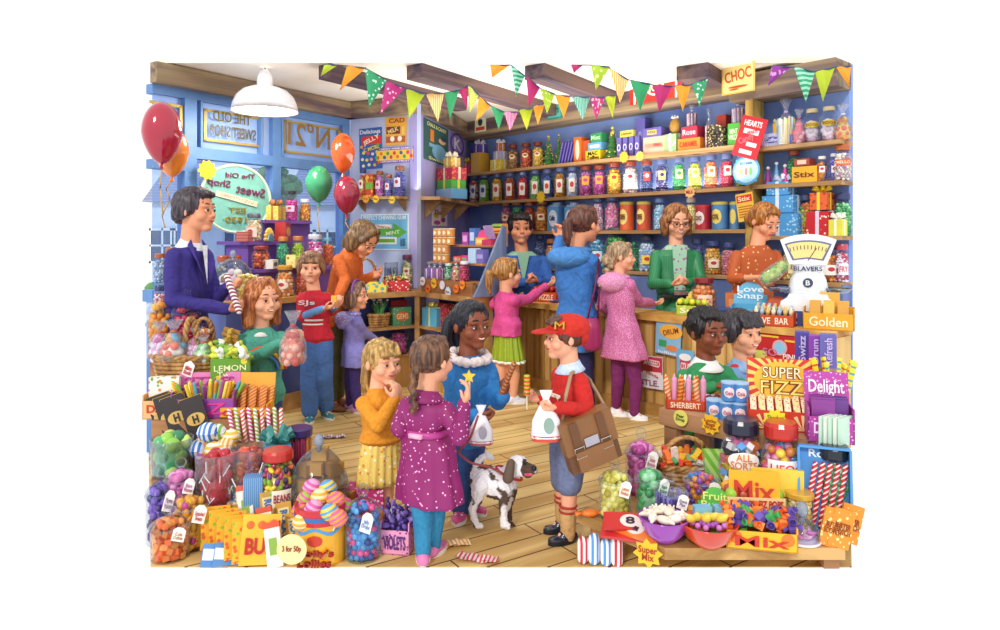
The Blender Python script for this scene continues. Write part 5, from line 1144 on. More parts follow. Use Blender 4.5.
# ---------------------------------------------------------------- right hand shelves
def RS(px, key, dz=0, off=0): return MIDS.at(px, z=SZ[key]+dz, off=off)
u = RS(772, 'R1').y/F
bk(776, 22, .15, 13, 'b8bce8', 'lilac striped gift box with blue oval on the upper right shelf', key='R1', mat=stripes('b4b8e8', 'd8dcf8', 20, 'X'), patchc='5c64b8', ps=(.7, .5), oval=True, text='Coffee', tcol='e8ecff'); bk(792, 9, .15, 10, '5c64c0', 'small blue box beside the lilac striped gift', key='R1', patchc='8c94e0', ps=(.5, .5), oval=True)
bg(778, 7, 10, P('f0c030'), 'f8f0c0', 'golden sweet parcel in cellophane on the lilac gift box', dz=13.3*u, key='R1', bowr=.6)
cellobag(RS(786, 'R1', off=.03), RZ, 17*u, 46*u, ('f4e8d0', 'c8e0e8', 'f4d878'), 'tall clear bag of sugar sticks behind the golden parcel', ft='stick', cs=.25, tie='c8a8d8')
cellobag(RS(799, 'R1', off=.05), RZ, 12*u, 34*u, ('e83c5c', 'f07a8c', 'f8c0c8'), 'bag of red and pink sweets tied with a crimson bow', tie='c82040', cs=.4)
for px, n_ in ((812, 'left'), (829, 'right')):
    jar(RS(px, 'R1'), JRZ-.2, 15*u, 33*u, 'tall bottle of sugared eggs with a gold oval label, the %s of two' % n_, 'slim', ('9c7088', 'e8d8e0', 'c8a8b8'), 'ball', .5, 'c0b088', 'd8b428', (.44, .6), .9, rnd=True, full=.8, text='EGGS', tcol='6a4a10')
cellobag(RS(843, 'R1'), RZ, 17*u, 34*u, ('f08c28', 'f4e060', 'e8584c'), 'bag of orange and yellow jellies at the end of the upper right shelf', ft='ball', cs=.3)
for k, (px, col, hh, n_) in enumerate(((768, '9c3088', 17, 'plum'), (776.5, '6cb0e8', 21, 'sky blue'), (785, 'e04ca0', 18, 'hot pink'))):
    t = thing('paper_cone', RS(px, 'R2'), RZ, '%s paper cone of sweets under the clear wrap on the middle right shelf' % n_, 'paper cone', 'paper cones on the middle right shelf'); m = MB(); m.lathe([(4.4*u, 0), (1.6*u, hh*.7*u), (.8*u, hh*u)], 14); link('cone', m, P(col, .5), t); m = MB(); m.ell((0, 0, hh*u), 1.8*u); link('knot', m, P('f4f0f8'), t)
jar(RS(794, 'R2', off=-.06), JRZ-.2, 13*u, 33*u, 'green jar with copper lid behind the yellow cartoon box', 'shelf', ('2c7c48', '48a868'), 'ball', .25, '9c4828')
bk(808, 25, .14, 16, 'f4b428', 'yellow drumstick box on the middle right shelf', key='R2', text='Stix', tcol='6a2c10', th=.35); bk(805, 15, .12, 7, 'a84030', 'brown red box lying on the yellow drumstick box', key='R2', dz=16.3*u, patchc='f0d0b8', ps=(.6, .6))
jar(RS(822, 'R2', off=.03), JRZ-.2, 10*u, 24*u, 'square bottle of orange and purple sweets on the middle right shelf', 'slim', ('e86820', 'e8a028', '5a3c90'), 'ball', .35, 'f0e8e0', 'f0ecf8', (.35, .6), .5); jar(RS(834, 'R2'), JRZ-.2, 10*u, 26*u, 'bottle of violet sweets on the middle right shelf', 'slim', ('5c54b0', '8078d0'), 'ball', .35, 'dcd8f0', 'f0ecf8', (.3, .55), .5)
jar(RS(843, 'R2', off=.02), JRZ-.2, 15*u, 33*u, 'big jar of speckled sweets with copper lid on the middle right shelf', 'fat', ('f0e0d0', 'c8a8c0', 'fff8f0'), 'ball', .16, 'b8602c', 'e86a28', (.42, .58), .9, text='MELLO', tcol='fff0d8')
BG_ = dots('4c9cdc', 'a8d4f4', 30, .3)
for k, (w_, h_, dz) in enumerate(((40, 22, 0), (32, 17, 22.5), (22, 13, 40))):
    bg(783-k*.3, w_, h_, BG_, 'dceafa', 'pale blue gift box in the ribboned stack, %s' % ('at the bottom', 'in the middle', 'on top')[k], dz=dz*u, key='R3', bowr=.35 if k == 2 else 0, group='ribboned stack of blue gifts')
jar(RS(806, 'R3', off=-.03), JRZ-.2, 14*u, 40*u, 'jar of mixed fruit sweets with a blue lid behind the dotted red gift', 'shelf', ('e8842c', 'd83c30', 'c8c040', '5ca040'), 'ball', .28, '3c4470')
bg(822, 22, 24, dots('c8202c', 'f8e8d8', 26, .22), 'e8d8ec', 'red dotted gift box with pale ribbon on the right shelf', key='R3', bowr=0); bg(822, 17, 17, dots('e0642c', 'a83018', 26, .3), 'f4d838', 'orange patterned gift with a yellow bow on the red dotted gift', dz=24.3*u, key='R3', bowr=.5)
jar(RS(843, 'R3', off=-.06), JRZ-.2, 17*u, 40*u, 'jar of green mints with dark lid at the right end of the shelf', 'fat', ('50b068', 'a0dca0', '389858'), 'ball', .2, '2c3468'); bg(838, 13, 16, P('e0dc48'), 'f8f8f0', 'small yellow gift with white bow beside the green mints', key='R3', off=.06, bowr=.5)
# ---------------------------------------------------------------- corner shelf, alcove posters, sweet display
def JP(t_, off, z): v = J(t_, off); return Vector((v.x, v.y, z))
jr = JWALL.rz+.9
gift(JP(.62, .2, 1.932), jr, .3, .22, .11, stripes('6cb4e8', 'c8e4f8', 40, 'X'), None, 'blue striped gift box at the bottom of the stack on the corner shelf', bowr=0)
gift(JP(.62, .2, 2.044), jr, .28, .2, .1, P('58b04c'), 'e8e05c', 'green gift box with a yellow ribbon on the corner shelf', bowr=0)
gift(JP(.62, .2, 2.146), jr, .31, .2, .13, dots('b8304c', 'e8843c', 30, .35), 'f0d8c0', 'red patterned gift box near the top of the corner shelf stack', bowr=0)
gift(JP(.64, .2, 2.278), jr, .15, .13, .12, dots('d8b048', 'f8e8a0', 50, .3), 'f8f0d8', 'gold gift box with a cream bow on top of the corner shelf stack', bowr=.5)
def poster(pl, x0, x1, y0, y1, mat, label, name='poster', cat='poster', off=.008, roll=0, group=None, c=None):
    a = pl.at(x0, (y0+y1)/2, off=off); b = pl.at(x1, (y0+y1)/2, off=off); c = (a+b)/2; w_ = (b-a).to_2d().length; h_ = (y1-y0)*c.y/F; c.z = CH-((y0+y1)/2-HY)*c.y/F
    t = thing(name, c, pl.rz, label, cat, group); t.rotation_euler = (0, roll, pl.rz)
    m = MB(); m.box(0, 0, -h_/2, w_, .006, h_); link('sheet', m, mat, t); return t, w_, h_
def shp(t, w_, h_, items):
    """flat printed shapes on a poster, fractions of its width and height from the top left"""
    for i, q in enumerate(items):
        x, z = (q[1]-.5)*w_, (.5-q[2])*h_
        if q[0] == 't': fit_text(q[5], q[3]*w_, q[4]*h_, P(q[6], .6), t, T(x, -.0065-.0004*i, z) @ R(q[7] if len(q) > 7 else 0, 'Y'), .002, .015)
        else:
            m = MB(); M = T(x, -.0035-.0006*i, z) @ R(q[7] if len(q) > 7 else 0, 'Y')
            if q[0] == 'r': m.box(0, 0, -q[4]*h_/2, q[3]*w_, .002, q[4]*h_, M)
            elif q[0] == 'e': m.prism([(q[3]*w_/2*math.cos(k*PI/12), q[4]*h_/2*math.sin(k*PI/12)) for k in range(24)], 0, .002, M @ R(PI/2, 'X'))
            elif q[0] == 'a': 
                a, b = q[3]*w_/2, q[4]*h_/2; m.prism([(-a, -b*.4), (a*.2, -b*.4), (a*.2, -b), (a, 0), (a*.2, b), (a*.2, b*.4), (-a, b*.4)], 0, .002, M @ R(PI/2, 'X'))
            elif q[0] == 'd':
                g = random.Random(5)
                for k in range(q[6]): m.prism([(q[3]*w_*(g.random()-.5)+.018*math.cos(j*PI/5)*1.0, 0) for j in range(0)] or [(0, 0), (1e-4, 0), (0, 1e-4)], 0, .001, M)
            link('print', m, P(q[5], .6), t)
t, a, b = poster(JWALL, 424, 448, 124, 163, P('2f5c58', .8), 'chalkboard style poster of a person holding a sweet, pinned in the alcove')
shp(t, a, b, [('t', .5, .1, .8, .1, 'CHALK & CANDY', 'd8dca0'), ('e', .72, .4, .3, .16, 'e8b890'), ('e', .78, .33, .28, .12, '2c3c5c'), ('e', .6, .72, .6, .4, '7cb4d8'), ('r', .3, .36, .14, .3, 'e8882c', 0), ('r', .38, .6, .4, .09, '7cb4d8', .6), ('t', .5, .93, .7, .08, 'Sweet', 'd8dca0')])
t, a, b = poster(JWALL, 451, 463, 135, 154, P('7a6cb4', .6), 'purple oval enamel sign with a letter K in the alcove', 'enamel_sign', 'sign')
shp(t, a, b, [('e', .5, .5, 1.1, 1.1, '5a3c98'), ('e', .5, .5, .9, .92, '9a86d0'), ('t', .5, .5, .55, .6, 'K', 'f0ecfa')])
t, a, b = poster(JWALL, 432, 447, 205, 226, P('f0ecf4', .6), 'white poster with magenta and yellow sweets under the corner shelf')
shp(t, a, b, [('e', .25, .5, .35, .25, 'e8c83c'), ('e', .75, .2, .3, .2, 'f0d020'), ('e', .7, .7, .3, .25, '9c3c8c'), ('e', .3, .85, .4, .2, 'd84c9c'), ('t', .5, .4, .7, .3, 'Dolly', '8c2c70')])
# jars of honey coloured tins stacked at the left of the display
q0 = J(.22, .12)
for r_i in range(4):
    for c_i in range(4 - (r_i == 0 or r_i == 1)*1):
        g = SD(.07+.085*c_i, 1, -.02); g.z = 1.255+.083*(r_i-1) if False else 1.2552+.0835*r_i
        t = tin(g, SDR, .078, .08, 'd89038', 'small amber jar in the stacked block of amber jars on the display', 'f0e0c0', 'f8e8c8', None, name='amber_jar', group='stacked amber jars'); t['category'] = 'jar'
SDI = [(.05, 0, 'bag', ('7a50b0', 'e8dcf4')), (.15, 0, 'bag', ('9a50b0', 'e8dcf4')), (.25, 0, 'bag', ('a84890', 'f4dcf0'))]
for i, (s_, k, kd, sw) in enumerate(SDI): cellobag(SD(s_, k), SDR, .1, .17, sw, 'purple and white sweet bag on the display\'s lowest step, %s from left' % ORD[i], ft='stick', cs=.3, group='purple bags at the front of the display')
jar(SD(.4, 0), SDR, .09, .16, 'small jar of green sweets at the front of the stepped display', 'shelf', ('3c9c64', 'a8e0b8'), 'ball', .3, 'c8e8d8')
cellobag(SD(.53, 0), SDR, .12, .22, ('e8843c', 'f4d8a0', 'c83030'), 'orange sweet bag leaning at the front of the stepped display', cs=.3)
jar(SD(.67, 0), SDR, .1, .19, 'crimson jar at the right end of the stepped display', 'fat', ('b02048', 'd84070'), 'ball', .3, 'e8e0f0')
pack(SD(.46, 1), SDR, .12, .08, .06, 'e8503c', 'red counter box on the middle step of the display', patchc='f4a860', ps=(.8, .5)); pack(SD(.58, 1), SDR, .1, .08, .07, 'd83c90', 'pink box with green top on the middle step of the display', patchc='6cb870', ps=(.7, .4))
pack(SD(.69, 1), SDR, .12, .06, .14, '5cb0e0', 'blue and white sherbet box on the middle step of the display', mat=stripes('4ca4e0', 'e8f4fc', 60, 'X')); pack(SD(.82, 1), SDR, .11, .06, .13, '7068b8', 'lilac box on the middle step of the display', patchc='b0a8e0', ps=(.8, .3))
pack(SD(.44, 2), SDR, .1, .07, .12, 'a84cb4', 'magenta box beside the blue tub on the top step of the display', patchc='e8b0e8'); pack(SD(.56, 2), SDR, .09, .07, .16, '4c78c8', 'blue winged sweet tub on the top step of the display', patchc='c8e0f8')
t = pack(SD(.69, 2), SDR, .15, .07, .07, 'f0b048', 'golden box with an arched pink header on the top step of the display', patchc='f8d890'); m = MB(); m.prism([(.075*math.cos(k*PI/12), .075*math.sin(k*PI/12)) for k in range(13)], 0, .006, T(0, .0, .068) @ R(PI/2, 'X')); link('header', m, P('e0488c', .5), t)
t = thing('chocolate_rack', SD(.81, 2), SDR, 'slanting rack of lilac chocolate bars near the blue side panel', 'rack'); m = MB(); m.box(0, 0, 0, .14, .1, .05); link('tray', m, P('c8305c'), t); m = MB()
for k in range(5): m.box(-.055+.027*k, .03, .05, .024, .012, .13, R(.35, 'X')); 
o = link('bars', m, stripes('8c6cb0', 'c8b0e0', 50, 'Z'), t)
t = thing('pastille_rack', SD(.79, 2, .13, .0)+Vector((0, 0, .0)), SDR, 'rack of orange and green pastille tubes above the lilac bars', 'rack'); m = MB(); m.box(0, 0, 0, .16, .06, .2); link('rack', m, P('d89048'), t); m = MB()
for k in range(5): m.cap((-.06, -.04, .04+.035*k), (.06, -.04, .04+.035*k), .015, .015)
link('tubes', m, pal('e8a03c', '78b048', 'e05c38', 'f0d060'), t)
for i, (s_, z, col, rn) in enumerate(((.06, 1.06, 'e8e4f0', 1), (.16, .99, 'e8742c', 1), (.27, 1.05, 'f0bc2c', 0), (.42, 1.04, 'e0dcec', 1), (.52, .98, 'd0e0f4', 0), (.66, 1.02, 'e8742c', 1), (.76, 1.06, 'f08c2c', 1))):
    g = sdm() @ Vector((s_, -.012, z)); pl = Pl((g.x, g.y), (math.sin(SDR), -math.cos(SDR)))
    star_tag(pl, 0, 0, 4.4 if rn else 5.6, col, '%s price card on the front of the stepped display, %s from the left' % ({1: 'round', 0: 'star shaped'}[rn], ORD[i]), '5p' if col != 'e0dcec' else None, rnd=bool(rn), c=g, group='price cards on the stepped display')
# ---------------------------------------------------------------- posters between window and alcove, shelf with jars
t, a, b = poster(PWALL, 359.5, 382, 128, 169, P('2f5fa8', .6), 'blue sweet poster with colourful dots beside the window wall', roll=-.02)
shp(t, a, b, [('t', .5, .09, .9, .1, 'Delicious', 'e8ecf8'), ('r', .55, .3, .85, .2, 'd83028', -.35), ('t', .55, .3, .75, .14, 'JELLY', 'fbf0e0', -.35), ('t', .55, .5, .7, .1, 'C MORE', 'f0d040', -.2)]+
    [('e', x, y, .13, .075, c_) for x, y, c_ in ((.12, .45, 'f0a030'), (.2, .6, 'e8d040'), (.4, .62, 'e04c30'), (.6, .64, 'e0dcf4'), (.8, .6, 'e8c838'), (.15, .76, 'f4e8a0'), (.35, .78, 'f0c838'), (.55, .77, 'f4a0b0'), (.78, .74, '50a850'), (.2, .92, 'f4e0a0'), (.45, .9, 'f0e8c0'), (.7, .91, 'e8b040'), (.88, .86, 'e05030'), (.85, .44, '70b040'))])
t, a, b = poster(PWALL, 385.5, 406.5, 117, 145, P('e8a83c', .6), 'orange poster for chocolate hung highest on the pale wall', roll=.01)
shp(t, a, b, [('t', .55, .13, .75, .16, 'CAD', '8c2c1c'), ('r', .38, .47, .65, .26, '6a3018', -.3), ('t', .38, .47, .5, .16, 'MILK', 'f4d890', -.3), ('r', .5, .8, .9, .22, 'a8582c'), ('e', .35, .78, .2, .2, 'f8f0e0'), ('e', .7, .78, .2, .2, 'f8f0e0'), ('r', .85, .5, .12, .3, 'e8c868')])
t, a, b = poster(PWALL, 376, 414, 147, 163, P('8c6cc0', .6), 'purple edged fan shaped poster printed with round sweets', roll=.0)
shp(t, a, b, [('r', .5, .5, .96, .62, 'f4d048')]+[('e', .06+.088*k, .5+.12*(-1)**k, .08, .24, ['e04830', 'e8742c', '3c60a8', '58a048', 'd83c60'][k % 5]) for k in range(11)]+[('t', .5, .1, .8, .1, 'CHEWY WINE GUMS', 'f4ecfc'), ('t', .5, .9, .8, .1, 'ASSORTED FRUIT', 'f4ecfc')])
sp = thing('poster_wall_shelf', PWALL.at(385, z=0)+Vector((0, 0, CH+(HY-197.5)*PWALL.Y(385)/F)), PWALL.rz, 'short wooden shelf with brackets under the sweet posters', 'shelf')
zS = sp.location.z; a = PWALL.at(361); b = PWALL.at(409); L = (b-a).to_2d().length; m = MB(); m.box(0, -.1, -.03, L, .2, .03); link('board', m, SHELFW, sp)
for x in (-.42, .42): m = MB(); m.prism([(0, 0), (.16, 0), (0, -.12)], -.012, .012, T(x*L, 0, -.03) @ Matrix(((0, 0, 1, 0), (-1, 0, 0, 0), (0, 1, 0, 0), (0, 0, 0, 1)))); link('bracket', m, SHELFW, sp)
PS = lambda px: PWALL.at(px, z=zS, off=.1)
u = PS(380).y/F
for px, w_, h_, kd, sw, ld, lb, l in ((359.5, 9, 29, 'shelf', ('e8742c', 'f0c040', 'c83028'), '2c3c7c', 'f8f0e0', 'jar of orange and yellow sweets at the left of the poster shelf'), (380, 9, 26, 'shelf', ('c058b8', 'e8a0dc'), '9a5a2c', 'f0d0f0', 'jar of pink violet sweets on the poster shelf'), (389, 8.5, 22, 'shelf', ('6c60c8', 'a098e0'), 'b06030', 'e8e4fa', 'short jar of mauve sweets on the poster shelf'), (400, 12, 30, 'shelf', ('4c4ca0', '6c6cc0'), '8a5030', 'dcdcf4', 'tall jar of indigo sweets at the right of the poster shelf')):
    jar(PS(max(px, 363)), PWALL.rz, w_*u, h_*u, l, kd, sw, 'ball', .25, ld, lb, (.3, .6), .6)
pack(PS(371), PWALL.rz, 9*u, .07, 23*u, 'e8c030', 'yellow and green sweet bag standing on the poster shelf', mat=dots('d84c30', 'f0c838', 30, .4), patchc='7cb83c', ps=(1.0, .3), name='sweet_packet', cat='packet')
for px, col in ((366, 'f0a030'), (376, 'f4cc2c'), (392, 'f8e040')): star_tag(PWALL, px, 199 if px < 390 else 200, 4.3, col, '%s star price card on the poster shelf edge' % {'f0a030': 'orange', 'f4cc2c': 'yellow', 'f8e040': 'pale yellow'}[col], '5p', off=.22)
t, a, b = poster(PWALL, 361, 409, 214, 250, P('f0f4fa', .6), 'blue chewing gum poster with a green arrow on the pale wall')
shp(t, a, b, [('r', .5, .5, .95, .93, '6fb8e4'), ('t', .5, .1, .88, .11, 'PERFECT CHEWING GUM', 'f4faff'), ('a', .62, .5, .7, .5, '5cb440', -.12), ('r', .45, .36, .4, .14, 'f4f0e8', .1), ('t', .45, .36, .34, .09, 'Cherry', 'c83c30', .1), ('t', .68, .52, .28, .1, 'MINT', 'e8f8e0', -.12), ('r', .55, .74, .42, .2, 'f0f4ec', .2), ('r', .55, .74, .34, .1, '6cac38', .2), ('t', .88, .78, .1, .2, 'GUM\nGUM\nGUM', '3c5c78')])
# ---------------------------------------------------------------- more builders
def basket(c, rz, w, d, h, label, handle=0, col=('c89a5c', '8a5c30'), tag_=None, name='wicker_basket'):
    t = thing(name, c, rz, label, 'basket'); wk = wood(col[0], col[1], 26, (1, 1, .4), .7); m = MB(); n = 30; rows = max(4, int(h/.022))
    m.loft([ring(Vector((0, 0, z*h)), Vector((1, 0, 0)), Vector((0, 1, 0)), w/2*(.78+.17*z), d/2*(.78+.17*z), 30, p=2) for z in (0, .5, .92)])
    for i in range(rows):
        z = (i+.5)/rows; k = .8+.2*z; m.tube([((w/2*k+.004*math.sin(n*t_*PI/n+i*PI))*math.cos(2*PI*t_/n), (d/2*k+.004*math.sin(n*t_*PI/n+i*PI))*math.sin(2*PI*t_/n), z*h) for t_ in range(n)], h/rows*.56, 6, closed=True)
    link('body', m, wk, t, smooth=True); m = MB(); nn = 90
    for ph in (0, PI): m.tube([((w/2+.008*math.cos(t_*.7+ph))*math.cos(2*PI*t_/nn), (d/2+.008*math.cos(t_*.7+ph))*math.sin(2*PI*t_/nn), h+.008*math.sin(t_*.7+ph)) for t_ in range(nn)], .011, 6, closed=True)
    link('rim', m, wk, t, smooth=True)
    if handle:
        m = MB(); nn = 60
        for ph in (0, PI): m.tube([((w*.36+.009*math.cos(t_*.6+ph))*math.cos(PI*t_/nn), .009*math.sin(t_*.6+ph), h+handle*math.sin(PI*t_/nn)**.8) for t_ in range(nn+1)], .011, 6)
        link('handle', m, wk, t, smooth=True)
    return t
def hdisplay(c, rz, w, d, h, hh, col, label, text=None, tcol='ffffff', fmat=None, hmat=None, htext=None, lean=.18, name='counter_display_box', ftext=None, fcol=None, arch=False, rot=None, hw=None):
    """open box with a printed card standing up at its back"""
    t = thing(name, c, rz, label, 'display box'); mt = fmat or P(col, .5); m = MB(); th = .006
    m.box(0, 0, 0, w, d, th); m.box(0, -d/2+th/2, 0, w, th, h*.75); m.box(-w/2+th/2, 0, 0, th, d, h); m.box(w/2-th/2, 0, 0, th, d, h); m.box(0, d/2-th/2, 0, w, th, h); link('tray', m, mt, t)
    if hh:
        H = hw or w; pts = [(-H/2, 0), (H/2, 0), (H/2, hh), (-H/2, hh)]
        if arch: pts = [(-H/2, 0), (H/2, 0), (H/2, hh*.45)]+[(H/2*.8*math.cos(k*PI/10), hh*.45+hh*.55*math.sin(k*PI/10)) for k in range(11)]+[(-H/2, hh*.45)]
        m = MB(); MM = T(0, d/2, h*.9) @ R(-lean, 'X'); m.prism(pts, 0, .005, MM @ R(PI/2, 'X')); hd = link('header_card', m, hmat or mt, t)
        if htext: fit_text(htext, H*.8, hh*(.62 if '\n' in htext else .5), P(tcol, .5), hd, MM @ T(0, -.009, hh*.5), .005, .015)
    if ftext: fit_text(ftext, w*.75, h*.42, P(fcol or tcol, .5), t, T(0, -d/2-.004, h*.38), .004, .015)
    return t
_pm = {}
def proto(key, fn, smooth=True):
    if key not in _pm: _pm[key] = fn().mesh(key, smooth)
    return _pm[key]
def many(name, key, fn, mats, Ms, label, cat, group, smooth=True):
    me = proto(key, fn, smooth); out = []
    for i, M in enumerate(Ms):
        o = bpy.data.objects.new(name, me); COL.objects.link(o)
        if len(me.materials) == 0: me.materials.append(mats[0])
        m_ = mats[i % len(mats)]
        if me.materials[0] is not m_: o.material_slots[0].link = 'OBJECT'; o.material_slots[0].material = m_
        o.matrix_basis = M; tag(o, label, cat, group); out.append(o)
    return out
def wrapped():
    m = MB(); m.ell((0, 0, 0), (.024, .014, .013), seg=10, rings=6)
    for s in (-1, 1): m.loft([[(s*.02, .004*math.cos(a), .004*math.sin(a)) for a in [k*PI/4 for k in range(8)]], [(s*.04, .014*math.cos(a), .008*math.sin(a)*(1.3 if k % 2 else .7)) for k, a in enumerate([k*PI/4 for k in range(8)])]])
    return m
def barm(w, h, d=.014):
    def f():
        m = MB(); m.box(0, 0, h*.06, w, d, h*.88)
        for z in (0, h*.93): m.box(0, 0, z, w*1.02, d*.3, h*.07)
        m.box(0, -d*.52, h*.2, w*.7, .002, h*.6); return m
    return f
def EU(x, y, z): return Euler((x, y, z)).to_matrix().to_4x4()
def lolly(t_, c, r, mat, sticklen, tip, label, group):
    o = thing('lollipop', c, 0, label, 'lollipop', group); m = MB(); m.ell((0, 0, 0), (r, r, r*.92), seg=14, rings=10); m.lathe([(r*1.04, -r*.1), (r*1.06, 0), (r*1.04, r*.1)], 14)
    link('candy_ball', m, mat, o, smooth=True); m = MB(); d = (Vector(tip)-Vector(c)).normalized(); m.cap(d*r*.8, d*sticklen, .0035, .0035, 6); link('stick', m, WHITE, o); o.rotation_euler = (random.uniform(-.3, .3), random.uniform(-.3, .3), random.uniform(-1, 1)) if False else (0, 0, 0); return o
def stick_M(a, b):
    a = Vector(a); b = Vector(b); return T(*a) @ (b-a).to_track_quat('Z', 'Y').to_matrix().to_4x4()
def cane(L, r):
    def f(): m = MB(); m.cap((0, 0, 0), (0, 0, L), r, r, 10); return m
    return f
SW_SP = lambda a, b, sc=22: stripes(a, b, sc, 'Z', rot=.6)
# ---------------------------------------------------------------- display in the shop window
def WSt(px, k, off=.1): z, o, _, _ = WST[k]; return W1.at(px, z=z, off=-(o+off))
def WT(px, off=.1): return W1.at(px, z=.98, off=-off)
wr = -.1
def wj(px, w_, h_, kind, sw, cn, lid, k=None, off=.1, **kw):
    c = WSt(px, k, off) if k else WT(px, off); u = c.y/F
    return jar(c, wr, w_*u, h_*u, 'jar of %s sweets %s' % (cn, kw.pop('where')), kind, sw, kw.pop('ft', 'ball'), kw.pop('cs', .22), lid, **kw)
wj(292, 13, 30, 'slim', ('c8288c', 'e04ca8'), 'magenta', '2c2c34', 3, where='on the top purple step', full=.9, lab='f0c8e8', labz=(.3, .5))
wj(305, 12, 22, 'fat', ('f0a030', 'e87828', 'f4d060'), 'orange and yellow', 'f0f0f0', 3, where='at the right of the top purple step')
c = WSt(276, 3); u = c.y/F; gift(c, W1.rz+.5, 18*u, .12, 14*u, dots('d8b848', 'f4e490', 50, .3), 'a86a2c', 'gold gift box with brown ribbon on the top purple step', bowr=.5)
wj(254, 17, 28, 'fat', ('f4e4b0', 'f8f0d8', 'e8b060'), 'cream coloured', '5c6474', 2, where='left of the red box on the middle purple step', lab='fbeee4', labz=(.15, .5))
c = WSt(283, 2, -.0+.05); u = c.y/F; pack(c, W1.rz+.6, 17*u, .1, 19*u, 'b8302c', 'tall red box with a gold oval on the middle purple step', patchc='e8b060', ps=(.7, .5), oval=True)
c = WSt(245, 2, .06); u = c.y/F; pack(c, W1.rz+.6, 17*u, .1, 10*u, 'a82c2c', 'low dark red box with cream bands on the middle purple step', mat=stripes('a82c2c', 'e8b8a0', 24, 'Z', w=.85))
t = thing('sherbet_fan', WSt(267, 2, .03), W1.rz+.6, 'fan of golden sherbet dips in a blue shell on the purple steps', 'sherbet fan'); m = MB(); u = t.location.y/F
m.prism([(8*u*math.cos(k*PI/12), 8*u*math.sin(k*PI/12)) for k in range(13)], 0, .04, R(PI/2, 'X')); link('shell', m, stripes('3c88b8', '88c4e0', 30, 'X'), t)
for k in range(9): a = PI*(k+.5)/9; m = MB(); m.cap((7*u*math.cos(a), -.02, 7*u*math.sin(a)), (12*u*math.cos(a), -.02, 12*u*math.sin(a)), .012, .016); link('dip', m, P('f0cc60'), t, smooth=True)
wj(283, 13, 31, 'shelf', ('2c9c6c', '50b888'), 'teal green', 'c07a3c', 1, where='on the lower purple step'); wj(298, 13, 31, 'shelf', ('98bc30', 'b8d448'), 'apple green', 'c07a3c', 1, where='on the lower purple step beside the teal ones', off=.1)
wj(261, 18, 23, 'fat', ('8c2418', 'c84020', 'e87838'), 'dark red', '8c2c20', 1, where='on the lower purple step', off=.08)
c = WSt(271, 1, .03); u = c.y/F; pack(c, W1.rz+.6, 16*u, .08, 9*u, 'f0ece8', 'small white box with black oval on the lower purple step', patchc='505870', ps=(.7, .5), oval=True)
c = WSt(294, 1, .02); u = c.y/F; hdisplay(c, W1.rz+.6, 22*u, .09, 13*u, 0, 'ecd868', 'yellow open box of fruit sweets on the lower purple step', fmat=dots('f0e090', '8c7420', 26, .3)); 
wj(315, 17, 32, 'fat', ('d83c98', 'f0b0d8', 'f8e0f0'), 'pink frosted', 'c8c8d8', 1, where='beside the boy with bowl haircut, on the lower purple step', off=.1); wj(327, 13, 28, 'slim', ('f08c30', 'e85c3c'), 'orange red', '70b8d8', 1, where='nearest the bending woman on the purple riser')
wj(265, 17, 21, 'fat', ('58a8e0', 'a8d4f4', '3c88c8'), 'sky blue', 'c8922c', None, where='with gold lid on the window counter', off=.13); wj(285, 19, 31, 'fat', ('f08c2c', 'f8b060', 'f8e0c0'), 'orange and white', 'c8922c', None, where='with gold lid on the window counter', off=.12, lab='f8e8d8', rnd=True); wj(302, 14, 29, 'fat', ('d85c3c', 'e88860'), 'salmon red', 'c8922c', None, where='half hidden by the bowl haircut boy on the window counter', off=.12)
wj(247, 17, 16, 'drum', ('c83498', 'e060b8'), 'purple', '70a8e0', None, where='upside down blue tub on the window counter', ft='stick', cs=.35, off=.3); wj(247, 22, 25, 'glass', ('f0cc50', 'f8e088', 'e8b030'), 'yellow', 'c8c8c8', None, where='in an open glass cylinder on the window counter', off=.08)
for px, sw, cn in ((209, ('e8d868', '4c6890', 'f4f0e0'), 'yellow and blue'), (221, ('30507c', '6888b0', 'f0ece0'), 'blue and white')):
    c = Vector(W(px, 268, 5.9)); 
    jar(W1.at(px+14, z=.98, off=-.42), wr, .12, .36, 'tall jar of %s sweets with copper lid beside the man' % cn, 'shelf', sw, 'ball', .25, 'b0502c')
# glass dome of cakes
def dome(c, w, h, label, platec, knob=True, name='glass_dome', cat='cake dome'):
    t = thing(name, c, 0, label, cat); m = MB(); r = w/2
    m.lathe([(r*math.cos(a), .02+h*math.sin(a)) for a in [k*PI/2/12 for k in range(12)]]+[(.012, .02+h)], 32, cap=False); link('cover', m, glass('f0f6ff', .05, .7, .97), t, smooth=True)
    if knob: m = MB(); m.ell((0, 0, h+.055), (.026, .026, .035)); m.cap((0, 0, h+.01), (0, 0, h+.03), .014, .01); link('knob', m, glass('d8e4f8', .3, .8, .9), t, smooth=True)
    m = MB(); m.lathe([(r*.5, 0), (r*1.04, .008), (r*1.05, .016), (r*.98, .018)], 32); link('plate', m, P(platec, .3), t, smooth=True); return t
c = W1.at(233, z=.98, off=-.28); 
pd = tag(link('cake_plinth', MB().box(0, 0, 0, .3, .3, .12), PUR, M=T(c.x, c.y, .98) @ R(W1.rz)), 'low purple block raising the cake dome on the window counter', 'plinth')
dome(Vector((c.x, c.y, 1.1)), .33, .2, 'glass dome over small cakes on the window counter beside the man', 'e8e4f4')
q = random.Random(2); Ms = [T(c.x+.09*math.cos(k*1.05)*(.9 if k < 6 else .45), c.y+.09*math.sin(k*1.05)*(.9 if k < 6 else .45), 1.125+(0 if k < 6 else .05)) for k in range(9)]
many('iced_cake', 'iced_cake', lambda: MB().lathe([(.03, 0), (.036, .02), (.03, .045), (.01, .055)], 12), [P('f4e4c8', .6), P('8c6450', .6), P('f0c8d0', .6)], Ms, 'small iced cake under the glass dome on the window counter', 'cake', 'cakes under the window dome')
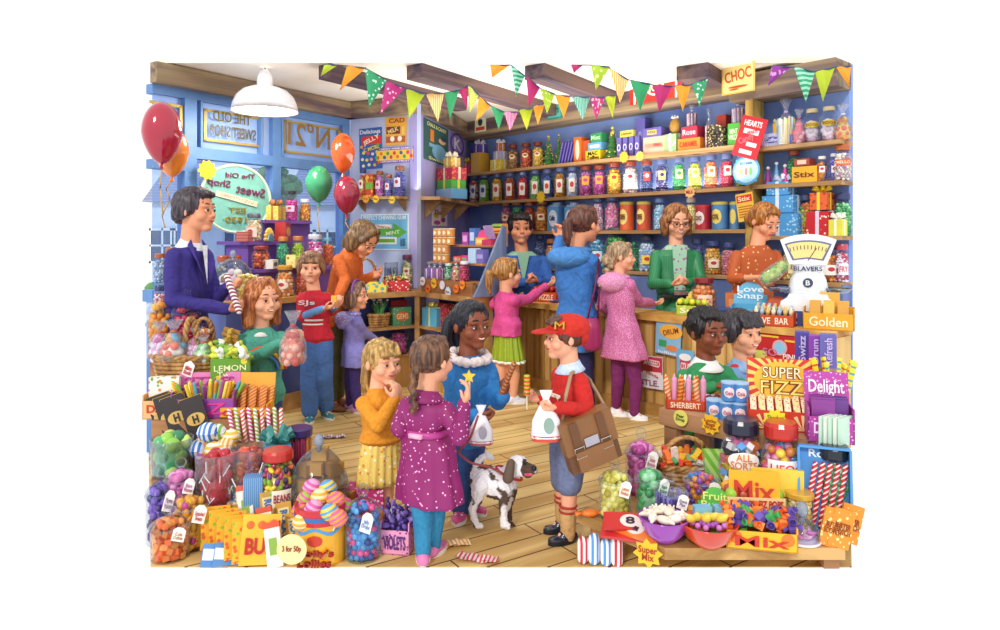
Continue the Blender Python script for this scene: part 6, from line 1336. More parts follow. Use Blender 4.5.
# sweets at the far left behind the man
for px, z, w_, h_, sw, cn, ld in ((153, 1.17, 13, 30, ('8098c0', 'c0d0e8'), 'pale blue', 'a85830'), (165, 1.17, 16, 36, ('f4d850', 'f8f0a0'), 'yellow', 'a85830'), (152.5, .92, 12, 34, ('d83c4c', 'f4e0e0'), 'red and white', '2c3464')):
    c = W(px+7, 237, 5.05 if z > 1 else 4.92); c.z = z; jar(c, 0, w_*4.95/F, h_*4.95/F, 'jar of %s sweets on the small stand behind the man' % cn, 'fat', sw, 'ball', .22, ld, group='jars on the stand behind the man')
t = thing('tiered_stand', W(167, 237, 4.98)*1.0, 0, 'narrow blue tiered stand for jars behind the man', 'display stand'); t.location.z = 0
m = MB(); m.box(0, .1, 0, .2, .18, 1.17); link('upper_tier', m, FRB, t); m = MB(); m.box(-.03, -.05, 0, .12, .12, .92); link('lower_tier', m, FRB, t)
# ---------------------------------------------------------------- goods on the corner cabinet
def CBp(px, depth, z=.955):                       # on the left leg of the cabinet
    pl = Pl((A0.x, A0.y), (u1.y, -u1.x)); return pl.at(px, z=z, off=-depth)
cr = math.atan2(u1.y, u1.x)
c = CBp(374, .14); u = c.y/F; hdisplay(c, .1, 26*u, .16, 10*u, 0, 'f0d840', 'yellow and blue open box of sweets on the corner cabinet', fmat=dots('f0d840', '58a8c8', 22, .4))
c = CBp(397, .16); u = c.y/F; hdisplay(c, .1, 26*u, .18, 14*u, 0, 'c82c34', 'red spotted open box of green sweets on the corner cabinet', fmat=dots('c82c34', 'f8f0f0', 36, .3))
o = many('wrapped_sweet', 'wrapped_sweet', wrapped, [P('88b040', .4), P('e8e0a0', .4), P('c0d890', .4), P('e8743c', .4)], [T(c.x-.1+.04*(k % 6), c.y-.05+.045*(k//6), .955+.115+.01*(k % 3)) @ EU(k, k*.7, k*1.3) for k in range(18)], 'small green and cream wrapped sweet in the red spotted box', 'sweet', 'sweets in the red spotted box')
c = CBp(391, .38); u = c.y/F; jar(c, 0, 14*u, 27*u, 'tall glass tumbler of grey blue sweets on the corner cabinet', 'glass', ('50608c', '8c98c0', 'c8d0e8'), 'stick', .25, full=.8)
c = CBp(407, .36); u = c.y/F; jar(c, 0, 13*u, 34*u, 'jar of green and gold sweets with purple lid on the corner cabinet', 'shelf', ('8c9c40', 'd8c860', 'f0f0e0'), 'ball', .25, '6c2c50', 'f4f0e4', (.4, .62), .5)
c = CBp(366, .42); u = c.y/F; basket(c, .3, 26*u, .18, 13*u, 'small handled basket of orange and white sweets on the corner cabinet', handle=18*u)
many('round_sweet', 'round_sweet', lambda: MB().ell((0, 0, 0), .022, seg=10, rings=7), [P('e8742c', .4), P('f4ecdc', .4), P('f0a838', .4)], [T(c.x-.08+.045*(k % 5), c.y-.04+.04*(k//5), .955+13*u+.005) for k in range(10)], 'orange or white round sweet in the handled basket', 'sweet', 'sweets in the handled basket')
# inside the cabinet
c = CBp(379, .13, .61); u = c.y/F; basket(c, cr, 22*u, .14, 12*u, 'small basket planter of white flowers on the cabinet shelf')
m = MB(); q = random.Random(8)
t = thing('flower_plant', Vector((c.x, c.y, .61+12*u)), 0, 'white flowering plant with green leaves in the small basket', 'plant')
for k in range(26): a = q.uniform(0, 6.3); rr = q.uniform(.2, 1)*.085; h0 = q.uniform(.08, .16); m.tube([(rr*.4*math.cos(a), rr*.3*math.sin(a), -.01), (rr*.8*math.cos(a), rr*.5*math.sin(a), h0*.6), (rr*1.2*math.cos(a), rr*.7*math.sin(a), h0)], [.004, .005, .001], 4)
link('leaves', m, P('58a058', .7), t); m = MB()
for k in range(12): a = q.uniform(0, 6.3); m.ell((.085*math.cos(a)*q.uniform(.4, 1), .05*math.sin(a), q.uniform(.09, .16)), .011, seg=7, rings=5)
link('blossoms', m, P('f6f4f8', .6), t)
c = CBp(400, .14, .61); u = c.y/F; pack(c, cr, 20*u, .1, 18*u, '5c9c70', 'green tin box with an orange oval on the cabinet shelf', patchc='e8742c', ps=(.75, .5), oval=True, text='GEMS', tcol='f8e0b0', mat=dots('5c9c70', 'b8d8b0', 30, .2)); pack(CBp(398, .22, .61), cr, 18*u, .05, 24*u, 'b02c38', 'dark red box behind the green tin box', name='sweet_box')
CR = Pl((C0.x, C0.y), (u2.y, -u2.x))
c = CR.at(434, z=.61, off=-.13); u = c.y/F; gift(c, math.atan2(u2.y, u2.x)+.2, 21*u, .13, 18*u, P('5cb0d8'), 'f0e878', 'light blue gift box with a yellow ribbon on the cabinet shelf', bowr=.4); c = CR.at(446, z=.61, off=-.18); gift(c, SDR, 17*u, .08, 23*u, dots('a82c3c', 'e8a068', 40, .3), None, 'dark red patterned box beside the light blue gift')
c = CBp(398, .14, .325); u = c.y/F; jar(c, 0, 19*u, 26*u, 'glass stopper jar of pink sweets on the bottom cabinet shelf', 'apoth', ('d84ca8', 'e888c8', 'a83c90'), 'ball', .28, 'clear')
# ---------------------------------------------------------------- near left display stand
ROW = {'B': (3.48, .128, 353, .11), 'C': (3.68, .26, 262, .11), 'D': (3.86, .37, 282, .1), 'E': (4.02, .472, 274, .1), 'F': (4.18, .64, 254, .1)}
ls = thing('display_stand', (-1.6, 3.8, 0), 0, 'stepped wooden stand carrying the heap of sweets at the near left', 'display stand')
yb = 4.36
for k, (Y, z, px, fr_) in ROW.items():
    y0 = Y-fr_; y1 = 3.9 if k == 'B' else yb; xr = lambda yy: (px-500)/F*Y; m = MB()
    if k == 'B': pts = [(-.498*y0, y0), (xr(0), y0), (xr(0), y1), (-.498*y1, y1)]
    else: pts = [(-.498*y0, y0), (xr(0), y0), (xr(0), y1 if k in 'F' else min(y1, Y+.12)), (-.498*(y1 if k in 'F' else min(y1, Y+.12)), y1 if k in 'F' else min(y1, Y+.12))]
    m.prism(pts, 0, z); rel(link('step', m, TABW, ls), ls)
def L(px, row, dy=0, dz=0):
    Y, z = ROW[row][:2] if row != 'A' else (3.28, 0.0); Y += dy; return Vector(((px-500)/F*Y, Y, z+dz))
def lj(px, row, w_, h_, kind, sw, label, dy=0, **k):
    c = L(px, row, dy); u = c.y/F; return jar(c, k.pop('rz', .25), w_*u, h_*u, label, kind, sw, k.pop('ft', 'ball'), k.pop('cs', .2), k.pop('lid', 'clear'), **k)
# floor row
lj(170, 'A', 36, 52, 'apoth', ('f08828', 'e86820', 'f4a850'), 'stopper jar of orange cubes at the near left corner', dy=-.0, ft='cube', cs=.2, tagc='a86a20', tagt='Cola\nCubes')
lj(190, 'A', 35, 68, 'apoth', ('f4b428', 'f0a020', 'd83c90'), 'stopper jar of yellow and pink sweets with a paper tag', dy=.11, cs=.24, ft='bean', tagc='c03c50', tagt='Squashed\nSweets')
lj(161, 'A', 27, 80, 'apoth', ('5c3c98', '7c5cc0', '3c2c78'), 'stopper jar of purple sweets at the left edge behind the orange cubes', cs=.3, tagc='7c4c90', tagt='Parma\nViolets', dy=.16)
lj(181, 'B', 33, 58, 'apoth', ('d85ca8', 'f098cc', 'e878b8'), 'stopper jar of pink sweets behind the yellow and pink ones', cs=.3, tagc='c03c80', tagt='Bon\nBons', dy=-.02)
lj(172, 'C', 40, 36, 'glass', ('2c7c50', '88c048', '50a868', 'c8e070'), 'square topped glass of striped green sweets', cs=.38, full=1.0, ft='ball', dy=-.01)
lj(218, 'B', 43, 60, 'glass', ('c0182c', 'd83040', '8c1020'), 'open glass of dark red cherry lollies', cs=.34, full=.97, dy=.02); lj(248, 'B', 34, 62, 'glass', ('e04828', 'f07040', 'c83018'), 'open glass of bright red jelly sweets', cs=.32, full=.95, dy=.06, lab='fbf4ea', labz=(.08, .4), laba=.6)
for px_, yy_, hh_ in ((218, .02, 60), (248, .06, 62)):
    c = L(px_, 'B', yy_); t = [o for o in bpy.data.objects if o.name.startswith('sweet_jar') and (Vector(o.location)-c).length < 1e-4][0]; q = random.Random(px_)
    for k in range(9): m = MB(); a = -PI/2+q.uniform(-.9, .9); z = q.uniform(.15, .8); b = a+q.uniform(-.35, .35); m.cap((.33*math.cos(a), .33*math.sin(a), z), (.34*math.cos(b), .34*math.sin(b), z+q.uniform(.08, .2)*(-1)**k), .009, .009, 6); link('lolly_stick', m, WHITE, t)
t = thing('tall_tube', L(239, 'B', .02), 0, 'tall blue and red tube of wafer sticks leaning out of the front row', 'sweet tube'); t.rotation_euler = (0, .5, 0); t.location.x -= .1; t.location.z += .02; u = 3.5/F
m = MB(); m.box(0, 0, 0, 13*u, .02, 56*u); link('carton', m, stripes('4c94d0', '4c94d0', 20, 'X'), t); fit_text('MAYNARD', 48*u, 10*u, P('f4c828', .5), t, T(0, -.014, 28*u) @ R(-PI/2, 'Y'), .004, .03); m = MB()
for k in range(4): m.cap((11*u+4*k*u, 0, .02), (11*u+4*k*u, 0, 52*u), .009, .009)
link('wafer_sticks', m, stripes('b8402c', 'f0a878', 30, 'Z', rot=.5), t)
BUB = stripes('f4b828', 'e8782c', 5, 'Z')
many('chocolate_bar', 'bubble_bar', barm(.13, .19, .02), [dots('f4b428', 'e86828', 34, .3, 1, '98b830')], [T(*L(207+8*k, 'A', .08-.035*k, .02)) @ EU(-.3, .06, .5) for k in range(6)], 'yellow orange crisp bar in the leaning row at the near left', 'chocolate bar', 'yellow bars in the leaning row', False)
t = pack(None, 0, .17, .02, .215, 'f4bc30', 'front yellow bar of the leaning row with big red letters', name='chocolate_bar', cat='chocolate bar', M=T(*L(258, 'A', -.1, .01)) @ EU(-.3, .1, .3)); fit_text('BUB', .13, .07, P('c02418', .5), t, T(0, -.014, .08), .006, .03); m = MB()
for x, z, cc in ((-.05, .17, 'e86828'), (0, .17, 'e86828'), (.05, .175, '88b030')): m.ell((x, -.01, z), (.018, .004, .018))
link('dots', m, P('e86828'), t)
for k, (px, dy, dz) in enumerate(((214, -.06, 0), (226, -.05, 0))): pack(None, 0, .12, .02, .1, '5c90cc', 'blue and white sherbet packet lying at the picture front edge', name='sherbet_packet', cat='packet', group='sherbet packets at the front', patchc='f4f6fa', ps=(.95, .5), M=T(*L(px, 'A', dy-.04, .0)) @ EU(-.7, .2, .4))
ROCKY = [(234, .2, .15), (246, .2, .15), (262, .19, .1), (272, .1, .07), (288, .07, .03), (298, .02, .0)]
for k, (px, dy, dz) in enumerate(ROCKY):
    t = pack(None, 0, .075, .02, .2, 'c8982c', 'gold wrapped bar with a blue name strip, %s from the left in its row' % ORD[k], name='chocolate_bar', cat='chocolate bar', group='gold wrapped bars', patchc='f0dc90', ps=(.7, .75), M=T(*L(px, 'A', dy-.02, dz+.0)) @ EU(-.3, -.18, .1)); fit_text('ROCKY', .13, .035, P('3468b8', .5), t, T(0, -.016, .1) @ R(PI/2, 'Y'), .004, .03)
for k, (px, dy, dz) in enumerate(((248, .13, .1), (258, .27, .18), (268, .03, .03), (276, -.07, 0))):
    t = pack(None, 0, .07, .02, .18, 'f0ece0', 'white wrapped bar with a red crimped top, %s from the left' % ORD[k], name='chocolate_bar', cat='chocolate bar', group='white wrapped bars', patchc='88b040', ps=(.5, .4), M=T(*L(px, 'A', dy-.03, dz)) @ EU(-.3, -.18, .1)); m = MB(); m.box(0, 0, .17, .074, .022, .025); link('crimp', m, P('d84c28'), t)
star_tag(Pl((0, 0), (0, -1)), 0, 0, 15, 'f4e0a0', 'cream price card reading three for the gold wrapped bars', '3 for 50p', tcol='9c3c28', c=W(292, 549, 3.1)+Vector((0, 0, .0)), rnd=True)
lj(278, 'B', 37, 64, 'fat', ('e86828', '6c2c88', '88b830', 'f4d030', 'c02c60', '3c2c60'), 'big jar of mixed jelly beans with a red lid', ft='bean', cs=.17, lid='c02820', lab='fbf0e0', labz=(.2, .45), laba=.5, text='BEANS', tcol='a03040', rz=.5, dy=-.0)
gift(L(254, 'B', -.04), .2, .09, .08, .2, stripes('3c7cc0', '88b8e4', 34, 'X'), None, 'blue ribbed box beside the jelly bean jar')
t = gift(L(277, 'B', .24), .35, .14, .13, .27, dots('58a4dc', '8cc4ec', 26, .2), '3c8c88', 'tall light blue gift box with a teal bow', bowr=.62)
lj(285, 'B', 34, 52, 'fat', ('8c3ca8', 'b868cc', '6c2c88'), 'jar of purple sweets with a red lid behind the blue gift', dy=.38, lid='c42c20', cs=.25); lj(299, 'B', 27, 60, 'drum', ('d83c70', 'e88c30', '8c3c98', 'c02c50'), 'tall jar of coloured straws with a dark purple lid', dy=.36, ft='stick', cs=.22, lid='3c2c70')
c = L(319, 'B', .05); dome(c, .32, .29, 'large glass dome over fudge with a pointed glass knob', 'e8ecf8')
FUD = [(1.3*x, 1.3*y, 1.3*z) for x, y, z in [(-.08, -.03, 0), (0, -.08, 0), (.08, -.04, 0), (-.05, .05, 0), (.05, .06, 0), (-.05, -.02, .06), (.03, -.04, .06), (.04, .04, .06), (-.04, .05, .06), (-.01, 0, .12), (.06, 0, .12), (-.1, .03, .0), (.11, .02, .0), (0, .02, .17), (-.05, 0, .115), (.02, .05, .12)]]
many('fudge_cube', 'fudge_cube', lambda: MB().box(0, 0, 0, .075, .065, .06), [P('a87420', .6), P('c8902c', .6)], [T(c.x+x, c.y+y, c.z+.022+z) @ R(x*9) for x, y, z in FUD], 'golden brown fudge cube under the large glass dome', 'fudge', 'fudge cubes under the dome', False)
# round tin of lollies
t = thing('sweet_tin', L(321, 'A', -.0), 0, 'big round yellow tin with red and blue bands holding ball lollipops', 'tin'); u = t.location.y/F; rr = 25*u; hh = 55*u
m = MB(); m.lathe([(rr*.97, 0), (rr, .01), (rr, hh*.72)], 32); link('body', m, P('f0b020', .3, 0, .3), t); m = MB(); m.lathe([(rr*1.02, hh*.72), (rr*1.02, hh*.94), (rr*1.04, hh), (rr*.95, hh), (rr*.95, hh*.9)], 32, cap=False); link('rim_band', m, P('c82838', .3, 0, .3), t)
m = MB(); m.lathe([(rr*1.035, hh*.8), (rr*1.035, hh*.88)], 32, cap=False); link('blue_band', m, P('3c6cb0', .3), t); m = MB()
m.add([(rr*1.02*math.sin(a), -rr*1.02*math.cos(a), hh*(z+.05*math.cos(a*5))) for z in (.6, .66) for a in [(-1.2+k*.1) for k in range(25)]], [(k, k+1, k+26, k+25) for k in range(24)]); link('wave', m, P('4c9cd8'), t)
link('emblem', patch(rr, hh*.38, hh*.58, .3, 1.03, round_=True), P('c83c28'), t)
fit_text("Dolly's", rr*1.5, hh*.14, P('a82418', .5), t, T(0, -rr*1.02, hh*.26), .02, .02); fit_text("Lollies", rr*1.3, hh*.13, P('a82418', .5), t, T(0, -rr*1.02, hh*.1), .02, .02)
LOLM = [stripes('f0a030', 'e8609c', 16, 'Z', rot=.5), stripes('d85ca8', 'f4a8d0', 14, 'Z', rot=-.4), stripes('f4d040', '58a0d8', 14, 'Z', rot=.4), stripes('e8609c', '98c838', 16, 'Z', rot=-.5), stripes('f4b040', 'f8e8b0', 14, 'Z')]
LP = [(301, 510, .02), (314, 508, -.05), (330, 512, -.1), (306, 499, .05), (320, 497, 0), (336, 500, -.02), (312, 487, .08), (328, 488, .06), (344, 506, .02), (302, 522, -.08), (338, 518, -.12)]
for k, (px, py, dy) in enumerate(LP): lolly(0, W(px, py, 3.28+dy), .043, LOLM[k % 5], .1, W(322, 560, 3.28), 'striped ball lollipop standing in the round yellow tin', 'lollipops in the round tin')
lj(363, 'A', 36, 75, 'apoth', ('3c8cd0', 'e0508c', '5ca8e0', '3450a0'), 'tall stopper jar of blue and pink sweets at the front', cs=.21, tagc='3c7cc0', tagt='Jelly\nDrops', dy=.0, rz=-.2)
c = L(397, 'A', .06); u = c.y/F; hdisplay(c, -.15, 30*u, .08, 32*u, 0, 'e880b8', 'pink spotted gift bag of purple violets on the floor', fmat=dots('f0a0c8', '8c3c90', 50, .28), name='gift_bag', ftext='VIOLETS', fcol='5c2c80')
many('violet_sweet', 'violet_sweet', wrapped, [P('6c50a8', .4), P('8c74c0', .4), P('4c3888', .4)], [T(c.x-.05+.03*(k % 5), c.y-.02+.02*(k//5), 32*u-.02+.03*math.sin(k*2.)+.02*(k//8)) @ EU(k, k*.7, k*1.3) for k in range(24)], 'purple wrapped sweet in the pink spotted gift bag', 'sweet', 'violets in the gift bag')
gift(L(367, 'A', .35), .1, .19, .12, .12, P('e8802c'), None, 'orange box standing behind the tall stopper jar'); gift(L(366, 'A', .35, .121), .0, .2, .13, .09, dots('c83078', 'f8d8e8', 46, .3), None, 'pink spotted box lying on the orange box')
# upper steps
for k in range(4):
    t = pack(None, 0, .12, .02, .25, '2c2024', 'dark chocolate bar with gold oval leaning on the step, %s from left' % ORD[k], name='chocolate_bar', cat='chocolate bar', group='dark chocolate bars', patchc='d8b05c', ps=(.8, .28), oval=True, M=T(*L((170, 177, 184, 203)[k], 'D', .09-.015*k+(0 if k < 3 else -.02), .0)) @ EU(-.2, -.32, .25)); fit_text('H', .03, .045, P('2c2024', .5), t, T(0, -.016, .125), .004, .03); m = MB(); m.box(0, 0, 0, .124, .018, .012); m.box(0, 0, .24, .124, .018, .012); link('gold_edge', m, GOLD, t)
BL = [(208, 432, 10.5, 0), (214, 451, 10, -.04), (205, 458, 9, -.03), (226, 446, 9.5, .0), (217, 432, 9, .03), (197, 449, 9.5, .0), (231, 437, 8.5, .04), (222, 456, 9, -.07), (203, 443, 8, .03)]
for k, (px, py, r_, dy) in enumerate(BL): lolly(0, W(px, py, 3.72+dy), r_*3.72/F, [stripes('3c7cd0', 'e8ecf8', 12, 'X'), stripes('f4c030', 'f8f0d8', 12, 'Z'), stripes('c04c98', 'f0e0f0', 12, 'Z'), stripes('f0a030', 'f8e8c0', 14, 'X'), stripes('78b840', 'f0e8f8', 12, 'X')][k % 5], .2, W(217, 500, 3.7), 'big striped ball lollipop above the open glass of cherry lollies', 'big ball lollipops at the near left')
CM = [stripes('f4f0f4', 'd83c90', 18, 'Z', rot=.6), stripes('f4f0f0', '98b838', 18, 'Z', rot=.6), stripes('f8f0f0', 'e0604c', 18, 'Z', rot=-.6)]
many('candy_stick', 'candy_stick', cane(.17, .011), CM, [stick_M(L(234+6*k, 'D', -.03+.02*(k % 2), .012), L(229+6.5*k, 'D', -.0+.02*(k % 2), .17)) for k in range(9)], 'pink and white twisted candy stick standing in the row on the step', 'candy stick', 'twisted candy sticks')
def row_sticks(name, base, z, n, w, ht, mats, spread, label, cat, group, r=.008, seed=1, lean=.05):
    q = random.Random(seed); Ms = []
    for k in range(n):
        x = (k/(n-1)-.5)*w; a = base @ Vector((x*.75, q.uniform(-lean, lean)*.5, z)); b = base @ Vector((x*spread+q.uniform(-.02, .02), q.uniform(-lean, lean)-.02, z+ht*q.uniform(.85, 1.1))); Ms.append(stick_M(a, b))
    return many(name, name+group[:9], cane(ht, r), mats, Ms, label, cat, group)
c = L(206, 'E'); u = c.y/F; hdisplay(c, .1, 60*u, .13, 26*u, 18*u, 'c060b8', 'pink and purple counter box of fizzy sticks lettered in many colours', 'x', fmat=P('9c48a8'), hmat=P('e078b8'), htext='SIZZLES', tcol='b02080', ftext='Z Z', fcol='e83c98')
row_sticks('fizz_stick', T(*c) @ R(.1), .03, 22, 60*u, .17, [P('f4d430'), P('e8a030'), P('58b0c8'), P('88b838'), P('a84c98'), P('f8e860')], 1.15, 'coloured fizzy stick fanned out of the pink and purple box', 'sweet stick', 'fizzy sticks', .01)
c = L(246, 'E', .01); u = c.y/F; hdisplay(c, 0, 50*u, .13, 14*u, 28*u, 'f0b828', 'orange counter box of cream topped wafer bars', fmat=dots('f0b028', 'e85c28', 24, .3), hmat=P('f0a828'), ftext='CRISPS', fcol='c83c28')
many('wafer_bar', 'wafer_bar', barm(.03, .15, .02), [stripes('e8983c', 'b85c28', 20, 'Z', rot=.6), stripes('f0a848', 'c8702c', 20, 'Z', rot=.6)], [T(c.x-.13+.028*k, c.y-.0+.03*(k % 2), c.z+.015) @ EU(-.2, .06*(k-5)*.3, 0) for k in range(10)], 'orange wrapped wafer bar in the orange counter box', 'wafer bar', 'wafer bars', False)
c = L(165, 'E', .0); u = c.y/F; hdisplay(c, .1, 34*u, .14, 24*u, 0, 'f4b878', 'apricot box of popcorn sweets with a red oval name', ftext='Daisy', fcol='c83c28', fmat=P('f4b878')); pack(Vector((c.x-.0, c.y+.0, c.z+.02)), .2, 28*u, .05, 36*u, 'f4ece0', 'white bag of mixed popcorn sweets standing in the apricot box', mat=dots('f4ece4', 'e8843c', 36, .35, 1, '78a838'), name='sweet_packet', cat='packet')
c = L(184, 'F'); u = c.y/F; BK = basket(Vector((c.x-.0, c.y+.03, c.z)), 0, 66*u, .22, 25*u, 'large wicker basket with rope handle and a paper tag', handle=.0, name='wicker_basket')
zb = c.z+25*u
t = BK; m = MB(); nn = 60; hx0 = 20*u
for ph in (0, PI): m.tube([((hx0*.32*math.cos(PI*t_/nn)+hx0*.35)+.008*math.cos(t_*.6+ph), .008*math.sin(t_*.6+ph)-.03, 25*u+38*u*math.sin(PI*t_/nn)**.8) for t_ in range(nn+1)], .011, 6)
link('handle', m, wood('c89a5c', '8a5c30', 26, (1, 1, .4), .7), t, smooth=True)
m = MB(); m.prism([(-.03, -.07), (.03, -.07), (.03, .03), (0, .05), (-.03, .03)], 0, .004, T(.07, -.125, 15*u) @ R(.3, 'Y') @ R(PI/2, 'X')); tg = link('tag', m, P('fbf4f0'), t); fit_text('Mint\nRock', .045, .05, P('c84850', .6), tg, T(.07, -.135, 14*u) @ R(.3, 'Y'), .003, .02)
for k, (px, sw, nm, w_, h_) in enumerate(((160, ('d85ca8', 'f0a8d8', 'f8e0f0'), 'pink', 24, 40), (176, ('58b0d0', 'f0a840', 'f4ece0', 'e86848'), 'turquoise and orange', 30, 42), (196, ('d84c98', 'f4c0dc'), 'rose', 20, 34), (205, ('60b050', 'a8d890', 'e8f4e0'), 'green', 22, 26))):
    cellobag(Vector(((px-500)/F*(c.y+.02), c.y+.02-.03*(k % 2), zb-.03)), 0, w_*u, h_*u, sw, 'cellophane bag of %s sweets in the large wicker basket' % nm, tie='c86030', cs=.3)
c2 = L(160, 'F', .14); u = c2.y/F; tag(link('display_block', MB().box(0, 0, 0, .28, .14, .1), TABW, M=T(*L(178, 'F', .2))), 'wooden block lifting the two tall stopper jars behind the wicker basket', 'plinth'); jar(L(162, 'F', .22, .1), .2, 27*u, 78*u, 'tall stopper jar of orange jellies at the left edge', 'apoth', ('f4a828', 'e88c20', 'f8d060'), 'ball', .24, tagc=None); jar(L(186, 'F', .22, .1), .2, 25*u, 74*u, 'tall stopper jar of crimson jellies behind the basket', 'apoth', ('b01840', 'd83c60', '8c1030'), 'ball', .24)
c = L(231, 'F'); u = c.y/F; pack(Vector((c.x, c.y, c.z)), .3, 36*u, .14, 24*u, 'c8d038', 'green and yellow lemon box at the right of the basket', mat=dots('68a030', 'f0e040', 14, .35), text='LEMON\nTwists', tcol='f8f8c0')
many('lemon_sweet', 'lemon_sweet', wrapped, [P('d8e048', .4), P('f4f4f0', .4), P('88b840', .4)], [T(c.x-.08+.04*(k % 5), c.y-.04+.035*(k//5 % 3), c.z+24*u+.015+.028*(k//15)) @ EU(k*.4, k*.7, k*1.3) @ S(1.5, 1.5, 1.5) for k in range(26)], 'yellow or white wrapped sweet heaped on the lemon box', 'sweet', 'lemon sweets on the lemon box')
c = L(212, 'F', .2); u = c.y/F; bst = tag(link('display_block', MB().box(0, 0, 0, .3, .16, .14), TABW, M=T(*c)), 'wooden block lifting the small round basket behind the lemon box', 'plinth')
basket(Vector((c.x-.05, c.y, c.z+.14)), 0, 26*u, .14, 10*u, 'small round basket of orange sweets with a loop handle behind the lemon box', handle=24*u); jar(Vector((c.x-.05, c.y, c.z+.16)), 0, 18*u, 26*u, 'small stopper jar of orange sweets standing in the small round basket', 'apoth', ('e86828', 'f09c48', 'f8e0c0'), 'ball', .3)
many('toffee_finger', 'toffee_finger', lambda: MB().box(0, 0, 0, .1, .022, .022), [P('d8b448', .5), P('b88830', .5)], [T(c.x+.11, c.y-.0+.015*(k % 3), c.z+.14+.024*(k//2)) @ R(.8*(-1)**k+.1*k) @ R(.3*(k % 2), 'Y') for k in range(12)], 'golden toffee finger in the stack above the lemon box', 'toffee', 'stacked toffee fingers', False)
# ---------------------------------------------------------------- signs and cards on the shelving and beams
BM = back(5.685); BM2 = back(5.74)
t, a, b = poster(BM, 475, 486, 115, 132, P('e8ecc8', .6), 'small pale poster with a dark egg pinned to the back beam', off=.01); shp(t, a, b, [('e', .5, .42, .4, .45, '2c3040'), ('r', .5, .8, .8, .2, 'd04838')])
t, a, b = poster(BM, 547, 562, 103, 119, P('2c8c84', .6), 'small teal poster with lettering hanging from the back beam', off=.01); shp(t, a, b, [('r', .5, .5, .85, .8, '58b8a8'), ('t', .5, .5, .6, .3, 'OATS', '1c5048')])
t, a, b = poster(BM, 630, 682, 73, 101, P('c8281c', .5), 'red banner with white rings fixed along the back beam', 'banner', 'banner', off=.02); shp(t, a, b, [('e', .5, .5, .34, .6, 'f4e8e0'), ('e', .5, .5, .26, .46, 'c8281c'), ('t', .5, .5, .2, .3, 'ICE', 'f4e8e0'), ('r', .1, .5, .04, 1, 'f4e8e0', .4), ('r', .9, .5, .04, 1, 'f4e8e0', .4)])
t, a, b = poster(BM, 722, 755, 64, 93, P('f0c060', .4), 'golden enamel sign lettered choc hanging from the beam', 'enamel_sign', 'sign', off=.12); shp(t, a, b, [('r', .5, .5, .9, .9, 'f8dc8c'), ('t', .5, .38, .8, .38, 'CHOC', 'c8501c', -.12), ('e', .5, .78, .6, .08, 'c8501c', -.15), ('e', .38, .86, .3, .06, 'c8501c', .1)])
t, a, b = poster(back(5.72), 737, 763, 117, 158, P('c81c2c', .4), 'red diamond shaped sweet bag hanging on the shelf upright', 'hanging_card', 'card', off=.02, roll=.32); shp(t, a, b, [('t', .5, .16, .7, .14, 'HEARTS', 'fbf0f0'), ('r', .5, .36, .6, .12, 'f4dce0', -.3), ('t', .55, .36, .4, .08, 'HEARTS', 'c81c2c', -.3), ('t', .4, .56, .6, .2, 'Candy', 'e86878', -.6), ('r', .65, .66, .4, .1, 'f4dce0', -.3), ('r', .5, .86, .5, .1, 'f4dce0', -.3)])
t, a, b = poster(back(5.74), 736, 757, 159, 182, P('5ca8dc', .4), 'round blue sign with tiny figures on the shelf upright', 'round_sign', 'sign', off=.03); shp(t, a, b, [('e', .5, .5, 1.3, 1.25, '4c9cd4'), ('e', .5, .5, 1.12, 1.06, 'a8d8f0'), ('t', .5, .2, .6, .12, 'JELLY BABIES', '2c5c8c'), ('e', .28, .55, .14, .34, 'e8b050'), ('e', .5, .55, .14, .34, 'e87878'), ('e', .72, .55, .14, .34, '78b858')])
t, a, b = poster(back(5.74), 737, 754, 193, 221, P('f0c040', .5), 'tilted red and yellow card of sweet sticks on the upright', 'hanging_card', 'card', off=.03, roll=-.14); shp(t, a, b, [('r', .5, .2, .9, .26, 'd83020'), ('t', .5, .2, .7, .16, 'Stix', 'fbe8c0')]+[('r', .5, .48+.09*k, .8, .035, 'b86020', .35*(-1)**k) for k in range(5)])
for px, py, r_, col, tx, l in ((541, 197, 6.5, 'f4c828', None, 'yellow star price card on the second shelf edge'), (624, 157, 6, 'f4b030', None, 'orange star price card under the lilac cartons'), (640, 156, 5, 'f0dc50', None, 'yellow star price card under the tallest purple carton'), (690, 192, 6.5, 'f0b878', 'MILK', 'peach star card with lettering below the lemon yellow sweets')): star_tag(back(5.785), px, py, r_, col, l, tx, off=.0)
# ---------------------------------------------------------------- posters on the front of the counter
t, a, b = poster(CF, 656, 681, 321, 355, P('88bce0', .5), 'blue drumsticks poster stuck on the counter front beside the pink coat', off=.01, roll=.06); shp(t, a, b, [('e', .6, .3, .9, .42, 'f0b040', -.3), ('t', .6, .3, .6, .16, 'DRUM', '7c3818', -.3), ('r', .3, .68, .3, .2, '3c9c5c', .3), ('e', .68, .78, .5, .16, 'e8843c', -.3), ('t', .5, .93, .7, .07, 'lollies', 'f4f8fc')])
t, a, b = poster(CF, 637, 663, 356, 388, P('e8e4f0', .5), 'red and white bar poster low on the counter front', off=.014, roll=-.03); shp(t, a, b, [('r', .5, .28, .98, .52, 'c8384c'), ('t', .6, .2, .6, .2, 'ANISEED', 'f8e8ec', .1), ('r', .35, .36, .5, .24, 'a84030', -.5), ('r', .6, .56, .7, .16, 'f0e8ec', .3), ('t', .6, .56, .5, .09, 'Thistle', 'c83848', .3), ('t', .5, .83, .7, .18, 'STLE.', '8c5070')])
t, a, b = poster(CF, 677, 694, 350, 386, P('6cb0dc', .5), 'light blue poster with a red cup beside the green shirted boy', off=.02); shp(t, a, b, [('r', .5, .5, .6, .5, 'c83c50'), ('t', .5, .45, .5, .2, 'COLA', 'f8e8f0'), ('e', .5, .2, .7, .2, 'f0f0f8')])
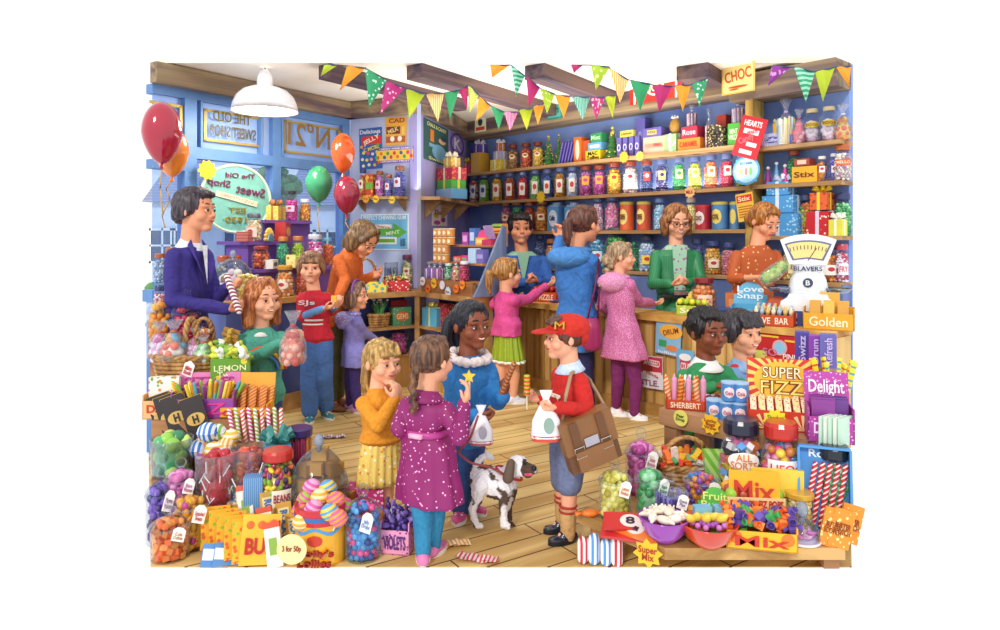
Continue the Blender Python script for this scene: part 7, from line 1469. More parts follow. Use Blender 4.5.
t, a, b = poster(CF, 756, 806, 330, 376, P('c41c24', .5), 'red and yellow zigzag poster of sherbet sweets on the counter front', off=.012)
z = [('r', .1+.1*k, .16, .14, .04, 'f0c840', .9*(-1)**k) for k in range(4)]+[('r', .66+.09*k, .22, .13, .04, 'f0c840', .9*(-1)**k) for k in range(4)]
shp(t, a, b, z+[('e', .5, .38, .3, .34, 'e8a0a8'), ('e', .5, .38, .22, .26, '8cc8e8'), ('t', .3, .5, .3, .16, 'SO', 'c87898'), ('r', .12, .6, .24, .22, 'd8dc60', .5), ('r', .3, .72, .2, .24, 'e87040', -.5), ('t', .72, .56, .3, .12, 'PINK', 'f4e8ec')])
# ---------------------------------------------------------------- goods on the counter
def CT_(px, dep=.2, dz=0): return back(4.87+dep+.1).at(px, z=.85+dz)
CRZ = CF.rz; c = CT_(548, .1); u = c.y/F
hdisplay(c, -.5, 27*u, .2, 13*u, 0, 'c8481c', 'red orange open crate of swizzle sweets on the counter', ftext='SWIZZLE', fcol='fbe0c8'); many('red_drop', 'red_drop', lambda: MB().ell((0, 0, 0), (.026, .026, .03), seg=9, rings=6), [P('b02820', .3), P('8c1c18', .3)], [T(*c) @ R(-.5) @ T(-.11+.045*(k % 6), -.06+.045*(k//6), 13*u-.005+.015*(k % 2)) for k in range(18)], 'dark red round sweet in the red orange crate', 'sweet', 'sweets in the red orange crate')
for k, px in enumerate((533, 556)): c = CT_(px, .04); t = thing('wrapped_sweet', c+Vector((0, 0, .02)), k*.7, 'purple wrapped sweet on the counter %s' % ('left of the crate', 'right of the crate')[k], 'sweet'); link('wrapper', proto('wrapped_sweet', wrapped), P('5c54b0', .4), t, M=S(1.6, 1.6, 1.4))
c = CT_(693, .14); u = c.y/F; hdisplay(c, -.4, 30*u, .18, 13*u, 12*u, 'c8d830', 'lime yellow open box of lemon sweets on the counter', arch=True, hw=16*u, hmat=P('f0d040'), ftext='Suki', fcol='f4f8d8', fmat=dots('b8cc38', 'e0e880', 20, .3))
many('lemon_drop', 'lemon_drop', lambda: MB().ell((0, 0, 0), .026, seg=9, rings=6), [P('e8e040', .3), P('a8c830', .3)], [T(*c) @ R(-.4) @ T(-.1+.05*(k % 5), -.05+.05*(k//5), 13*u+.0) for k in range(15)], 'yellow or lime round sweet in the lime yellow box', 'sweet', 'sweets in the lime yellow box')
t = thing('kitchen_scale', CT_(676, .3), -.3, 'green kitchen scale with a black pan in front of the woman in glasses', 'scale'); m = MB(); m.lathe([(.1, 0), (.09, .03), (.05, .06), (.03, .1)], 16); link('base', m, P('3c8c60'), t); m = MB(); m.lathe([(.02, .1), (.13, .12), (.16, .15), (.155, .15), (.12, .125), (.01, .11)], 20, cap=False); link('pan', m, P('3c5068', .3, .6), t)
c = CT_(704, .22); u = c.y/F; jar(c, -.2, 24*u, 37*u, 'large jar of orange sweets with a dark red lid on the counter', 'shelf', ('f08c48', 'f4a868', 'e87838'), 'ball', .22, '8c2028', 'f8dcc0', (.2, .55), .6, text='PEACH', tcol='c84c28')
t = thing('paper_bag', CT_(682, .42), -.2, 'small red and white striped paper bag held open by the woman in glasses', 'paper bag'); m = MB(); m.loft([[(x*(.05+.02*z), y*.03, z*.16) for x, y in ((-1, -1), (1, -1), (1, 1), (-1, 1))] for z in (0, 1)]); link('bag', m, stripes('f4ece8', 'c83c3c', 30, 'X'), t); t.location.z += .0
for k in range(4): tag(link('blue_tray', MB().box(0, 0, .022*k, .2-.01*k, .16, .018), P('34508c' if k % 2 else '2c3c68', .4), M=T(*CT_(723, .12)) @ R(-.5+.05*k)), 'flat navy blue tray in the pile on the counter, %s from the bottom' % ORD[k], 'tray', 'pile of blue trays')
c = CT_(749, .1); u = c.y/F; hdisplay(c, -.45, 32*u, .18, 16*u, 24*u, '5cb0d8', 'light blue box with an arched card lettered love snap on the counter', arch=True, htext='Love\nSnap', tcol='e8f4fc'); pack(CT_(737, .28), -.4, 22*u, .1, 25*u, 'd8743c', 'brown orange box behind the light blue love box', patchc='e89c60')
c = CT_(775, -.0); u = c.y/F; hdisplay(c, -.5, 38*u, .24, 15*u, 14*u, 'c84c1c', 'orange open crate of five bars with an arched header on the counter', arch=True, hw=22*u, ftext='FIVE  BAR', fcol='fbe8d0')
many('bottle_sweet', 'bottle_sweet', lambda: MB().lathe([(.014, 0), (.016, .03), (.008, .045), (.01, .06)], 10), [P('f4e8c0', .4), P('a8c8e0', .4), P('e8c070', .4)], [T(*c) @ R(-.5) @ T(-.12+.04*(k % 7), -.08+.05*(k//7), 15*u-.03+.008*(k//7)) for k in range(21)], 'little white topped bottle sweet in the orange crate', 'sweet', 'bottle sweets in the orange crate'); fit_text('5', .08, .08, P('e8a0a8', .5), bpy.data.objects[bpy.data.objects[-1].name] if False else tag(link('crate_card', MB().box(0, 0, 0, .1, .004, .09), P('b0401c'), M=T(*c) @ R(-.5) @ T(.145, -.0, .01) @ R(PI/2)), 'small brown card with the price five on the end of the orange crate', 'price card'), T(0, -.006, .045), .004, .02)
c = CT_(829, .06); u = c.y/F; hdisplay(c, -.5, 46*u, .16, 22*u, 16*u, 'e8a828', 'golden box of chocolate bars lettered golden on the counter', arch=False, hw=18*u, ftext='Golden', fcol='fbf0c8')
many('golden_bar', 'golden_bar', barm(.07, .17, .02), [P('d89c24', .4), P('e8b840', .4)], [T(*c) @ R(-.5) @ T(-.09+.09*(k % 3), -.03+.05*(k//3), .03) @ R(-.2, 'X') for k in range(6)], 'gold wrapped bar standing in the golden box', 'chocolate bar', 'gold bars in the golden box', False)
# shop scales
c = CT_(808, .17); u = c.y/F; tag(link('scale_plinth', MB().box(0, 0, 0, 50*u, .2, .11), P('34488c', .5), M=T(*c) @ R(-.42)), 'low blue block under the white scales on the counter', 'plinth'); c.z += .11
t = thing('shop_scales', c, -.42, 'white enamel shop scales with a fan shaped yellow dial and steel pans', 'scales'); WE = P('f2f6fc', .15, 0, .6); D = .09
def XZ(mb, pts, y0, y1): return mb.prism([(x*u, z*u) for x, z in pts], y0, y1, Matrix(((1, 0, 0, 0), (0, 0, -1, 0), (0, 1, 0, 0), (0, 0, 0, 1))))
m = MB(); m.box(0, 0, 0, 50*u, .2, 9*u); m.loft([[(x*w_*u, y*D*1.1, z*u) for x, y in ((-1, -1), (1, -1), (1, 1), (-1, 1))] for w_, z in ((25, 9), (19, 13), (17, 17))]); link('base', m, WE, t)
m = MB(); m.loft([[(math.copysign(abs(math.cos(a))**.8, math.cos(a))*w_*u, math.copysign(abs(math.sin(a))**.8, math.sin(a))*D*.9, z*u) for a in [k*PI/12 for k in range(24)]] for w_, z in ((17, 16), (18.5, 22), (17, 30), (14.5, 36), (14, 40), (17, 47), (19, 50))]); link('body', m, WE, t, smooth=True)
arc = lambda r0, a0, n: [(r0*math.sin(a0*(2*k/n-1)), 8+r0*math.cos(a0*(2*k/n-1))) for k in range(n+1)]
fan = [(-17, 46)]+[(x*1.0, z+8) for x, z in arc(60, .44, 12)]+[(17, 46)]
m = MB(); XZ(m, [(x, z) for x, z in fan], -.085, .085); link('dial_housing', m, WE, t)
fan2 = [(-14, 50)]+[(x, z) for x, z in arc(62, .35, 12)]+[(14, 50)]+[(0, 52)]
m = MB(); XZ(m, fan2, .086, .09); link('dial_rim', m, P('70789c', .3, .4), t); m = MB(); XZ(m, [(x*.9, 59.5+(z-59.5)*.84) for x, z in fan2], .091, .095); dl = link('dial', m, P('f4dc90', .5), t); m = MB()
for k in range(11): a = -.28+.056*k; XZ(m, [(60*math.sin(a)-.35, 5+60*math.cos(a)), (60*math.sin(a)+.35, 5+60*math.cos(a)), (56*math.sin(a)+.35, 5+56*math.cos(a)), (56*math.sin(a)-.35, 5+56*math.cos(a))], .0955, .0965)
XZ(m, [(-.4, 50), (.4, 50), (8, 62), (7.4, 62.4)], .0955, .0965); link('dial_marks', m, P('2c2c34'), dl); fit_text('BLAVERS', 26*u, 4.5*u, P('3c4468', .4), t, T(0, -.092, 42*u), .004, .02)
m = MB(); m.lathe([(4.6*u, 0), (4.6*u, .012)], 20, T(0, -.078, 28*u) @ R(PI/2, 'X')); link('badge', m, P('4c5470', .3, .5), t); fit_text('B', 4*u, 5*u, P('e8ecf4', .4), t, T(0, -.1, 28*u), .004, .02)
for x in (-1, 1): m = MB(); m.lathe([(.01, 0), (9*u, .012), (13*u, .04), (12.6*u, .042), (8*u, .018), (.01, .008)], 20, T(x*27*u, -.0, 17*u), cap=False); m.cap((x*12*u, 0, 18*u), (x*22*u, 0, 18*u), .012, .012); link('pan', m, P('9aa4bc', .2, .9), t, smooth=True)
c = W(775, 272, 5.2); t = thing('bag_of_green_sweets', c, 0, 'clear bag of green sweets held over the counter by the auburn haired woman', 'bag of sweets'); t.rotation_euler = (0, .95, 0); m = MB(); m.loft([[(x*w_, y*w_*.5, z) for x, y in [(math.cos(k*PI/8), math.sin(k*PI/8)) for k in range(16)]] for w_, z in ((.03, -.13), (.055, -.1), (.06, 0), (.05, .08), (.06, .13))]); link('cellophane', m, CELLO, t, smooth=True)
m = fill_mb('ball', lambda z: .048, -.11, .09, .018); o = link('sweets', m, pal('8cc840', 'c8e070', '58a030'), t, M=S(1, .5, 1), smooth=True); o['kind'] = 'stuff'
# ---------------------------------------------------------------- right: high table
T0 = Vector((.884, 3.89)); TN = NB.dot(T0); TBF = back(TN); TZ = .55
_e = back(TN+.42).at(849); Eb = Vector((_e.x, _e.y)); Ef = Eb-NB*.42
ht = thing('display_table', (T0.x, T0.y, 0), 0, 'rough wooden display table heaped with sweet boxes in front of the two boys', 'table')
HTW = wood('b88a64', '7c5438', 7, (.1, 1, 1), .65, math.radians(48))
m = MB(); m.prism([(p.x, p.y) for p in (T0, Ef, Eb, T0+NB*.42)], TZ-.09, TZ); rel(link('tabletop', m, HTW, ht), ht)
for p in (T0+DB*.06+NB*.06, T0+DB*.06+NB*.36, Ef-DB*.06+NB*.06, Ef-DB*.06+NB*.36): m = MB(); m.box(0, 0, 0, .08, .08, TZ-.09, T(p.x, p.y, 0) @ R(CRZ)); rel(link('leg', m, HTW, ht), ht)
def TB(px, dep=.1, dz=0): return back(TN+dep).at(px, z=TZ+dz)
for px, col, tx, r_, rn, l in ((681, 'e8e070', 'Pear\nDrop', 8, 1, 'round pale yellow card on the edge of the display table'), (711, 'f4c020', 'Lucky\nBags\nWow', 11, 0, 'yellow star card on the edge of the display table')): star_tag(TBF, px, 418 if rn else 424, r_, col, l, tx, off=.02, rnd=bool(rn), tcol='4c6c28' if rn else 'a8481c', n=9)
c = TB(686, .12); u = c.y/F; hdisplay(c, -.3, 38*u, .14, 13*u, 0, 'c8401c', 'red box lettered sherbert at the near corner of the display table', ftext='SHERBERT', fcol='fbe8c8')
many('sherbet_stick', 'sherbet_stick', lambda: MB().cap((0, 0, 0), (0, 0, .14), .016, .016, 10).cap((0, 0, .14), (0, 0, .17), .014, .004, 10), [stripes('e87828', 'f4c8a0', 16, 'Z', rot=.5), P('e8a0c8'), stripes('e8a02c', 'c85020', 16, 'Z', rot=.4)], [T(*c) @ R(-.3) @ T(-.09+.026*k, .02*(k % 2)-.01, .01) @ R(.12*(k % 3-1), 'Y') for k in range(8)], 'orange or pink sherbet stick standing in the red sherbert box', 'sherbet stick', 'sherbet sticks')
for k, (px, dep, dz) in enumerate(((714, .05, 0), (727, .06, 0), (740, .08, 0), (729, .06, .103), (741, .09, .103))):
    t = tin(TB(px, dep, dz), -.3, 14*u, 18*u, '4c8cd0', 'small blue and white tin in the stack on the display table', 'a8ccf0', 'f4e8f0', 'Cola', 'c83c50', group='stacked small blue tins')
c = TB(700, .34); t = thing('bread_tray', c, -.3, 'round orange tray with rings of dark sweets under the boys hands', 'tray'); m = MB(); m.lathe([(.02, 0), (.15, .005), (.17, .03), (.165, .03), (.14, .01)], 28, cap=False); link('tray', m, P('e8a048'), t); 
many('chocolate_drop', 'chocolate_drop', lambda: MB().ell((0, 0, 0), (.018, .018, .012), seg=9, rings=6), [P('6c3820', .4), P('e8c8d8', .4)], [T(c.x+.1*math.cos(k*.5)*(1 if k < 12 else .5), c.y+.1*math.sin(k*.5)*(1 if k < 12 else .5), c.z+.02) for k in range(18)], 'small chocolate drop on the round orange tray', 'sweet', 'drops on the round tray')
PCM = [stripes('f4f0f4', 'd83838', 40, 'X'), stripes('f4f4fa', '4c8cd0', 40, 'X'), stripes('f4ecf4', 'a84890', 40, 'X')]
many('striped_paper_bag', 'striped_paper_bag', lambda: MB().loft([[(x*.028, y*.012, 0) for x, y in ((-1, -1), (1, -1), (1, 1), (-1, 1))], [(x*.04, y*.02, .15) for x, y in ((-1, -1), (1, -1), (1, 1), (-1, 1))]]), PCM, [T(*TB(729+5.2*k, .27+.0*k)) @ R(-.3) @ R(-.15, 'X') for k in range(9)], 'striped paper sweet bag in the row behind the blue tins', 'paper bag', 'row of striped paper bags', False)
c = TB(783, .13); u = c.y/F; SUN = P('f8c850', .5); t = hdisplay(c, -.32, 68*u, .16, 26*u, 42*u, 'd83018', 'big red box with a yellow sunburst card lettered super fizz', hmat=P('d83018', .5), fmat=P('d83c1c', .5), lean=.12, name='counter_display_box')
hd = [o for o in t.children if o.name.startswith('header')][0]; MM = T(0, .08, 26*u*.9) @ R(-.12, 'X')
m = MB(); 
for k in range(24):
    a0, a1 = k*PI/12, k*PI/12+.13; rr = lambda a: min(33*u/max(1e-6, abs(math.cos(a))), 20.5*u/max(1e-6, abs(math.sin(a)))); m.prism([(0, 21*u), (rr(a0)*math.cos(a0), 21*u+rr(a0)*math.sin(a0)), (rr(a1)*math.cos(a1), 21*u+rr(a1)*math.sin(a1))], 0, .002, MM @ T(0, -.006, 0) @ R(PI/2, 'X'))
link('sun_rays', m, P('f8d070', .5), hd)
m = MB(); m.prism([(27*u*math.cos(k*PI/16), 20*u+19*u*math.sin(k*PI/16)) for k in range(32)], 0, .002, MM @ T(0, -.009, 0) @ R(PI/2, 'X')); link('disc', m, P('f4b830', .5), hd)
fit_text('SUPER', 38*u, 12*u, P('7c2410', .5), hd, MM @ T(0, -.0145, 28*u), .003, .05); fit_text('FIZZ', 42*u, 14*u, P('7c2410', .5), hd, MM @ T(0, -.0145, 13*u), .003, .05)
fit_text('SUPER', 37*u, 11*u, P('fbf0c0', .5), hd, MM @ T(0, -.019, 28*u), .003, .0); fit_text('FIZZ', 41*u, 13*u, P('f8e070', .5), hd, MM @ T(0, -.019, 13*u), .003, .0)
m = MB()
for x in (-17, 17):
    for k in range(7): a0 = PI*k/6.5; m.prism([(x*u, 2*u), (x*u+15*u*math.cos(a0), 2*u+15*u*math.sin(a0)), (x*u+15*u*math.cos(a0+.24), 2*u+15*u*math.sin(a0+.24))], 0, .002, T(0, -.082, 0) @ R(PI/2, 'X'))
link('front_rays', m, P('f8dca0', .5), t); star_tag(Pl((0, 0), (math.sin(-.32), -math.cos(-.32))), 0, 0, 12, 'f4e428', 'yellow star card stuck on the front of the super fizz box', 'Sherbet\nDabs', c=TB(775, .0)+Vector((-.01, -.03, 14*u)), tcol='7c8c20')
many('fizz_packet', 'fizz_packet', lambda: MB().box(0, 0, 0, .03, .16, .01), [dots('f8e8c8', 'd84028', 60, .3), dots('f4d8a0', 'c8481c', 60, .3)], [T(*c) @ R(-.32) @ T(-.14+.04*k, -.0+.0*(k % 2), 26*u*.75+.003+.012*(k % 2)) @ R(.35, 'X') for k in range(8)], 'cream and red sherbet packet sloping in the super fizz box', 'sherbet packet', 'packets in the super fizz box', False)
c = TB(829, .09); u = c.y/F; DLM = dots('b03c9c', 'f0b0e0', 60, .25); t = hdisplay(c, -.3, 42*u, .14, 34*u, 34*u, 'b03c9c', 'magenta speckled box of bars lettered delight', fmat=DLM, hmat=DLM, htext='Delight', tcol='fbe8fa', lean=.3, ftext='Delight', fcol='f8e0f8')
many('delight_bar', 'delight_bar', barm(.1, .14, .018), [P('8c3c94', .4), P('6c3c8c', .4)], [T(*c) @ R(-.3) @ T(-.03+.06*(k % 2), -.03+.02*k, .06) for k in range(5)], 'purple chocolate bar standing in the magenta box', 'chocolate bar', 'purple bars in the magenta box', False)
c = TB(838, .0)+Vector((0, -.0, 0)); u = c.y/F; MT = dots('a8d8c0', 'e8f4ec', 24, .3)
c = back(TN+.035).at(838, z=TZ); 
many('mint_packet', 'mint_packet', lambda: MB().box(0, 0, 0, .1, .012, .13), [P('c8e8d4', .5), P('e8f0e0', .5)], [T(*c) @ R(-.5) @ T(-.05+.02*k, .0, .0) @ R(1.1) for k in range(5)], 'pale green mint packet in the row at the edge of the display table', 'mint packet', 'pale green mint packets', False)
# crate behind the table
cb = back(TN+.62).at(812, z=0); tag(link('wooden_crate', MB().box(0, 0, 0, .28, .26, .8), HTW, M=T(*cb) @ R(CRZ)), 'tall wooden crate behind the display table carrying purple cartons', 'crate')
for px, w_, h_, col, l, tx in ((802, 13, 32, '5044a0', 'dark purple upright carton on the tall crate', 'Swizz'), (815, 12, 30, '8c3cb0', 'violet upright carton on the tall crate', 'Drum'), (828, 15, 33, '6c68b8', 'greyish lilac upright carton on the tall crate', 'Refresh')):
    q_ = back(TN+.58).at(px, z=.8); uu = q_.y/F; t = thing('carton', q_, -.4, l, 'carton'); m = MB(); m.box(0, 0, 0, w_*uu, .08, h_*uu); link('carton', m, P(col, .45), t); fit_text(tx, h_*uu*.8, w_*uu*.5, P('c8b8f0', .5), t, T(0, -.045, h_*uu/2) @ R(-PI/2, 'Y'), .004, .02)
c = TB(833, .33); u = c.y/F; jar(c, 0, 30*u, 40*u, 'clear plastic tub holding yellow wrapped sticks', 'glass', ('f4e040', '78c8d0'), 'stick', .3, full=.3, name='plastic_tub', cat='tub')
many('yellow_stick', 'yellow_stick', lambda: MB().box(0, 0, 0, .024, .012, .3).box(0, 0, .3, .03, .014, .02), [stripes('f4e030', 'd8642c', 9, 'Z', w=.8), stripes('f0e850', '58b0b8', 9, 'Z', w=.8)], [T(c.x, c.y, c.z+.02) @ R(k*.8) @ T(.03, 0, 0) @ R(.22, 'Y') for k in range(8)], 'yellow wrapped stick fanned out of the clear tub', 'sweet stick', 'yellow sticks in the clear tub', False)
c = TB(806, .36); jar(c, 0, 20*u, 26*u, 'open glass of curly red liquorice', 'glass', ('a82018', 'c83020'), 'bean', .5, full=.9); c = TB(791, .37); u = c.y/F; pack(c, -.3, 22*u, .08, 34*u, 'c8d040', 'green and yellow fruit carton behind the super fizz box', mat=dots('d8d848', 'd84830', 26, .25, 1, '58a048'), patchc='78b878', ps=(.9, .35))
t = thing('wooden_ramp', TB(765, .33), -.3, 'sloping wooden board displaying striped sweets beside the boys', 'display board'); m = MB(); m.box(0, 0, 0, .26, .02, .16, R(.5, 'Y')); link('board', m, HTW, t)
# ---------------------------------------------------------------- right: low bench
BZ = .18; BB = [(.37, 3.36), (.70, 2.97), (1.465, 2.97), (1.58, 3.2), (.95, 4.0)]
lb = thing('low_bench', (.37, 3.36, 0), 0, 'low wooden bench covered with jars and bowls of sweets at the near right', 'bench')
m = MB(); m.prism(BB, BZ-.05, BZ); rel(link('top', m, wood('d8ac6c', 'a07840', 7, (.12, 1, 1), .6, math.radians(48)), lb), lb)
for x, y in ((.47, 3.33), (1.5, 3.2), (.94, 3.86)): rel(link('leg', MB().box(x, y, 0, .07, .07, BZ-.05), TABW, lb), lb)
def B(px, Y, dz=0): return Vector(((px-500)/F*Y, Y, BZ+dz))
def bj(px, Y, w_, h_, kind, sw, label, **k):
    c = B(px, Y); u = Y/F; return jar(c, k.pop('rz', -.2), w_*u, h_*u, label, kind, sw, k.pop('ft', 'ball'), k.pop('cs', .24), k.pop('lid', 'clear'), **k)
bj(615, 3.3, 34, 60, 'apoth', ('f0e460', 'f8f090', 'e0c838'), 'stopper jar of yellow sweets at the corner of the low bench', tagc='c8742c', tagt='Lemon\nBonbon')
bj(641, 3.62, 31, 66, 'apoth', ('d84ca8', 'f088c8', 'c03c94'), 'stopper jar of pink bonbons behind the yellow and green jars', cs=.3, tagc='c83c60', tagt='Straw\nBonbon')
bj(650, 3.3, 30, 62, 'apoth', ('50b868', 'a0dca8', '389c50'), 'stopper jar of green sweets on the low bench', cs=.34, tagc='3c8c4c', tagt='Apple\nBonbon', rz=.0)
bj(671, 3.2, 33, 54, 'apoth', ('4c3c88', '6c5cb0', '8c80c8'), 'stopper jar of dark purple sticks on the low bench', ft='stick', cs=.2, tagc='5c4c94', tagt='Sherb\nPips')
bj(701, 3.36, 35, 52, 'apoth', ('3c88d0', 'e05040', 'f0a030', '8c4cb0', 'e870a8'), 'stopper jar of many coloured balls on the low bench', cs=.2, tagc='c85048', tagt='Gob\nStop')
c = B(686, 3.66); u = c.y/F; BKT = basket(c, 0, 60*u, .2, 26*u, 'wicker basket with rope handle full of wrapped sweets on the low bench', handle=26*u)
many('wrapped_toffee', 'wrapped_toffee', lambda: MB().box(0, 0, -.013, .044, .027, .026).box(.03, 0, -.009, .016, .034, .018).box(-.03, 0, -.009, .016, .034, .018), [P('d83828', .4), P('3c9c5c', .4), P('f0b830', .4), P('e8742c', .4), P('f4e0d8', .4)], [T(c.x-.11+.037*(k % 7), c.y-.06+.04*(k//7 % 4), c.z+26*u+.01+.03*(k//28)+.012*(k % 3)) @ EU(k*.9, k*.7, k*1.3) for k in range(40)], 'red, green or golden wrapped toffee in the wicker basket on the bench', 'toffee', 'toffees in the bench basket', False)
c = B(716, 3.55); pack(B(716, 3.56), -.1, 24*u, .09, 44*u, '88cc48', 'lime green box with rays behind the basket on the bench', mat=stripes('78c040', 'b8e080', 8, 'X', rot=.6))
bj(741, 3.38, 42, 92, 'fat', ('f0d040', 'e87cb0', '2c2830', 'f4ece8', 'e87830', '5ca0d8'), 'large jar of liquorice allsorts with a black lid', ft='cube', cs=.2, lid='1c2038', lab='f4f8f4', labz=(.5, .7), laba=.7, rnd=True, text='ALL\nSORTS', tcol='e8843c')
bj(781, 3.27, 44, 98, 'fat', ('f4a0c0', 'f0c838', '58a0d8', 'e8508c', 'e88838', 'b060b8'), 'large jar of coloured flying saucers with a red lid', cs=.24, lid='c0281c', lab='e8eef4', labz=(.5, .66), laba=.8, text='UFOs', tcol='d8402c')
bj(834, 3.17, 36, 84, 'fat', ('3c9c58', '78c888', '2c7c44'), 'jar of green leaf sweets with a black lid at the right edge', ft='bean', cs=.2, lid='141c2c')
c = B(752, 3.2); u = c.y/F; hdisplay(c, -.1, 54*u, .14, 34*u, 0, 'f0a050', 'orange box of round lollies lettered fiz pops', fmat=P('e88c40')); t = bpy.data.objects[[o.name for o in bpy.data.objects if o.name.startswith('counter_display_box')][-1]]
m = MB(); m.box(0, -.075, 23*u, 55*u, .006, 11*u); link('name_band', m, P('f8d8a0', .5), t); fit_text('FIZ POPS  FIZ POPS', 50*u, 7*u, P('c83820', .5), t, T(0, -.084, 28.5*u), .004, .02)
many('round_lolly', 'round_lolly', lambda: MB().ell((0, 0, 0), .028, seg=12, rings=8), [P('98c83c', .3), P('b05038', .3), P('f0a838', .3), P('7c9c3c', .3)], [T(*c) @ R(-.1) @ T(-.1+.05*(k % 5), -.04+.045*(k//5), 34*u+.004) for k in range(15)], 'green or brown round lolly in the orange fiz pops box', 'lolly', 'round lollies in the orange box')
c = B(716, 3.1); u = c.y/F; t = hdisplay(c, -.25, 56*u, .14, 17*u, 26*u, '48a858', 'green box of fruit burst bars with a leafy green card', arch=True, hw=34*u, htext='Fruit\nBurst', tcol='e8f080', fmat=dots('48a858', 'e8e050', 18, .25), hmat=P('58b848'))
many('fruit_bar', 'fruit_bar', lambda: MB().box(0, 0, 0, .022, .15, .018), [P('f0a828', .4), P('f0a828', .4), P('f0b840', .4), P('58b040', .4), P('78c850', .4)], [T(*c) @ R(-.25) @ T(-.11+.024*k, .0, 17*u*.8+.004) @ R(.2, 'X') for k in range(10)], 'orange or green fruit bar lying in the green box', 'fruit bar', 'fruit bars in the green box', False)
jar(B(800, 3.12), 0, 26*u, 42*u, 'squat jar with a gold lid behind the toffee card', 'drum', ('f0d060', 'f8e8a0'), 'ball', .25, 'd9a93a')
# bowls
def bowl(c, r, h, col, label):
    t = thing('bowl', c, 0, label, 'bowl'); m = MB(); m.lathe([(r*.4, 0), (r*.45, .006), (r*.8, h*.4), (r, h*.94), (r*1.03, h), (r*.97, h), (r*.76, h*.45), (r*.3, h*.12)], 32); link('bowl', m, P(col, .2, 0, .5), t, smooth=True); return t
c = B(664, 3.04); u = c.y/F; bowl(c, 25*u, 25*u, '9c3cb0', 'purple bowl of white sugar mice on the low bench')
def mouse(): m = MB(); m.ell((0, 0, .0), (.038, .02, .018), seg=12, rings=8).cap((.02, 0, 0), (.046, 0, -.003), .015, .007, 8).ell((.022, .011, .015), (.007, .004, .007), seg=8, rings=5).ell((.022, -.011, .015), (.007, .004, .007), seg=8, rings=5); return m.tube([(-.036, 0, -.004), (-.055, .01, -.006), (-.065, 0, -.004)], .0025, 5)
Ms = [T(c.x+.06*math.cos(k*.9)*(1 if k < 7 else .3), c.y+.055*math.sin(k*.9)*(1 if k < 7 else .3), c.z+25*u+.004+(.016 if k > 6 else 0)) @ R(k*1.1) for k in range(10)]
many('sugar_mouse', 'sugar_mouse', mouse, [P('f4ece0', .5), P('f0e0cc', .5)], Ms, 'white sugar mouse in the purple bowl', 'sugar mouse', 'sugar mice in the purple bowl')
for k, (px, Y, rz) in enumerate(((664, 2.995, .4), (683, 2.99, -.9))): tag(many('sugar_mouse', 'sugar_mouse', mouse, [P('f4ece0', .5)], [T(*B(px, Y, .02)) @ R(rz) @ S(1.15, 1.15, 1.1)], 'x', 'x', None)[0], 'white sugar mouse lying on the bench %s' % ('right under the purple bowl', 'beside the red bowl'), 'sugar mouse') if False else None
o = many('sugar_mouse', 'sugar_mouse', mouse, [P('f4ece0', .5)], [T(*B(690, 3.1, .02)) @ R(.6) @ S(1.2, 1.2, 1.1)], 'white sugar mouse lying on the bench between the two bowls', 'sugar mouse', 'loose mouse')
c = B(711, 2.985); c.x = (709-500)/F*2.99; c.y = 3.0; u = c.y/F; c.z = BZ; bowl(c, 29*u, 24*u, 'd83c20', 'orange red bowl of foam bananas and violet sweets at the front edge')
def ban(): m = MB(); return m.tube([(-.045, 0, .012), (-.025, 0, 0), (0, 0, -.004), (.025, 0, 0), (.045, 0, .012)], [.005, .014, .016, .014, .005], 8)
many('foam_banana', 'foam_banana', ban, [P('f4d858', .5)], [T(c.x-.07+.028*k, c.y-.0+.02*(k % 2), c.z+24*u+.012) @ R(1.0+.3*k) @ R(.3, 'Y') @ S(1.2, 1.2, 1.2) for k in range(6)], 'yellow foam banana in the orange red bowl', 'foam banana', 'foam bananas'); many('violet_drop', 'violet_drop', lambda: MB().ell((0, 0, 0), .013, seg=8, rings=6), [P('a050b0', .4), P('c878c8', .4)], [T(c.x+.07*math.cos(k*1.7)*(.5+.5*(k % 2)), c.y+.07*math.sin(k*1.7)*(.5+.5*(k % 2)), c.z+24*u-.004) for k in range(24)], 'small violet sweet under the foam bananas in the bowl', 'sweet', 'violet sweets in the bowl')
for k, px in enumerate((702, 722)): t = pack(B(px, 3.07), 0, 17*u, .04, 33*u, '7cb8e0', 'small light blue paper bag with a green fir mark, %s of two' % ('left', 'right')[k], name='paper_bag', cat='paper bag', patchc='e8f4fa', ps=(.6, .5)); m = MB(); m.add([(-.015, -.024, .05), (.015, -.024, .05), (0, -.024, .09)], [(0, 1, 2)]); link('fir_mark', m, P('3c7c4c'), t)
# chocolate bars at the bench corner
for k, (px, Y, dz, col, rz, l, tx) in enumerate(((628, 3.12, .0, 'd03030', -.35, 'red wrapped bar at the bottom of the pile on the bench corner', ''), (636, 3.1, .02, 'e8802c', -.7, 'orange wrapped bar in the middle of the pile on the bench corner', 'Time'), (630, 3.13, .04, 'c82820', -.12, 'red milk bar with a figure eight oval on top of the pile', '8'))):
    q_ = B(px, Y, dz); t = thing('chocolate_bar', q_, rz, l, 'chocolate bar'); t.rotation_euler = (.55, 0, rz); m = MB(); m.box(0, 0, 0, .21, .085, .018); m.box(-.11, 0, .004, .014, .088, .01); m.box(.11, 0, .004, .014, .088, .01); link('wrapper', m, P(col, .35), t)
    if tx: m = MB(); m.prism([(.045*math.cos(j*PI/12), .032*math.sin(j*PI/12)) for j in range(24)], .018, .02); link('label', m, P('f0e0d8'), t); fit_text(tx, .04, .035, P('3c2030', .5), t, T(0, 0, .0225) @ R(-PI/2, 'X'), .003, .02)
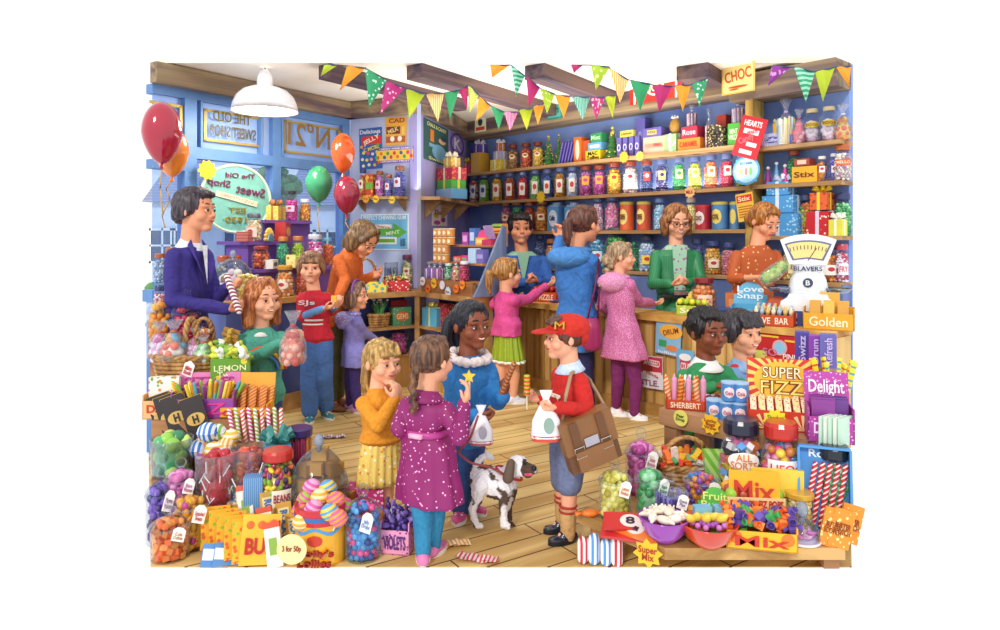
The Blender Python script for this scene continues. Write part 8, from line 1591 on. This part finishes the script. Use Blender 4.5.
q_ = B(590, 3.3, .0); t = thing('wrapped_sweet', Vector((q_.x, q_.y, BZ+.02)), .1, 'large orange wrapped sweet with red twisted ends at the bench corner', 'sweet'); link('wrapper', proto('wrapped_sweet', wrapped), P('e87828', .35), t, M=S(1.8, 1.8, 1.4))
# mix box
c = B(758, 3.04); u = c.y/F; t = hdisplay(c, -.2, 66*u, .2, 24*u, 40*u, 'f4b828', 'yellow open box of wrapped toffees lettered mix at the front', hmat=P('f4b020', .5), htext='Mix', tcol='c83820', hw=50*u, lean=.1, ftext='Mix', fcol='c83820')
for x in (-24, 24): m = MB(); m.prism([(x*u+6*u*math.cos(j*PI/12), 12*u+6*u*math.sin(j*PI/12)) for j in range(24)], 0, .003, T(0, -.1, 0) @ R(PI/2, 'X')); link('seal', m, P('e87828'), t)
def tw(): m = MB(); m.box(0, 0, -.016, .034, .034, .032); m.lathe([(.004, .015), (.016, .036), (.013, .04)], 8, cap=False); return m.lathe([(.004, -.015), (.016, -.036), (.013, -.04)], 8, cap=False)
many('mix_toffee', 'mix_toffee', tw, [P('e8642c', .4), P('6c54b0', .4), P('48a858', .4), P('f08c38', .4), P('5c4498', .4)], [T(*c) @ R(-.2) @ T(-.13+.043*(k % 7), -.065+.045*(k//7 % 4), 24*u-.012+.028*(k//28)+.008*(k % 3)) @ EU(k*1.9, k*.7, k*2.3) for k in range(46)], 'orange, purple or green wrapped toffee in the yellow mix box', 'toffee', 'toffees in the mix box', False)
t = pack(B(777, 3.17), -.2, 52*u, .02, 62*u, 'f0cc48', 'yellow toffee card standing behind the mix box', text='TOFFEE', tcol='7c3c1c', name='card', cat='card', th=.12)
# candy cane box at the right edge
c = B(825, 3.1); u = c.y/F; t = thing('candy_cane_box', c+Vector((.0, .0, .0)), -.25, 'blue box of red and white striped rock sticks leaning at the right edge', 'box'); t.rotation_euler = (-.15, .0, -.35)
m = MB(); m.box(0, .03, 0, 48*u, .01, 84*u); m.box(-24*u, 0, 0, .01, .06, 84*u); m.box(24*u, 0, 0, .01, .06, 84*u); m.box(0, 0, 0, 48*u, .06, .01); m.box(0, 0, 84*u, 48*u, .06, .01); link('tray', m, P('4c94d8', .5), t); fit_text('Rock', 28*u, 8*u, P('e8f4fc', .5), t, T(0, .022, 78*u), .004, .02)
for k in range(5): m = MB(); m.cap((-18*u+7*u*k, -.0, .04), (-8*u+7*u*k, -.0, 68*u), .012, .012, 10); link('rock_stick', m, stripes('c8202c', 'f8e4e0', 18, 'Z', rot=.6, w=.75), t, smooth=True)
for k in range(3): t = pack(None, 0, .085, .02, .16, 'e89028', 'golden spotted butterscotch packet at the near right corner, %s from left' % ORD[k], name='sweet_packet', cat='packet', group='butterscotch packets', mat=dots('e8902c', 'f8dc90', 46, .3), text='BUTTER\nSCOTCH', tcol='8c3c10', th=.3, M=T(*B(828+9*k, 2.99-.03*(k == 1)+.02*k)) @ EU(-.15, .25, -.2))
c = Vector(((803-500)/F*2.985, 2.985, BZ)); dm = dome(Vector((1.285, 2.99, BZ)), .2, .07, 'glass dish with a ball stopper over pink foam sweets at the front edge', 'e4dcf0', name='glass_dish', cat='glass dish') if False else None
c = B(802, 3.03); dome(c, .15, .085, 'glass dish with a ball stopper over pink foam sweets at the front', 'e4dcf0', name='glass_dish', cat='glass dish'); many('foam_shrimp', 'foam_shrimp', ban, [P('e070b8', .5), P('f4b8dc', .5)], [T(c.x+.04*math.cos(k), c.y+.04*math.sin(k), c.z+.03+.006*(k//4)) @ EU(k, 0, k*1.3) @ S(.5, .5, .5) for k in range(14)], 'pink foam sweet under the small glass dish cover', 'foam sweet', 'pink foam sweets')
# on the floor by the bench
for k, (px, Y, c1) in enumerate(((583, 3.21, 'c83038'), (594, 3.2, '4c94d8'), (606, 3.19, '4c94d8'), (617, 3.18, 'c83038'))):
    p0 = Vector(((px-500)/F*Y, Y, 0)); t = tag(link('paper_roll', MB().cap((0, 0, .028), (.0, .0, .1+.02*(k % 2)), .026, .026, 14), stripes('f4f4f8', c1, 14, 'X'), M=T(*p0) @ R(.1), smooth=True), 'striped sweet roll standing on the floor before the bench, %s from left' % ORD[k], 'sweet roll')
star_tag(Pl((0, 0), (-.45, -1)), 0, 0, 15, 'f4bc28', 'orange star card lettered super mix fixed to the low bench edge', 'Super\nMix', c=W(648, 553, 2.985), tcol='a8381c', n=8, r0=.7)
# sweet wrappers dropped on the floor
for px, py, rz, c1, c2, l in ((452, 546, .3, 'f0a830', 'f4e8d0', 'crumpled yellow sweet wrapper on the floor beside the teal tights'), (479, 561, -.2, 'e8d8e0', 'd84c40', 'crumpled red and white wrapper on the floor at the front'), (333, 438, .2, 'c8a0b0', 'e8dce0', 'small twisted wrapper on the floor right of the straw jar')):
    p0 = Gd(px, py); t = thing('sweet_wrapper', p0, rz, l, 'wrapper'); m = MB(); q = random.Random(px); n = 9
    for j in range(2): m.add([(x*.09-.02*j, y*.03+.01*j, .004+q.uniform(0, .018)) for x in [k/n*2-1 for k in range(n+1)] for y in (-1, 1)], [(2*k, 2*k+1, 2*k+3, 2*k+2) for k in range(n)])
    link('wrapper', m, stripes(c1, c2, 16, 'X'), t)
# ---------------------------------------------------------------- things people hold
def rod(label, name, a, b, r, mat, cat): return tag(link(name, MB().cap(a, b, r, r, 12), mat, smooth=True), label, cat)
a_, b_ = W(227, 276, 4.33), W(239, 311, 4.33); L_ = (b_-a_).length
o = link('candy_stick', MB().cap((0, 0, 0), (0, 0, L_), .02, .02, 14), stripes('8c2848', 'f4ece8', 16, 'Z', rot=.6), M=stick_M(a_, b_), smooth=True); tag(o, 'thick red and white rock stick held by the man in the blazer', 'candy stick')
c = W(293, 364, 4.02); cellobag(c, 0, 26*4.02/F, 54*4.02/F, ('d84c3c', 'f08060', 'f4b098'), 'frilled bag of red sweets held by the girl in the rainbow jumper', tie='b8404c', cs=.3)
a_ = W(334, 302, 5.5); t = thing('ice_lolly', a_, 0, 'small golden lolly held by the boy in the red bodywarmer', 'lolly'); link('sweet', MB().box(0, 0, 0, .04, .02, .05), P('f4c040'), t); link('stick', MB().cap((0, 0, -.05), (0, 0, .01), .005, .005), WHITE, t)
c = W(469, 376, 3.12); t = thing('star_lolly', c, 0, 'yellow star chocolate held up by the girl in the polka dot coat', 'sweet'); m = MB(); m.prism([((.03 if k % 2 == 0 else .014)*math.cos(PI*k/5+PI/2), (.03 if k % 2 == 0 else .014)*math.sin(PI*k/5+PI/2)) for k in range(10)], 0, .015, R(PI/2, 'X')); link('star', m, P('f0c030'), t); link('stick', MB().cap((0, 0, -.1), (0, 0, 0), .006, .006), P('e8d098'), t)
a_, b_ = W(502, 392, 3.6), W(514, 364, 3.6); o = link('pretzel_stick', MB().cap((0, 0, 0), (0, 0, (b_-a_).length), .016, .014, 12), stripes('c07a48', '7c4424', 22, 'Z', rot=.7), M=stick_M(a_, b_), smooth=True); tag(o, 'twisted brown fudge stick held up by the girl in the blue fur-trimmed coat', 'sweet stick')
def sweetbag(c, w_, h_, label, mat, col, rm):
    t = thing('sweet_bag', c, 0, label, 'bag of sweets'); m = MB(); m.loft([[(w_*k_*math.cos(a), w_*k_*.45*math.sin(a), z*h_) for a in [j*PI/10 for j in range(20)]] for k_, z in ((.42, 0), (.5, .06), (.46, .4), (.2, .72), (.1, .82), (.22, 1.0))]); link('bag', m, mat, t, smooth=True)
    m = MB(); m.loft([[(w_*k_*1.03*math.cos(a)*(1+.04*(-1)**j), w_*k_*.47*math.sin(a), z*h_) for j, a in enumerate([j*PI/10 for j in range(20)])] for k_, z in ((.43, -.02), (.49, .1))]); link('fringe', m, P(rm), t)
    m = MB(); m.prism([(w_*.17*math.cos(j*PI/12), h_*.16*math.sin(j*PI/12)) for j in range(24)], 0, .004, T(w_*.08, -w_*.225, h_*.32) @ R(PI/2, 'X')); link('label', m, P(col), t); return t
sweetbag(W(481, 444, 3.42), .12, .19, 'small white paper sweet bag with red base held by the blue coated girl', P('f0eef4'), 'a8a0b0', 'b85c60'); sweetbag(W(546, 440, 3.24), .14, .23, 'white sweet bag with a striped red base held by the boy in the cap', P('f2f0f6'), '8ca89c', 'd04838')
t = thing('striped_lolly', W(527, 401, 3.5), 0, 'striped green, yellow and red block lolly held by the boy in the cap', 'lolly'); m = MB(); m.lathe([(.014, .03), (.016, .035), (.016, .125), (.014, .13)], 16); link('sweet', m, stripes('e83c28', 'b8c830', 16, 'Z'), t); link('stick', MB().cap((0, 0, -.04), (0, 0, .04), .004, .004), P('f0e0c8'), t)
# satchel
SL = P('8a5c34', .4); SLD = P('6c4426', .45); I = SATI; sc = W(588, 438, 3.28); t = thing('satchel', sc, .0, 'brown leather school satchel with two buckles hanging at the boys hip', 'satchel'); t.rotation_euler = (.0, -.3, .25); uu = 3.28/F
m = MB(); m.box(0, 0, -27*uu, 54*uu, .075, 50*uu); link('bag', m, SLD, t); m = MB(); m.loft([[(x*28*uu, y, z) for x, y in ((-1, -.044), (1, -.044), (1, .04), (-1, .04))] for z in (-8*uu, 10*uu, 24*uu)]); m.box(0, .0, 22*uu, 56*uu, .084, 3*uu); link('flap', m, SL, t)
m = MB(); m.box(0, -.05, -25*uu, 40*uu, .03, 20*uu); link('front_pocket', m, SL, t)
for x in (-15, 14):
    m = MB(); m.box(x*uu, -.052, -18*uu, 8*uu, .008, 42*uu); st_ = link('strap', m, SLD, t); m = MB(); c_ = [(x*uu+5*uu*sx, -.062, -6*uu+5*uu*sz) for sx, sz in ((-1, -1), (1, -1), (1, 1), (-1, 1))]; m.tube(c_, .004, 6, closed=True); link('buckle', m, P('c8c4b8', .25, .9), st_)
m = MB(); m.box(0, -.05, -4*uu, 15*uu, .006, 9*uu); link('name_plate', m, P('b8b4c0', .25, .8), t)
tm_ = (T(*sc) @ Euler((.0, -.3, .25)).to_matrix().to_4x4()).inverted(); pts = [tm_ @ v for v in (W(562, 424, 3.28), W(566, 395, 3.24), W(571, 374, 3.34), W(577, 369, 3.5), W(590, 380, 3.6), W(604, 405, 3.45), W(610, 424, 3.3))]
m = MB(); cr = []
for i in range(len(pts)-1):
    for j in range(4): cr.append(pts[i].lerp(pts[i+1], j/4))
cr.append(pts[-1]); m.tube(cr, .009, 6); link('shoulder_strap', m, P('a88c6c', .5), t, smooth=True)
# maroon handbag
t = thing('handbag', W(592, 330, 5.72), .2, 'maroon shoulder bag hanging beside the woman in the blue hooded coat', 'handbag'); uu = 5.72/F; m = MB(); m.loft([[(x*w_*uu, y*.05, z*uu) for x, y in [(math.cos(k*PI/8), math.sin(k*PI/8)) for k in range(16)]] for w_, z in ((7, -20), (10, -16), (9, 0), (6, 12))]); link('bag', m, P('a02860', .35), t, smooth=True); m = MB(); m.tube([(-5*uu, 0, 10*uu), (2*uu, -.02, 40*uu), (6*uu, -.02, 70*uu), (8*uu, 0, 40*uu), (6*uu, 0, 10*uu)], .009, 6); link('strap', m, P('7c1c4c', .4), t, smooth=True)
# ---------------------------------------------------------------- pendant lamp
LY = 6.1; uu = LY/F; c = W(265, 63, LY); c.z = CEIL; t = thing('pendant_lamp', c, 0, 'white enamel dome pendant lamp hanging near the shop window', 'pendant lamp'); zz = lambda py: CH-(py-HY)*uu-CEIL
prof = [(31, 110), (32.5, 112), (31, 104), (28, 97), (22, 91), (14, 87.5), (8, 86), (7.5, 78), (5, 72), (3, 70)]
m = MB(); m.lathe([(r*uu, zz(y)) for r, y in prof], 36, cap=False); link('lamp_shade', m, P('f4f4f8', .2, 0, .5), t, smooth=True)
m = MB(); m.cap((0, 0, zz(70)), (0, 0, 0), .008, .008); link('cord', m, P('3c4c80'), t); m = MB(); m.ell((0, 0, zz(107)), (.08, .08, .07)); link('bulb', m, emit('fff4d8', 30), t, smooth=True)
light('lamp_light', 'POINT', (c.x, c.y, CH-(117-HY)*uu), 34, shadow_soft_size=.1, color=(1, .93, .8))
# ---------------------------------------------------------------- balloons
def balloon(px, py, rx, ry, Y, col, label, tail):
    c = W(px, py, Y); u = Y/F; t = thing('balloon', c, 0, label, 'balloon', 'party balloons'); n = 24
    prof = [(rx*u*math.sin(a)*(1-.22*max(0, -math.cos(PI-a))**2*0+(-.16*max(0, math.cos(a))**1.5)), -ry*u*math.cos(a)*1.0) for a in [PI*k/n for k in range(1, n)]]
    m = MB(); m.lathe([(rx*u*math.sin(a)*(1-.2*max(0, math.cos(a))), -ry*u*math.cos(a)) for a in [PI*k/n for k in range(1, n)]], 28); link('skin', m, P(col, .12, 0, .8), t, smooth=True)
    m = MB(); m.lathe([(.006, -ry*u*.97), (.02, -ry*u-.035), (.016, -ry*u-.035)], 12); link('knot', m, P(col, .3), t)
    pts = [Vector((0, 0, -ry*u-.03))]+[W(x, y, Y)-c for x, y in tail]; cr = [pts[i].lerp(pts[i+1], j/3) for i in range(len(pts)-1) for j in range(3)]+[pts[-1]]; m = MB(); m.tube(cr, .006, 5); link('ribbon', m, P('c8a050', .4), t, smooth=True)
balloon(162, 133, 19, 31, 5.35, 'b01838', 'big red balloon at the top left beside the window', [(160, 190), (163, 215)])
balloon(172, 152, 16, 25, 5.6, 'e8842c', 'orange balloon behind the big red balloon', [(166, 188), (170, 200), (162, 215), (165, 228)])
balloon(319, 184, 13.5, 18.5, 6.6, '3c9c6c', 'green balloon in front of the window end', [(317, 215), (320, 235)])
balloon(343, 153, 12, 20, 6.55, 'd8581c', 'orange balloon above the small dark red one by the corner', [(342, 190), (346, 215)])
balloon(347, 195, 13, 19, 6.45, 'a01c3c', 'small dark red balloon above the bending woman', [(345, 222), (350, 230), (346, 240), (349, 250)])
# ---------------------------------------------------------------- bunting
FM = {'lime': P('b4c828', .7), 'orange': P('f09c24', .7), 'gdots': dots('2c9c68', 'd0f0dc', 26, .3), 'mdots': dots('b82878', 'f4c8e4', 26, .3), 'ostripe': stripes('f0a838', 'f8e0a8', 20, 'X'), 'green': P('2c9c64', .7), 'mag': P('b8246c', .7), 'lstripe': stripes('b0c83c', 'e0e88c', 20, 'Z'), 'mstripe': stripes('c83c88', 'f0b0d4', 24, 'X'), 'oring': dots('f0a028', 'f8dc98', 22, .3), 'gband': stripes('2c9c6c', '98dcc0', 8, 'Z'), 'ldots': dots('a8c828', 'e8f0a0', 30, .3), 'teal': stripes('3c9c8c', '98d4c8', 22, 'X'), 'lcirc': dots('a8c830', 'e4f090', 18, .3), 'pcirc': dots('8c2c90', 'd890d8', 16, .3)}
BUN = {'A': ('bunting looping along the beams from the window side to the alcove', 5.88, 6.5, 324, 545, [(324, 65, 338, 65, 321, 76, 'lime'), (347, 66, 366, 68, 340, 90, 'orange'), (365, 68, 387, 80, 369, 108, 'gdots'), (386, 81, 405, 88, 380, 114, 'mdots'), (406, 89, 425, 94, 409, 119, 'lime'), (426, 94, 444, 93, 438, 122, 'ostripe'), (445, 93, 459, 90, 450, 120, 'green'), (459, 91, 468, 85, 467, 109, 'mag'), (468, 85, 479, 95, 470, 113, 'lstripe'), (479, 96, 491, 106, 476, 121, 'orange'), (491, 106, 504, 112, 499, 130, 'green'), (504, 112, 518, 112, 510, 131, 'mstripe'), (519, 110, 533, 108, 527, 130, 'lime'), (533, 107, 545, 103, 538, 125, 'oring')]),
       'B': ('bunting hanging in the middle of the shop below the central beams', 5.9, 6.3, 488, 616, [(490, 65, 510, 65, 492, 78, 'orange'), (511, 65, 525, 76, 516, 97, 'gband'), (526, 76, 540, 88, 529, 107, 'mag'), (540, 88, 555, 94, 547, 114, 'ldots'), (555, 95, 571, 96, 564, 118, 'orange'), (572, 97, 590, 97, 583, 120, 'teal'), (590, 97, 605, 97, 596, 120, 'mdots'), (605, 97, 616, 95, 613, 118, 'lime')]),
       'C': ('bunting hanging over the back shelves left of the choc sign', 5.88, 5.88, 570, 708, [(571, 65, 583, 65, 574, 73, 'mag'), (591, 65, 610, 67, 596, 90, 'lcirc'), (609, 68, 629, 80, 620, 103, 'ostripe'), (630, 80, 651, 84, 640, 111, 'green'), (653, 85, 673, 86, 659, 112, 'mag'), (675, 86, 691, 85, 683, 111, 'orange'), (692, 84, 708, 78, 700, 107, 'gdots')]),
       'D': ('short bunting at the top right above the gift shelves', 5.3, 5.3, 768, 850, [(772, 66, 791, 67, 768, 86, 'pcirc'), (794, 67, 815, 72, 806, 102, 'gband'), (815, 72, 835, 67, 823, 101, 'lime'), (836, 67, 851, 66, 849, 86, 'orange')])}
for kk, (lbl, Ya, Yb, xa, xb, fl_) in BUN.items():
    t0 = W(fl_[0][0], fl_[0][1], Ya); t = thing('bunting', t0, 0, lbl, 'bunting'); o0 = Vector(t0); Yf = lambda x: Ya+(Yb-Ya)*(x-xa)/(xb-xa)
    pts = []
    for f in fl_: pts += [W(f[0], f[1], Yf(f[0]))-o0, W(f[2], f[3], Yf(f[2]))-o0]
    m = MB(); m.tube(pts, .006, 5); link('string', m, P('3c5078', .7), t)
    for f in fl_:
        a = W(f[0], f[1], Yf(f[0]))-o0; b = W(f[2], f[3], Yf(f[2]))-o0; p = W(f[4], f[5], Yf(f[4])-.04)-o0; m = MB(); n = 6; vs = []; fs = []
        for side in (0, 1):
            for i in range(n+1):
                v = i/n
                for j in range(5):
                    w_ = j/4; q_ = (a.lerp(b, w_)).lerp(p, v)+Vector((0, -.035*math.sin(PI*v)*math.sin(PI*w_)-.012*math.sin(2*PI*w_)+.003*side, 0)); vs.append(q_)
        for side in (0, 1):
            for i in range(n):
                for j in range(4): k0 = side*(n+1)*5+i*5+j; fs.append((k0, k0+1, k0+6, k0+5) if side == 0 else (k0+5, k0+6, k0+1, k0))
        m.add(vs, fs); link('flag', m, FM[f[6]], t, smooth=True, M=None)
for l_, ns in LABELS.items():
    if len(l_.split()) > 16 or len(l_.split()) < 4: print('LABEL LENGTH', len(l_.split()), l_)
    if len(ns) > 1 and not bpy.data.objects[ns[0]].get('group'): print('DUP', l_, ns[:3])
